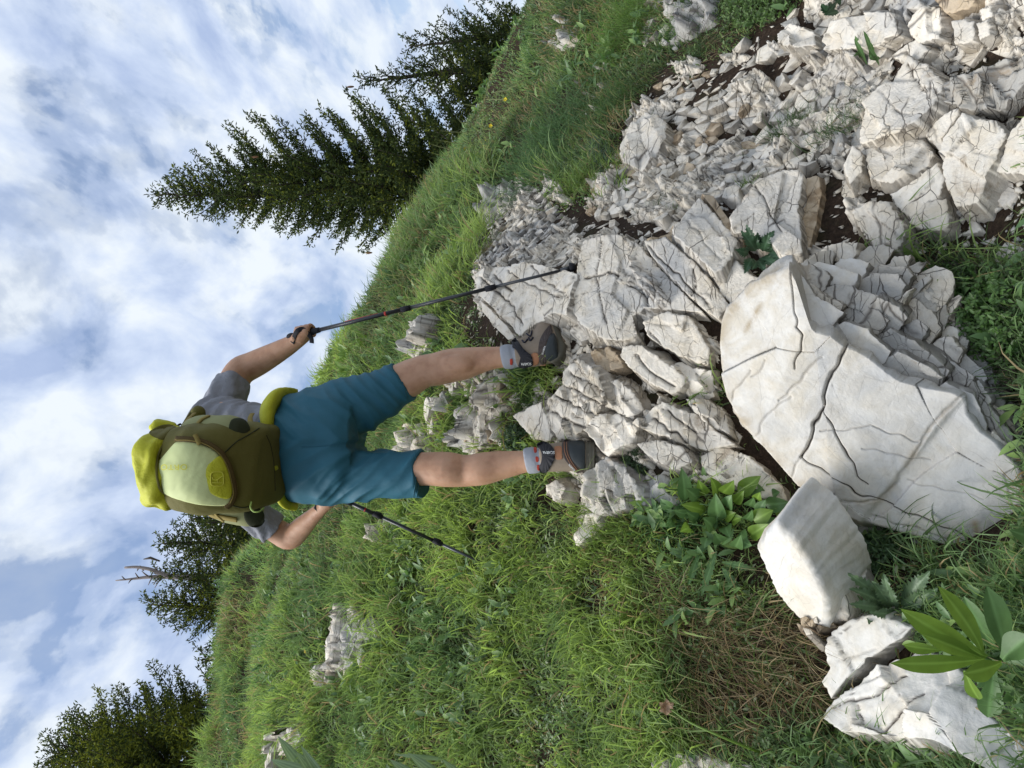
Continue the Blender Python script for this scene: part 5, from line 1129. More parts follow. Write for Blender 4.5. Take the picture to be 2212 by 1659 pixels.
letters('lettering', 'SCARPA', (1172, 772), (-.15, -.99), (-.99, .15), BVB, WHITEP, boot, 3.6, .0065, .01) if False else letters('lettering', 'SCARPA', (1173, 766), (.38, -.92), (-.92, -.38), BVB, WHITEP, boot, 3.6, .0075, .01)
letters('lettering', 'SCARPA', (1148, 780), (-1, .05), (.05, 1), BVB, WHITEP, boot, 4.2, .0105, .01)
sv_, sf_, _ = fuse([limb([(1084, 772, 2.67, 23), (1090, 771, 2.67, 26.5), (1104, 770, 2.67, 27), (1109, 769, 2.67, 25), (1132, 768, 2.665, 24)])], .004, 2)
sock = put('sock', sv_, sf_, SOCK, man, True); BVK = bvh_of(sv_, sf_); drape('red_pattern', [(1102, 776), (1107, 776), (1107, 787), (1102, 787)], BVK, REDP, sock, .0015, ns=16, nr=3)
# wristbands
o_ = put('wristband', *tube([P(690, 1101, 2.824), P(695, 1098, 2.816)], .026, None, 20), BLACKF, man, True)

# ---------------------------------------------------------------- trekking poles
def rod(name, a, b, r0, r1, mat, parent, seg=14): return put(name, *tube([a, b], [r0, r1], None, seg), mat, parent, True)
def trekking_pole(label, top, tip, fr, red=True):
    d = unit(tip - top); L = np.linalg.norm(tip - top); at = lambda t: top + d * L * t
    r = empty('trekking_pole', tip, label, 'trekking pole', 'trekking poles held by the hiker')
    put('grip', *tube(smooth_path([at(0) - d * .006, at(0), at(0) + d * .016, at(0) + d * .032, at(0) + d * .10, at(0) + d * .15], 3), smooth_path([[.004], [.013], [.0165], [.0135], [.0145], [.011]], 3)[:, 0], None, 16), CORK, r, True)
    rod('upper_shaft', at(0) + d * .14, at(fr[0]), .0085, .0085, CARBON, r); rod('middle_shaft', at(fr[0]), at(fr[1]), .0072, .0072, CARBON, r); rod('lower_shaft', at(fr[1]), at(fr[2]), .0062, .0055, CARBON if red else ALU, r)
    for q in (fr[0], fr[1]):
        s = frame(d)[0]; k = rod('clamp', at(q) - d * .020, at(q) + d * .020, .0115, .0105, BLACKF, r); put('lever', *tube([at(q) - d * .014 - s * .014, at(q) + d * .012 - s * .017], [.005, .004], None, 8), BLACKF, k, True)
    rod('red_ring', at(fr[0] - .075), at(fr[0] - .068), .0089, .0089, REDM, r)
    rod('red_stripe', at(.22) + Rv * .004 , at(.34) + Rv * .004, .006, .006, REDM, r, 8) if red else None
    rod('tip_collar', at(fr[2] - .01), at(fr[2] + .02), .0085, .0095, CARBON, r)
    rod('basket', at(fr[2] + .02), at(fr[2] + .035), .022, .014, BLACKF, r, 12) if red else None
    rod('tip', at(fr[2] + .02), tip, .007, .0045, BLACKF, r); return r
trekking_pole('black trekking pole planted on white rock, gripped in the hiker\'s raised right hand', topR, tipR, (.44, .73, .965))
topL = gL - dL * .06
trekking_pole('grey trekking pole running into the grass left of the hiker, half hidden behind his shorts', topL, tipL, (.34, .68, .985), False)
# strap over the right hand
e1 = unit(Rv - np.dot(Rv, dR) * dR); e2 = unit(np.cross(dR, e1)); e2 = e2 if e2[1] > 0 else -e2
st = smooth_path([wR - e2 * .016 + dR * -.028 - e1 * .01, gR - e2 * .046 - dR * .012 + e1 * .004, gR - e2 * .040 + dR * .012 + e1 * .012, gR - e2 * .030 + dR * .026 - e1 * .004, gR + dR * .030 - e2 * .012 - e1 * .026, gR + dR * .022 - e1 * .045], 5)
put('hand_strap', *tube(st, .0022, .010, 10, ref=np.array([0, 1., 0]), power=3), BLACKF, man, True)
# ---------------------------------------------------------------- the backpack
pk = empty('backpack', (-.28, 2.4, 1.24), 'bulging olive and lime backpack on the hiker\'s back', 'backpack')
PXc = -.285
def ringloft(st, seg=36, power=3.6, k=4):
    """stations: z, half width, front depth, rear depth, centre x"""
    s = smooth_path(st, k); u = np.linspace(0, 2 * math.pi, seg, endpoint=False); c, q = np.cos(u), np.sin(u); c = np.sign(c) * np.abs(c) ** (2 / power); q = np.sign(q) * np.abs(q) ** (2 / power); V = []
    for z, w, yf, yb, x in s: V.append(np.stack([x + w * c, .5 * (yf + yb) + .5 * (yb - yf) * q, np.full(seg, z)], -1))
    n = len(s); cs = [np.array([[s[0, 4], .5 * (s[0, 2] + s[0, 3]), s[0, 0]]]), np.array([[s[-1, 4], .5 * (s[-1, 2] + s[-1, 3]), s[-1, 0]]])]
    i = np.arange(seg); j = (i + 1) % seg; f = [np.vstack([np.stack([m * seg + i, m * seg + j, (m + 1) * seg + j, (m + 1) * seg + i], -1) for m in range(n - 1)]), np.vstack([np.stack([np.full(seg, n * seg), j, i], -1), np.stack([np.full(seg, n * seg + 1), (n - 1) * seg + i, (n - 1) * seg + j], -1)])]
    return np.vstack(V + cs), f
mv, mf, mn = fuse([ringloft([(1.222, .085, 2.40, 2.52, PXc + .01), (1.235, .130, 2.33, 2.54, PXc), (1.27, .148, 2.26, 2.56, PXc), (1.33, .156, 2.205, 2.57, PXc), (1.40, .157, 2.175, 2.585, PXc), (1.47, .152, 2.185, 2.60, PXc), (1.52, .142, 2.215, 2.61, PXc), (1.55, .130, 2.26, 2.62, PXc), (1.57, .11, 2.30, 2.62, PXc)])], .006, 6)
mv = mv + mn * (.004 * fbm(mv * 9, 3, 5) + .002 * np.sin(mv[:, 2] * 60 + 5 * vnoise(mv * 8, 2)))[:, None]
bag = put('main_bag', mv, mf, OLIVE, pk, True); BM = bvh_of(mv, mf)
drape('front_panel', [(338, 1009), (362, 978), (385, 955), (410, 954), (436, 961), (460, 972), (474, 985), (486, 1005), (495, 1035), (501, 1062), (497, 1082), (488, 1090), (444, 1090), (405, 1083), (370, 1072), (347, 1056), (338, 1036)], BM, PALE, pk, .005, ns=110, nr=20, puff=.010, fold=.0005)
BP_ = BM
drape('lower_badge_panel', [(443, 1012), (456, 998), (474, 985), (486, 1005), (495, 1035), (499, 1060), (493, 1074), (472, 1072), (451, 1060), (444, 1036)], BM, ACID, pk, .013, ns=60, nr=10, puff=.006)
z = cord('zip', [(384, 950), (410, 951), (440, 957), (464, 968), (482, 986), (494, 1010), (502, 1040), (505, 1066), (498, 1084), (488, 1093)], BM, BROWNZ, pk, .0085, .006, flat=.006)
cord('zip_teeth', [(386, 953), (412, 954), (441, 961), (462, 972), (479, 989), (490, 1011), (498, 1041), (501, 1066), (495, 1083)], BM, WEB, z, .0016, .0135, 6)
cord('bottom_seam', [(483, 980), (510, 955), (536, 940), (560, 925)], BM, DARKOL, pk, .0018, .001, 6)
cord('bottom_seam', [(498, 1090), (520, 1096), (540, 1094)], BM, DARKOL, pk, .0018, .001, 6)
cord('base_seam', [(575, 940), (585, 965), (592, 1010), (594, 1060)], BM, DARKOL, pk, .0014, .001, 6)
drape('small_print', [(592, 1008), (598, 1006), (600, 1013), (594, 1016)], BM, ACID, pk, .002, ns=12, nr=2)
letters('lettering', 'ORTO', (411, 1002), (-1, 0), (0, 1), BM, PRINT, pk, 12, .020, .012, 1.12)
# badge: rounded square outline with the branching sign in it
def rr(cx_, cy_, hx, hy, r):
    out = []
    for sx, sy, a0 in ((1, 1, 0), (-1, 1, 90), (-1, -1, 180), (1, -1, 270)):
        for a in (0, 30, 60, 90): t = math.radians(a0 + a); out.append((cx_ + sx * (hx - r) + r * math.cos(t), cy_ + sy * (hy - r) + r * math.sin(t)))
    return out + out[:2]
bc = (467, 1032)
cord('badge_frame', rr(bc[0], bc[1], 12.5, 15.5, 7), BM, PRINT, pk, .0016, .0215, k=1, flat=.001, dense=2)
cord('badge_stroke', [(478, bc[1] + 9), (468, bc[1] + 9), (457, bc[1] + 9)], BM, PRINT, pk, .0016, .0215, flat=.001)
cord('badge_stroke', [(478, bc[1] - 6), (471, bc[1]), (466, bc[1] + 3), (459, bc[1] + 2), (457, bc[1] - 4)], BM, PRINT, pk, .0016, .0215, flat=.001)
cord('badge_stroke', [(467, bc[1] + 2), (468, bc[1] + 9)], BM, PRINT, pk, .0016, .0215, flat=.001)
# side panels and the stretch pockets
def pod(st, mat, name, **kw):
    v, f, n = fuse([limb(st, seg=24, **kw)], .0055, 4); v = v + n * (.003 * fbm(v * 10, 2, 3))[:, None]; return put(name, v, f, mat, pk, True), bvh_of(v, f)
s1, B1 = pod([(405, 935, 2.42, 20), (430, 930, 2.36, 34), (470, 932, 2.33, 36), (505, 932, 2.32, 34), (532, 938, 2.34, 22)], SAGE, 'side_panel')
s2, B2 = pod([(440, 1085, 2.45, 16), (470, 1095, 2.42, 26), (505, 1102, 2.40, 30), (540, 1108, 2.40, 30), (566, 1112, 2.42, 20)], SAGE, 'side_panel')
drape('pocket', [(494, 925), (500, 908), (516, 904), (530, 910), (538, 925), (534, 942), (520, 951), (504, 949), (495, 938)], B1, DARKOL, pk, .003, puff=.002)
drape('pocket', [(530, 1100), (545, 1096), (562, 1100), (570, 1114), (568, 1130), (554, 1138), (538, 1134), (528, 1118)], B2, DARKOL, pk, .003, puff=.002)
cord('compression_strap', [(418, 944), (424, 924), (436, 908), (452, 900)], B1, WEB, pk, .007, .003, flat=.003)
cord('compression_strap', [(432, 962), (422, 944)], BM, WEB, pk, .007, .012, flat=.003)
cord('compression_strap', [(440, 1096), (460, 1112), (490, 1118), (513, 1122)], B2, WEB, pk, .008, .004, flat=.003)
cord('compression_strap', [(460, 1092), (470, 1110), (486, 1124)], B2, WEB, pk, .005, .006, flat=.003)
# lid
lv, lf, ln = fuse([ringloft([(1.500, .116, 2.225, 2.60, PXc + .004), (1.512, .132, 2.185, 2.60, PXc), (1.55, .136, 2.170, 2.60, PXc), (1.585, .131, 2.185, 2.58, PXc - .003), (1.608, .112, 2.225, 2.53, PXc - .005), (1.618, .07, 2.29, 2.46, PXc)], power=3.4),
                   limb([(330, 935, 2.36, 16), (352, 928, 2.38, 20), (376, 930, 2.40, 16)]), limb([(335, 1062, 2.28, 16), (360, 1073, 2.33, 15), (390, 1082, 2.38, 10)])], .0055, 5)
a_, b_ = px(lv); lv = lv + ln * (.010 * fbm(lv * np.array([9, 9, 16]), 3, 8) + .006 * (1 - 2 * np.abs(vnoise(lv * np.array([12, 12, 20]) + 3, 14))) + .004 * np.sin((a_ + b_ * .7) * .12 + 3 * vnoise(lv * 7, 4)))[:, None]
lid = put('lid', lv, lf, ACID, pk, True); BL = bvh_of(lv, lf)
drape('lid_side', [(322, 936), (342, 921), (366, 917), (385, 926), (394, 936), (380, 946), (362, 946), (348, 950)], BL, OLIVE, lid, .002, puff=.002)
cord('lid_piping', [(372, 938), (352, 960), (340, 985), (338, 1010), (340, 1035), (348, 1060), (375, 1078)], BL, OLIVE, lid, .004, .002)
put('buckle_strap', *tube(smooth_path([P(376, 925, 2.42), P(390, 916, 2.44), P(392, 922, 2.43)], 4), .004, .0015, 8), NAVY, pk, True)
# load straps, shoulder straps and hip belt
put('shoulder_strap', *tube(smooth_path([P(395, 930, 2.50), P(410, 905, 2.58), P(420, 893, 2.66), P(440, 897, 2.76)], 5), .024, .008, 14, ref=(1, 0, 0)), OLIVE, pk, True)
put('shoulder_strap', *tube(smooth_path([P(420, 1050, 2.52), P(430, 1062, 2.62), P(445, 1070, 2.74)], 5), .024, .008, 14, ref=(1, 0, 0)), OLIVE, pk, True)
put('load_strap', *tube(smooth_path([P(398, 938, 2.44), P(402, 912, 2.48), P(420, 892, 2.56)], 5), .008, .002, 10, ref=(0, 0, 1)), WEB, pk, True)
put('strap_padding', *ball(P(428, 893, 2.60), (.030, .03, .026)), OLIVE, pk, True)
put('stabiliser_strap', *tube(smooth_path([P(545, 925, 2.46), P(540, 905, 2.52), P(545, 893, 2.58)], 5), .009, .002, 10, ref=(0, 0, 1)), WEB, pk, True)
hb, hbf, hbn = fuse([limb([(578, 928, 2.50, 26), (578, 900, 2.52, 37), (586, 876, 2.55, 38), (602, 862, 2.60, 31), (624, 852, 2.66, 20), (641, 848, 2.70, 9)], flat=.45)], .005, 4)
hb = hb + hbn * (.004 * fbm(hb * 12, 3, 8))[:, None]; w_ = put('hip_belt', hb, hbf, ACID, pk, True); BH = bvh_of(hb, hbf); cord('belt_seam', [(600, 925), (604, 895), (618, 872), (640, 856)], BH, OLIVE, w_, .002, .001, 6)
hb, hbf, hbn = fuse([limb([(600, 1050, 2.50, 16), (606, 1075, 2.53, 14), (618, 1090, 2.58, 11), (640, 1094, 2.66, 10)], flat=.6)], .005, 4); put('hip_belt', hb, hbf, ACID, pk, True)
put('cord_loop', *tube(smooth_path([P(543, 1084, 2.30), P(541, 1096, 2.285), P(548, 1105, 2.28), P(560, 1105, 2.29), P(570, 1097, 2.33)], 5), .0028, None, 8), LIMECORD, pk, True)
# ---------------------------------------------------------------- spruces on the ridge
NEED = np.array([(0.085, 0.12, 0.045), (0.11, 0.15, 0.048), (0.07, 0.10, 0.04), (0.15, 0.185, 0.05)])
def shoots(base, dirv, L, Wd, col, rs):
    """needle covered shoots: three crossed, ragged spindles each"""
    n = len(base); a = np.cross(dirv, rs.randn(n, 3)); a /= np.linalg.norm(a, axis=1, keepdims=True) + 1e-9; b = np.cross(dirv, a); V = []; F = []; m = 0
    for k in range(3):
        t = k * math.pi / 3; s = a * math.cos(t) + b * math.sin(t)
        V += [base, base + dirv * (L * .45)[:, None] + s * (Wd * .5)[:, None], base + dirv * L[:, None], base + dirv * (L * .55)[:, None] - s * (Wd * .5)[:, None]]; F.append([4 * k, 4 * k + 1, 4 * k + 2, 4 * k + 3])
    V = np.stack(V, 1); off = (np.arange(n) * 12)[:, None]; Q = np.vstack([off + np.array([f]) for f in F])
    return V.reshape(-1, 3), [Q], np.repeat(col[:, None], 12, 1).reshape(-1, 3)
def spruce(label, tip, Y, wr, wl, seed, bright=.12, nb=110, bare=.05, up=.35, droop=.45, low=.0, name='spruce_tree', cones=0, tops=(), trunk2=False, group='spruce trees along the ridge', dens=1.0, base_drop=.15):
    """tip is a picture point; wr / wl are the half widths (m) towards the right and left of the upright view, top to bottom"""
    rs = np.random.RandomState(seed); T = P(tip[0], tip[1], Y); bz = float(H(T[0], Y)) - base_drop; h = T[2] - bz
    root = empty(name, (T[0], Y, bz), label, 'spruce tree', group)
    tp = np.array([[T[0] + .03 * math.sin(z * 2 + seed), Y, bz + z] for z in np.linspace(0, h, 12)])
    put('trunk', *tube(tp, np.linspace(.022 * h + .02, .006, 12), None, 9), BARK, root, True)
    if trunk2: put('trunk', *tube(np.array([[T[0] + .28 - .02 * z, Y + .1, bz + z] for z in np.linspace(0, h * .75, 10)]), np.linspace(.07, .02, 10), None, 9), BARK, root, True)
    BS = []; BD = []; limbs = []; tt = np.linspace(0, 1, 9); wr = np.array(wr, float); wl = np.array(wl, float)
    for i in range(nb):
        t = (i + rs.rand()) / nb; t = t ** .85
        if t > 1 - low: continue
        az = i * 2.4 + rs.rand() * .9; c = math.cos(az)
        w = (np.interp(t, np.linspace(0, 1, len(wr)), wr) * max(c, 0) ** 1 + np.interp(t, np.linspace(0, 1, len(wl)), wl) * max(-c, 0) + .5 * (np.interp(t, np.linspace(0, 1, len(wr)), wr) + np.interp(t, np.linspace(0, 1, len(wl)), wl)) * (1 - abs(c))) / (abs(c) + (1 - abs(c)))
        L = max(.12, w * rs.uniform(.80, 1.18)); z0 = h * (1 - t) - L * .05; out = np.array([c, math.sin(az), 0]); sd = np.array([-out[1], out[0], 0])
        u_ = up * (1 - t) * 1.6 + .1; dr = droop * (.3 + t)
        s = np.linspace(0, 1, 7); pth = np.array([T[0], Y, bz + z0]) + out * (L * s)[:, None] + np.array([0, 0, 1]) * (L * (u_ * s - dr * s * 1.1 + dr * .95 * s ** 2.2))[:, None] + sd * (L * .08 * np.sin(s * 3 + i))[:, None]
        limbs.append((pth, L))
        ns = max(3, int(L / (.048 if h < 3.2 else .055))); 
        for q in np.linspace(.12, 1, ns):
            k = q * 6; k0 = int(min(k, 5)); p = pth[k0] + (pth[k0 + 1] - pth[k0]) * (k - k0); d = unit(pth[k0 + 1] - pth[k0])
            BS.append(p); BD.append(unit(d + .5 * rs.randn(3)))
            for sg in (-1, 1):
                tl = min((.30 * L * (1.15 - q) + .05) * rs.uniform(.6, 1.2), .42); td = unit(d * .75 + sd * sg * .8 + np.array([0, 0, -.28 * rs.rand() + .1]))
                nt2 = max(1, int(tl / .042 * dens))
                for r in range(nt2):
                    u = (r + 1) / nt2; pp = p + td * tl * u + np.array([0, 0, -.12 * tl * u * u]); BS.append(pp - td * .02); BD.append(unit(td + .55 * rs.randn(3) + np.array([0, 0, .12])))
                    for _ in range(3): BS.append(pp - td * .03 + .012 * rs.randn(3)); BD.append(unit(td * .5 + d * .4 * rs.randn() + .75 * rs.randn(3)))
    BS = np.array(BS); BD = np.array(BD); n = len(BS)
    col = NEED[rs.randint(0, 4, n)] * (.75 + .5 * rs.rand(n, 1)); cl_ = fbm(BS * 2.4, 2, seed); br = rs.rand(n) < bright * (1 + 1.5 * cl_); col[br] = np.array([.30, .33, .06]) * (.7 + .5 * rs.rand(br.sum(), 1))
    L_ = .042 + .032 * rs.rand(n); V, F, C = shoots(BS, BD, L_, .012 + .006 * rs.rand(n), col, rs)
    cr = put('crown', V, F, NEEDLE, root, False, {'tint': ('POINT', C)})
    put('limbs', *join([tube(p, np.linspace(.010 + .006 * L, .003, 7), None, 5) for p, L in limbs]), BARK, root, True)
    if cones:
        cs = []
        for k in rs.randint(0, n, cones): cs.append(ball(BS[k] + [0, -.03, -.05], (.014, .014, .05), 7, 6))
        tag(put('cones', *join(cs), plain('cone_scales', (.22, .11, .05), .8), root, True), kind='stuff')
    return root
spruce('tallest dark spruce, standing right behind the grassy ridge between the hiker\'s pole and the edge', (333, 425), 9.2, [.05, .36, .60, .84, .98, 1.10, 1.26, 1.36, 1.4], [.05, .22, .38, .50, .62, .70, .74, .72, .66], 4, .12, 205, up=.5, droop=.62, cones=14, trunk2=True, dens=1.0)
spruce('spruce with one upswept side top, close on the right of the tallest spruce', (787, 172), 9.6, [.04, .2, .45, .7, .8], [.04, .2, .4, .6, .7], 5, .13, 66, up=.9, droop=.3)
spruce('leaning dark spruce top, second to the right of the tallest spruce', (882, 95), 9.9, [.05, .25, .45, .6, .7], [.05, .2, .45, .6, .7], 6, .12, 60, up=.9, droop=.3)
spruce('small spruce top standing lowest in the ridge row', (955, 106), 10.2, [.05, .22, .4, .5, .5], [.05, .22, .4, .6, .6], 7, .12, 34, up=.8, droop=.3)
spruce('low dark spruce bush filling the dip of the ridge', (985, 200), 9.3, [.1, .4, .6, .7], [.1, .4, .6, .7], 8, .10, 50, up=.6, droop=.3)
spruce('tall spruce cut by the upper picture edge, only its drooping left side showing', (820, -75), 10.5, [.1, .3, .5, .8, .9], [.1, .3, .62, .92, 1.0], 9, .10, 130, up=.3, droop=.6)
spruce('bright tipped spruce at the lower left picture corner', (112, 1628), 8.8, [.10, .42, .70, .92, 1.15, 1.2, 1.0], [.06, .3, .5, .6, .7, .7, .7], 10, .38, 170, up=.6, droop=.35, dens=.9)
CL = 'spruce trees of the left ridge clump'
spruce('broad spruce left of the backpack, nearest to it', (352, 1172), 9.4, [.08, .35, .55, .7, .75], [.08, .3, .5, .6, .6], 11, .30, 110, up=.6, droop=.3, group=CL)
spruce('spruce carrying the bare grey snag, in the middle of the left clump', (335, 1236), 9.8, [.1, .3, .5, .6], [.1, .3, .5, .6], 12, .22, 90, up=.5, droop=.3, group=CL)
spruce('spruce with a pointed top at the far left of the clump', (320, 1302), 9.5, [.07, .28, .45, .55, .6], [.07, .28, .5, .7, .75], 13, .30, 100, up=.6, droop=.3, group=CL)
spruce('dark spruce directly beside the backpack\'s left pocket', (408, 1120), 9.2, [.08, .3, .45, .5], [.08, .3, .5, .5], 14, .18, 70, up=.6, droop=.3, group=CL)
spruce('small low spruce on the slope between the clump and the corner spruce', (432, 1420), 9.0, [.05, .2, .3, .3], [.05, .25, .3, .3], 15, .3, 22, up=.7, droop=.2, group=CL, base_drop=.3)
spruce('tiny spruce sprig beside the small low spruce', (441, 1466), 8.8, [.04, .12, .2], [.04, .15, .2], 16, .3, 12, up=.7, droop=.2, group=CL, base_drop=.3)
sg = empty('dead_snag', P(385, 1247, 9.75), 'bare grey forked snag sticking up out of the left spruce clump', 'dead tree')
put('stem', *tube(smooth_path([P(430, 1248, 9.75), P(385, 1247, 9.75), P(330, 1246, 9.75), P(290, 1250, 9.75), P(250, 1254, 9.75)], 3), np.linspace(.045, .008, 13), None, 8), DEADWOOD, sg, True)
put('fork', *tube(smooth_path([P(372, 1247, 9.75), P(345, 1238, 9.72), P(325, 1230, 9.70), P(295, 1225, 9.7), P(270, 1226, 9.7)], 3), np.linspace(.038, .016, 13), None, 8), DEADWOOD, sg, True)
rs = np.random.RandomState(2)
for (x, y, dx, dy) in [(345, 1247, -14, 12), (330, 1246, -10, 14), (310, 1232, -8, -8), (320, 1245, -14, -9), (300, 1249, -8, -9), (285, 1250, -8, 8), (270, 1252, -7, -6), (335, 1234, 6, -9), (300, 1226, -4, 6), (350, 1247, -16, 18)]:
    put('twig', *tube([P(x, y, 9.74), P(x + dx * .6, y + dy * .7, 9.7), P(x + dx, y + dy * 1.3, 9.68)], [.012, .009, .004], None, 6), DEADWOOD, sg, True)
put('twig', *tube([P(345, 1212, 9.5), P(325, 1205, 9.5), P(310, 1208, 9.5)], [.012, .02, .006], None, 6), BARK, sg, True)
# ---------------------------------------------------------------- individual plants
def leafmat(name, col, trans=.25, rough_=.42, stripes=0):
    m, t, b = newmat(name); L = t.links.new; p = geo_pos(t); n = noise_n(t, p, 35, 4, .6)
    at = t.nodes.new('ShaderNodeAttribute'); at.attribute_name = 'rib'
    c = mixc(t, n.outputs[0], tuple(x * .75 for x in col), tuple(x * 1.25 for x in col))
    rb = at.outputs['Fac']
    if stripes: rb = mth(t, 'MAXIMUM', rb, mth(t, 'MULTIPLY', mth(t, 'POWER', mth(t, 'ABSOLUTE', mth(t, 'SINE', mth(t, 'MULTIPLY', rb, stripes))), 6), .0))
    c = mixc(t, mth(t, 'MULTIPLY', rb, .55), c, tuple(min(1, x * 1.9 + .03) for x in col)); L(c, b.inputs['Base Color'])
    b.inputs['Roughness'].default_value = rough_; b.inputs['Specular IOR Level'].default_value = .45
    L(bump(t, n.outputs[0], .25, .004), b.inputs['Normal'])
    tr = t.nodes.new('ShaderNodeBsdfTranslucent'); L(c, tr.inputs['Color']); ms = t.nodes.new('ShaderNodeMixShader'); ms.inputs[0].default_value = trans
    L(b.outputs[0], ms.inputs[1]); L(tr.outputs[0], ms.inputs[2]); L(ms.outputs[0], t.nodes['Material Output'].inputs['Surface']); return m
LM_BRIGHT = leafmat('bright_lance_leaf', (0.17, 0.28, 0.04), .35); LM_MID = leafmat('mid_green_leaf', (0.10, 0.19, 0.06)); LM_DARK = leafmat('dark_toothed_leaf', (0.045, 0.095, 0.045), .15)
LM_THIS = leafmat('grey_green_thistle_leaf', (0.11, 0.17, 0.085), .15); LM_STRIPE = leafmat('pleated_leaf', (0.20, 0.28, 0.14)); YEL = plain('yellow_petals', (.75, .58, .02), .6, var=.08)
def leaf_geo(p0, p1, side, up, W, arch=.15, twist=0, prof=(.12, .5, .85, 1, .95, .7, .35, .02), teeth=0, cup=.25, nl=14, wave=.0, seed=0, ribs=0):
    n = nl if not teeth else max(nl, teeth * 2 + 2); m = 9; t = np.linspace(0, 1, n); L = np.linalg.norm(p1 - p0); d = p1 - p0
    c = p0 + d * t[:, None] + up * (arch * L * 4 * t * (1 - t))[:, None]
    pf = smooth_path(np.array(prof)[:, None], 4)[:, 0]; w = np.clip(np.interp(t, np.linspace(0, 1, len(pf)), pf), .01, 2) * W * .5
    if teeth: w = w * np.where(np.arange(n) % 2 == 0, 1.12, .70)
    s = np.linspace(-1, 1, m); ang = twist * t
    sd = side[None] * np.cos(ang)[:, None] + up[None] * np.sin(ang)[:, None]
    V = c[:, None] + sd[:, None] * (w[:, None] * s[None])[..., None] + up * (cup * w[:, None] * np.abs(s)[None] ** 1.3 + wave * L * np.sin(t[:, None] * 16 + seed + 2 * s[None]) * np.abs(s)[None])[..., None]
    if ribs: V = V + up * (.03 * W * np.abs(np.sin(s * ribs))[None] * np.sin(np.pi * t)[:, None])[..., None]
    if teeth: V = V + (unit(d) * .35 * (np.abs(s)[None] * np.where(np.arange(n) % 2 == 0, 1, 0)[:, None] * w[:, None])[..., None])
    idx = np.arange(n * m).reshape(n, m); f = np.stack([idx[:-1, :-1], idx[:-1, 1:], idx[1:, 1:], idx[1:, :-1]], -1).reshape(-1, 4)
    rib = np.where(np.abs(s) < .05, 1.0, 0)[None] * np.ones((n, 1))
    if ribs: rib = np.tile((np.abs(np.sin(s * ribs)) < .45) * 1.0, (n, 1))
    return V.reshape(-1, 3), [f], rib.ravel()
def leaf_px(parent, a, b, wpx, la, lb, mat, name='leaf', label=None, **kw):
    """a leaf between two picture points, la / lb = how far base and tip stand off the hillside towards the viewer (m)"""
    h, _ = hit([a[0]], [a[1]]); n0 = Hn(h[:, 0], h[:, 1])[0]; Y0 = h[0][1]; p0 = P(a[0], a[1], Y0 - la); p1 = P(b[0], b[1], Y0 - lb)
    v = unit(-(p0 + p1)); d = unit(p1 - p0); tw = kw.pop('roll', 0); side = unit(np.cross(d, v)); up = np.cross(side, d); up = up if up @ v > 0 else -up
    side, up = side * math.cos(tw) + up * math.sin(tw), up * math.cos(tw) - side * math.sin(tw)
    V, F, rib = leaf_geo(p0, p1, side, up, wpx * mpp(a[0], Y0), **kw)
    o = put(name, V, F, mat, parent, True, {'rib': ('POINT', rib)})
    if label: o['label'] = label
    return o
def plant(name, at, label, cat='plant', group=None):
    h, _ = hit([at[0]], [at[1]]); return empty(name, h[0], label, cat, group)
LANCE = (.22, .35, .55, .8, 1, .98, .75, .03); OVAL = (.15, .7, 1, 1, .9, .7, .4, .02)
# big lance leaved plant, lower right (closeup scale .1984, from 1837.7 / 1234.3)
pl = plant('lance_leaf_plant', (2140, 1430), 'large bright green plant with long lance shaped leaves over the lower right rocks')
c_ = lambda X, Y: (1837.7 + X * .1984, 1234.3 + Y * .1984)
for a, b, w, la, lb, r, m in [((1480, 930), (545, 410), 42, .16, .26, .2, LM_BRIGHT), ((1440, 900), (950, 160), 34, .17, .30, -.4, LM_BRIGHT), ((1460, 950), (435, 1000), 34, .16, .24, .3, LM_BRIGHT), ((1420, 940), (770, 680), 30, .20, .27, 0, LM_BRIGHT), ((1000, 850), (570, 800), 24, .14, .16, .4, LM_BRIGHT),
                              ((1690, 950), (1480, 160), 46, .10, .16, -.3, LM_MID), ((1600, 900), (1230, 270), 36, .07, .09, .2, LM_MID), ((1640, 990), (1230, 1110), 40, .18, .22, .5, LM_BRIGHT), ((1240, 1080), (1400, 1395), 26, .22, .20, -.5, LM_BRIGHT), ((1560, 1060), (1490, 1590), 44, .12, .10, .1, LM_MID), ((1650, 960), (1950, 700), 50, .17, .22, .3, LM_MID),
                              ((1700, 980), (2000, 880), 40, .12, .15, -.3, LM_MID), ((1300, 850), (1440, 640), 16, .1, .12, 0, LM_MID)]:
    leaf_px(pl, c_(*a), c_(*b), w, la, lb, m, prof=LANCE, arch=.06, cup=.3, nl=18, roll=r)
put('stem', *tube([P(2120, 1418, 1.50), P(2150, 1428, 1.55), P(2200, 1440, 1.64)], [.004, .006, .007], None, 8), LM_MID, pl, True)
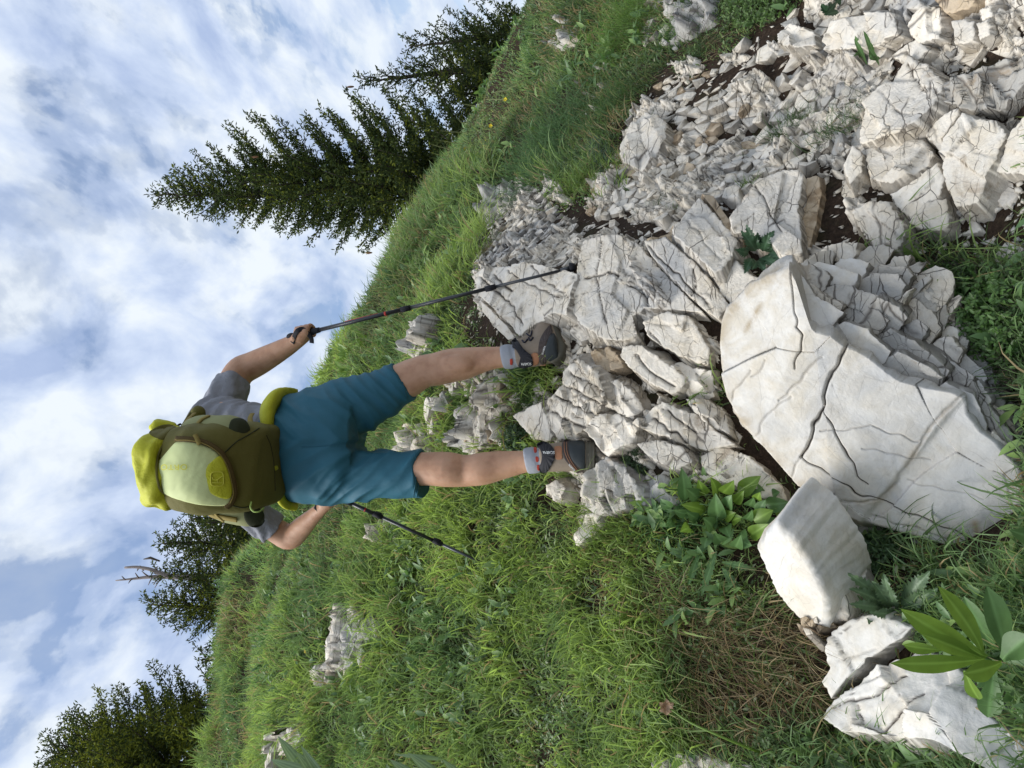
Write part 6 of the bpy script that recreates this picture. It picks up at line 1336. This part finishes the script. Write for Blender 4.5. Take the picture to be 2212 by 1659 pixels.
# broad leaved clump beside the boulder
pl = plant('broad_leaf_herb', (1560, 1110), 'dense clump of soft oval leaves tucked between grass and the white boulder'); rs = np.random.RandomState(5)
c_ = lambda X, Y: (1426.4 + X * .4048, 987.5 + Y * .4048)
for (X, Y, X2, Y2, w) in [(60, 270, 10, 220, 26), (130, 230, 120, 60, 30), (200, 230, 130, 160, 34), (240, 290, 120, 250, 26), (300, 200, 270, 110, 26), (330, 190, 390, 130, 28), (420, 200, 530, 110, 34), (310, 330, 300, 200, 36), (360, 270, 390, 200, 28), (340, 320, 400, 300, 26), (450, 330, 490, 270, 22), (500, 340, 600, 280, 34), (520, 230, 545, 190, 22), (560, 250, 690, 230, 34), (430, 400, 480, 470, 30), (480, 420, 590, 350, 30), (350, 370, 360, 420, 28), (280, 380, 220, 330, 32), (200, 330, 140, 290, 22), (160, 380, 110, 400, 26), (330, 450, 300, 400, 28), (400, 480, 440, 410, 26), (560, 370, 640, 340, 28), (600, 210, 650, 190, 24), (390, 240, 440, 190, 24), (240, 200, 200, 130, 24), (470, 260, 510, 210, 24), (300, 260, 250, 240, 26), (150, 300, 60, 290, 22), (520, 300, 560, 240, 24), (380, 340, 440, 330, 24), (250, 430, 240, 480, 24), (440, 450, 500, 480, 24), (560, 430, 590, 400, 20), (60, 330, 40, 380, 22), (610, 280, 680, 300, 22)]:
    leaf_px(pl, c_(X, Y), c_(X2 + rs.randint(-12, 12), Y2 + rs.randint(-12, 12)), w * 1.05, .03 + .05 * rs.rand(), .07 + .06 * rs.rand(), [LM_MID, LM_MID, LM_BRIGHT][rs.randint(3)], prof=OVAL, arch=.10, cup=.22, nl=14, roll=rs.uniform(-.6, .6))
for k in range(9): x, y = 1480 + rs.rand() * 190, 1040 + rs.rand() * 110; h, _ = hit([x], [y]); put('stem', *tube([h[0], h[0] + np.array([0, -.03, .05]), h[0] + np.array([.01, -.05, .10])], [.002, .002, .0015], None, 6), LM_MID, pl, True)
# dark toothed rosette
pl = plant('toothed_rosette', (1650, 540), 'dark green rosette of toothed leaves growing from the crack above the boulder'); c_ = lambda X, Y: (1316.6 + X * .4048, Y * .4048)
for (a, b, w) in [((780, 1340), (700, 1230), 24), ((760, 1380), (720, 1460), 24), ((800, 1330), (730, 1195), 22), ((800, 1330), (880, 1230), 26), ((830, 1340), (910, 1290), 26), ((830, 1370), (1005, 1385), 26), ((800, 1380), (900, 1420), 24), ((790, 1390), (830, 1450), 22), ((770, 1330), (790, 1240), 24), ((740, 1350), (670, 1330), 22), ((820, 1340), (850, 1250), 22), ((780, 1390), (760, 1440), 20)]:
    leaf_px(pl, c_(*a), c_(*b), w, .07, .10 + .03 * rs.rand(), LM_DARK, prof=OVAL, arch=.12, teeth=9, cup=.2, roll=rs.uniform(-.5, .5), wave=.02, seed=w)
# thistle leaves under the boulder
pl = plant('thistle_rosette', (1930, 1265), 'spiny grey green thistle leaves in the shade below the boulder'); c_ = lambda X, Y: (1426.4 + X * .4048, 987.5 + Y * .4048)
for (a, b, w) in [((1200, 760), (1000, 620), 30), ((1260, 800), (1190, 620), 26), ((1300, 770), (1440, 610), 34), ((1290, 790), (1480, 700), 34), ((1200, 790), (1010, 700), 28), ((1200, 800), (1010, 780), 28), ((1150, 830), (1110, 890), 22), ((1230, 800), (1130, 660), 28), ((1250, 830), (1120, 830), 24)]:
    leaf_px(pl, c_(*a), c_(*b), w, .03, .09, LM_THIS, prof=(.3, .8, 1, 1, .95, .8, .5, .1), arch=.08, teeth=11, cup=.3, roll=rs.uniform(-.4, .4), wave=.025, seed=w)
# jagged dandelion leaves by the loose block
pl = plant('jagged_leaf_herb', (1590, 1260), 'narrow jagged leaves drooping in the grass left of the loose block')
for (a, b, w) in [((330, 470), (390, 380), 16), ((300, 500), (220, 740), 18), ((330, 590), (430, 740), 20), ((200, 520), (150, 680), 16), ((200, 810), (430, 830), 14), ((330, 560), (510, 600), 16)]:
    leaf_px(pl, c_(*a), c_(*b), w, .05, .08, LM_MID, prof=(.2, .5, .8, 1, 1, .8, .5, .1), arch=.08, teeth=8, cup=.2, roll=rs.uniform(-.4, .4))
# striped leaves at the lower picture edge and on the ridge
pl = plant('pleated_leaf_plant', (640, 1640), 'pleated pale striped leaves rising at the lower left, beside a white rock')
for (a, b, w, r) in [((660, 1670), (600, 1590), 30, 0), ((690, 1680), (585, 1640), 36, .2), ((690, 1690), (640, 1625), 34, -.2), ((700, 1680), (650, 1610), 24, .3)]: leaf_px(pl, a, b, w * .8, .10, .16, LM_STRIPE, prof=OVAL, arch=.08, cup=.35, ribs=7, nl=14, roll=r)
pl = plant('pleated_leaf_plant', (900, 1650), 'pleated striped leaves cut by the lower picture edge amid bright grass')
for (a, b, w, r) in [((960, 1690), (880, 1625), 30, 0), ((900, 1680), (842, 1640), 26, .2), ((1010, 1700), (955, 1640), 26, -.2), ((850, 1690), (835, 1650), 24, .3), ((960, 1640), (850, 1630), 12, 0)]: leaf_px(pl, a, b, w * .8, .10, .15, LM_STRIPE, prof=OVAL, arch=.08, cup=.35, ribs=7, nl=14, roll=r)
for (x, y, lab) in [(738, 800, 'pointed leaf plant on the ridge just above the shorts hem'), (745, 762, 'pointed leaf plant on the ridge, middle of three by the shorts'), (775, 735, 'pointed leaf plant on the ridge under the hiker\'s raised pole'), (840, 598, 'dark pointed leaves on the ridge where the slope meets open sky'), (755, 1130, 'yellow green leafy shoot in the grass beside the hiker\'s left elbow'), (900, 1400, 'small leafy shoot in the middle of the left grass slope'), (810, 1395, 'leafy shoot just under the biggest slope rock')]:
    pl = plant('leafy_herb', (x + 15, y), lab)
    for k in range(6): leaf_px(pl, (x + 22 + rs.randint(-4, 4), y + rs.randint(-5, 6)), (x - 8 + rs.randint(-14, 14), y + (k - 2.5) * 8), 10, .0, .04 * (k % 2), LM_BRIGHT if x < 800 else LM_MID, prof=LANCE, arch=.1, cup=.2, nl=8, roll=rs.uniform(-.5, .5))
pl = plant('strawberry_leaf', (1345, 1435), 'three part toothed strawberry leaf alone in the grass')
for b, w in (((1358, 1408), 15), ((1330, 1450), 17), ((1362, 1440), 15)): leaf_px(pl, (1344, 1430), b, w, .05, .06, LM_MID, prof=OVAL, teeth=6, arch=.05, cup=.2)
for (x, y, w, lab) in [(2140, 1170, 30, 'single rounded leaf reaching over the boulder at the right picture edge'), (1880, 110, 30, 'thin leafy plant in the grass crack of the upper right rocks'), (1800, 5, 40, 'dark jagged leaves at the upper picture edge')]:
    pl = plant('leafy_herb', (x, y), lab)
    if x == 2140: leaf_px(pl, (2225, 1160), (2180, 1145), 34, .22, .26, LM_MID, prof=OVAL, arch=.1)
    else:
        for k in range(9): leaf_px(pl, (x + rs.randint(-18, 25), y + rs.randint(-20, 35)), (x - 12 + rs.randint(-25, 25), y + rs.randint(-45, 35)), 9 if x == 1880 else 15, .03, .08, LM_MID if x == 1880 else LM_DARK, prof=LANCE, arch=.1, nl=8, roll=rs.uniform(-.5, .5), teeth=0 if x == 1880 else 5)
# mats of small leaves
def leaf_mat(label, poly, n, size, col, hgt, seed, name='small_leaved_mat', cat='shrub', yy=1):
    rs = np.random.RandomState(seed); poly = np.array(poly, float); x = rs.uniform(poly[:, 0].min(), poly[:, 0].max(), n * 2); y = rs.uniform(poly[:, 1].min(), poly[:, 1].max(), n * 2); k = inpoly(poly, x, y); x, y = x[k][:n], y[k][:n]
    h, _ = hit(x, y); m = len(h); nr_ = Hn(h[:, 0], h[:, 1]); c0 = poly.mean(0); rr_ = np.clip(1 - np.hypot(x - c0[0], y - c0[1]) / (np.ptp(poly, 0).mean() * .55), 0, 1) ** .5
    root = empty(name, h.mean(0), label, cat); per = 6; base = np.repeat(h + nr_ * (hgt * rr_ * (.3 + .7 * rs.rand(m)))[:, None], per, 0); N_ = len(base); ax = np.repeat(nr_ * .8 + rs.randn(m, 3) * .5 - unit(c0[0] * 0 + h.mean(0)) * .5, per, 0); ax /= np.linalg.norm(ax, axis=1, keepdims=True)
    base = base + ax * (np.tile(np.arange(per), m) * size * .45)[:, None]; d = np.cross(ax, rs.randn(N_, 3)); d = d / np.linalg.norm(d, axis=1, keepdims=True) + ax * .5; d /= np.linalg.norm(d, axis=1, keepdims=True)
    C = np.array(col) * (.65 + .7 * rs.rand(N_, 1)); V, F, C = leaf_strip(base, d, ax, size * (.8 + .5 * rs.rand(N_)), size * .5 * np.ones(N_), C, .15)
    tag(put('foliage', V, F, LEAF, root, True, {'tint': ('POINT', C)}), kind='stuff')
    st = blades(h, (ax[::per]), np.full(m, hgt + size * 2), np.full(m, .002), np.tile([[.06, .05, .03]], (m, 1)), np.zeros(m), 2, rs); put('stems', st[0], st[1], BARK, root, True); return root
leaf_mat('low green shrub with small paired leaves at the right edge behind the boulder', [(2050, 560), (2120, 575), (2240, 600), (2280, 700), (2280, 900), (2190, 830), (2120, 720), (2060, 660)], 900, .013, (.075, .15, .028), .10, 31)
leaf_mat('bright green leaf mat at the upper picture edge beside the long grass fringe', [(1560, 0), (1600, -40), (1740, -40), (1730, 10), (1690, 45), (1640, 65), (1590, 55)], 520, .013, (.09, .16, .03), .07, 32, yy=1)
leaf_mat('grey green herb mat at the soil edge under the tallest tuft', [(1270, 320), (1300, 300), (1335, 330), (1330, 380), (1290, 385)], 200, .012, (.06, .10, .05), .04, 33)
leaf_mat('small dark thyme cushion on the grey block by the left boot', [(1345, 970), (1375, 965), (1400, 1000), (1395, 1035), (1360, 1035)], 240, .007, (.05, .09, .03), .03, 34)
leaf_mat('dark toothed herbs in the pocket between the boots beside the left one', [(1100, 930), (1135, 915), (1150, 950), (1140, 985), (1105, 975)], 200, .014, (.045, .09, .03), .05, 35)
leaf_mat('green herb tuft rising from moss at the lower picture edge among thin shards', [(1640, 1600), (1700, 1560), (1780, 1575), (1800, 1659), (1640, 1659)], 340, .012, (.09, .15, .035), .08, 36)
leaf_mat('low creeping herbs under the boulder\'s right end', [(1840, 1180), (1900, 1170), (1960, 1200), (1900, 1240)], 120, .011, (.05, .10, .03), .03, 37)
# grass tussocks that stand out one by one
def tussock(label, at, spread, n, L, col, straw=.2, lean=(0, 0, 0), seed=0, width=.0016, name='grass_tuft', group=None, bend=.6, lift=0.0):
    rs = np.random.RandomState(seed); h, _ = hit([at[0]], [at[1]]); h = h[0]; root = empty(name, h, label, 'grass tuft', group); nrm = Hn(h[None, 0], h[None, 1])[0]
    b = h + rs.randn(n, 3) * spread; b[:, 2] = H(b[:, 0], b[:, 1]) + lift; d = nrm * .6 + np.array([0, 0, .5]) + rs.randn(n, 3) * .42 + np.array(lean); d /= np.linalg.norm(d, axis=1, keepdims=True)
    C = np.array(col) * (.6 + .8 * rs.rand(n, 1)); s = rs.rand(n) < straw; C[s] = STRAW[rs.randint(0, 3, s.sum())] * (.7 + .5 * rs.rand(s.sum(), 1)); d[s] = d[s] * .6 + np.array([0, -.2, -.45]); 
    V, F, C = blades(b, d, L * (.5 + .7 * rs.rand(n)), width * (.8 + .6 * rs.rand(n)), C, bend * (.5 + rs.rand(n)), 5, rs); put('blades', V, F, GRASS, root, True, {'tint': ('POINT', C)}); return root
GD = (.085, .15, .05); GB = (.16, .24, .055); GBL = (.085, .16, .08)
tussock('round wiry tuft with dry brown blades on the shattered rock', (1712, 285), .025, 420, .13, GD, .38, seed=1)
tussock('thin upright tuft in the joint right of the round wiry tuft', (1815, 285), .03, 170, .15, GD, .1, seed=2)
tussock('tiny tuft on top of the square white slab', (1618, 400), .008, 60, .07, GB, .1, seed=3)
tussock('tiny tuft in the crack above the broad pole tip slab', (1415, 455), .014, 90, .08, GD, .3, seed=4)
tussock('small tuft left of the tiny crack tuft\'s neighbour slab', (1470, 450), .008, 50, .06, GB, .3, seed=5)
tussock('dark tuft growing behind the right boot heel', (1150, 850), .045, 520, .13, GD, .12, seed=6)
tussock('tallest blue green tuft hanging over the soil bank', (1200, 320), .15, 1700, .30, (.11, .19, .08), .08, lean=(-.1, -.2, .1), seed=7, bend=.6, width=.0022)
tussock('long fresh green fringe of grass hanging over dry stalks at the upper edge', (1360, 60), .10, 1300, .34, (.14, .23, .055), .28, lean=(-.2, -.2, .1), seed=8, bend=.7)
tussock('short tuft mixed with dry stalks right of the long fringe', (1490, 45), .05, 420, .20, GD, .35, seed=9)
tussock('loose tuft with brown stalks below the short mixed one', (1520, 110), .05, 300, .15, GD, .5, seed=10)
tussock('dry tipped tuft between grass slope and shattered face', (1340, 230), .06, 600, .22, GD, .35, seed=11, lean=(0, -.2, 0))
tussock('bright tuft over the soil bank with dry hanging stalks', (1265, 390), .05, 480, .20, GB, .35, seed=12, lean=(0, -.3, 0))
tussock('tuft between the hiker\'s legs in front of the stepped outcrop', (1000, 870), .05, 420, .16, GD, .15, seed=13)
tussock('pale dry tuft on the ridge below the tallest spruce', (950, 360), .08, 480, .24, GD, .6, seed=14)
tussock('dry tuft above the tilted slab by the pole', (1040, 545), .05, 350, .16, GD, .55, seed=15)
tussock('dark withered grass cushion lodged in the shattered face', (1500, 180), .02, 160, .07, GD, .8, seed=16)
tussock('bright green sedge clump left of the grey rocks by the left boot', (1320, 1150), .06, 480, .18, GB, .05, seed=17)
tussock('sedge clump at the centre of the left grass slope', (1150, 1250), .06, 420, .20, GB, .05, seed=18)
tussock('pale dry clump hiding the soil above the slope rocks', (735, 1270), .09, 420, .22, GD, .8, seed=19)
tussock('bright clump overhanging the biggest slope rock', (790, 1280), .07, 600, .22, GD, .05, seed=20)
tussock('bright clump rooted below the long slope rock', (800, 1450), .08, 700, .24, GB, .05, seed=21)
tussock('dark sedge clump right beside the broad leaved herb', (1460, 1140), .03, 160, .14, (.07, .15, .05), .0, seed=22, width=.0035)
tussock('dry beige straw clump hanging left of the loose block', (1430, 1290), .09, 420, .24, GD, .93, seed=23, lean=(0, -.3, -.4), bend=.9)
tussock('dry straw clump nearest the picture\'s lower edge', (1440, 1560), .07, 320, .22, GB, .6, seed=24, lean=(0, -.3, -.2))
tussock('green and dry tuft over the low bedrock at the lower right', (1880, 1620), .05, 320, .20, GB, .35, seed=25, lean=(-.1, -.2, .2))
tussock('sparse tuft in front of the lower right bedrock', (2030, 1640), .05, 160, .22, GB, .4, seed=26, lean=(0, -.2, .2))
tussock('thin green blades crossing the right end of the boulder', (2235, 1190), .05, 26, .24, GB, .1, seed=27, width=.0035, lean=(-.7, -.2, .1))
tussock('a few broad blades rising in front of the left boot', (1330, 1075), .05, 34, .22, GB, .1, seed=28, width=.003, lean=(0, -.1, .6))
# longer arching grass of the near slope, and hanging straw
w, a, b, rs = scatter(3600, -.62, .3, 1.25, 7.6, 1.0, 91)
k = ~(zone(a, b, ROCKZ) | zone(a, b, HOLES[:-1]) | zone(a, b, BARE)) ; w = w[k]; per = 26; base = np.repeat(w, per, 0); n = len(base); base = base + rs.randn(n, 3) * .02 * (1 + .12 * base[:, 1:2]); base[:, 2] = H(base[:, 0], base[:, 1])
d = Hn(base[:, 0], base[:, 1]) * .5 + np.array([0, 0, .55]) + np.repeat(rs.randn(len(w), 3) * .2, per, 0) + rs.randn(n, 3) * .34; d /= np.linalg.norm(d, axis=1, keepdims=True)
sp = fbm(w * 1.6 + 3, 3, 90); hue = np.repeat(np.clip(.5 + .9 * sp + .25 * rs.randn(len(w)), 0, 1), per)[:, None]; C = (np.array([.32, .42, .11]) * hue + np.array([.14, .22, .085]) * (1 - hue)) * (.7 + .6 * rs.rand(n, 1)); s = rs.rand(n) < .06; C[s] = STRAW[0]
V, F, C = blades(base, d, (.13 + .14 * rs.rand(n)) * np.repeat(np.clip(.95 + .7 * fbm(w * 2.3 + 8, 2, 95), .5, 1.6), per) * np.clip(.75 + .06 * base[:, 1], 0, 1.3), (.0026 + .0026 * rs.rand(n)) * (1 + .15 * base[:, 1]), C, .35 + .5 * rs.rand(n), 4, rs)
tag(put('long_grass', V, F, GRASS, None, True, {'tint': ('POINT', C)}), 'long arching grass clumps of the near slope', kind='stuff')
xy = np.stack([rs.uniform(1440, 1790, 1500), rs.uniform(1290, 1610, 1500)], -1); h, _ = hit(xy[:, 0], xy[:, 1]); k = ~zone(xy[:, 0], xy[:, 1], ROCKZ); h = h[k]; n = len(h)
d = np.array([0, -.35, -.45]) + rs.randn(n, 3) * .5 + Hn(h[:, 0], h[:, 1]) * .45; d /= np.linalg.norm(d, axis=1, keepdims=True); C = STRAW[rs.randint(0, 3, n)] * (.55 + .6 * rs.rand(n, 1)); g_ = rs.rand(n) < .3; C[g_] = np.array([.08, .14, .03]) * (.6 + .8 * rs.rand(g_.sum(), 1))
V, F, C = blades(h + rs.rand(n, 1) * np.array([[0, -.01, .03]]), d, .07 + .13 * rs.rand(n), .0014 + .0014 * rs.rand(n), C, .1 + .4 * rs.rand(n), 5, rs); tag(put('dry_straw', V, F, GRASS, None, True, {'tint': ('POINT', C)}), 'dry straw hanging over the bare soil', kind='stuff')
# wispy stalks along the skyline
rp = np.array([(775, 740), (800, 690), (822, 640), (845, 585), (870, 530), (905, 450), (940, 370), (1000, 265), (1060, 190), (1120, 140)], float); u = np.sort(R_.rand(260)) * (len(rp) - 1)
xy = np.stack([np.interp(u, range(len(rp)), rp[:, 0]), np.interp(u, range(len(rp)), rp[:, 1])], -1) + np.array([14, 6]) + R_.rand(260, 2) * [40, 14]; h, _ = hit(xy[:, 0], xy[:, 1]); n = len(h); d = np.array([0, 0, 1.0]) + R_.randn(n, 3) * .33; d /= np.linalg.norm(d, axis=1, keepdims=True)
V, F, C = blades(h, d, .14 + .26 * R_.rand(n), .005 + .004 * R_.rand(n), np.array([.20, .22, .09]) * (.7 + .6 * R_.rand(n, 1)), .2 + .3 * R_.rand(n), 4, R_); tag(put('skyline_stalks', V, F, GRASS, None, True, {'tint': ('POINT', C)}), 'thin grass stalks standing against the sky on the ridge', kind='stuff')
# flowers
def flower(at, label, r=.012, lift=.10, group='yellow flowers on the slope'):
    h, _ = hit([at[0]], [at[1]]); Y0 = h[0][1]; top = P(at[0], at[1], Y0 - .10); root = empty('yellow_flower', h[0], label, 'flower', group)
    up = unit(np.array([0, -.5, .8]) + .3 * R_.randn(3)); fr = frame(up, (1, 0, 0)); foot = np.array([top[0], top[1] + .03, float(H(top[0], top[1] + .03))])
    put('stem', *tube([foot, .5 * (foot + top) + [.004, 0, 0], top], .0016, None, 5), LM_MID, root, True); r = r * (Y0 / 3.2) ** .6; V = []; F = []; T = []
    for k in range(5):
        t = k * 1.2566; dd = fr[0] * math.cos(t) + fr[1] * math.sin(t); ss = np.cross(dd, up); V += [top, top + dd * r * .6 + ss * r * .42 + up * r * .3, top + dd * r + up * r * .35, top + dd * r * .6 - ss * r * .42 + up * r * .3]; F.append([4 * k, 4 * k + 1, 4 * k + 2, 4 * k + 3])
    put('petals', np.array(V), [np.array(F)], YEL, root, False); return root
FL = [(836, 1099), (826, 1140), (707, 1292), (732, 1293), (660, 1406), (672, 1300), (622, 1222), (628, 1203), (747, 1260), (1020, 352), (1022, 372), (1045, 315), (1050, 300), (1060, 272), (1080, 372), (1088, 366), (1030, 335), (1016, 380), (945, 592), (882, 632), (893, 668), (1005, 322), (1092, 215), (1272, 46), (885, 575), (480, 1636), (725, 1390), (735, 1405)]
FLAB = {0: 'bigger yellow flower touching the clamp of the left trekking pole', 1: 'yellow flower just below the left pole clamp, over pale rock', 4: 'lone yellow flower in grass far left of the slope rocks', 5: 'yellow flower between dry tuft and left spruce clump', 6: 'faint yellow flower nearest the hiker\'s left elbow', 7: 'second faint yellow flower near the left elbow, closer to the pole', 8: 'lone yellow flower low in the grass beside the dry clump', 18: 'yellow flower on the bank close under the open ridge right of the pole', 19: 'yellow flower beside the right pole\'s middle section', 20: 'yellow flower touching the upper clamp of the right pole',
        22: 'yellow flower in grass under the small right hand spruces', 23: 'yellow flower on the grey knoll near the upper edge', 24: 'yellow flower halfway between right pole and white outcrop, near the ridge', 25: 'lone yellow flower at the lower left end of the grass slope'}
for i, f_ in enumerate(FL):
    if i in FLAB: flower(f_, FLAB[i], .016 if i < 2 else .012, group='scattered yellow flowers')
    elif i in (2, 3): flower(f_, 'yellow flower of the pair over the biggest slope rock, ' + ('upper one' if i == 2 else 'lower one'), group='scattered yellow flowers')
    elif i > 25: flower(f_, 'yellow flower of the pair at the long slope rock, ' + ('nearer the ridge' if i == 26 else 'nearer the picture\'s foot'), group='scattered yellow flowers')
    else: flower(f_, 'yellow flower in the loose bunch on the slope under the tallest spruce', group='bunch of yellow flowers under the tallest spruce')
pl = empty('seed_head', P(1435, 1525, 2.0), 'withered brown flower head on a long green stalk near the lower edge', 'flower')
put('stalk', *tube(smooth_path([P(1442, 1527, 1.98), P(1490, 1560, 1.94), P(1560, 1592, 1.90), P(1640, 1625, 1.90)], 4), np.linspace(.0022, .0035, 13), None, 7), LM_BRIGHT, pl, True)
WITH = leafmat('withered_petal', (.42, .27, .16), .2)
for k in range(6): t = k * 1.05; p0 = P(1438, 1524, 1.98); leaf = leaf_geo(p0, p0 + .022 * (math.cos(t) * Rv + math.sin(t) * Uv) - .008 * Fv, unit(-math.sin(t) * Rv + math.cos(t) * Uv), -Fv, .018, prof=OVAL, arch=.2, nl=6, cup=.5); put('petal', leaf[0], leaf[1], WITH, pl, True, {'rib': ('POINT', leaf[2])})
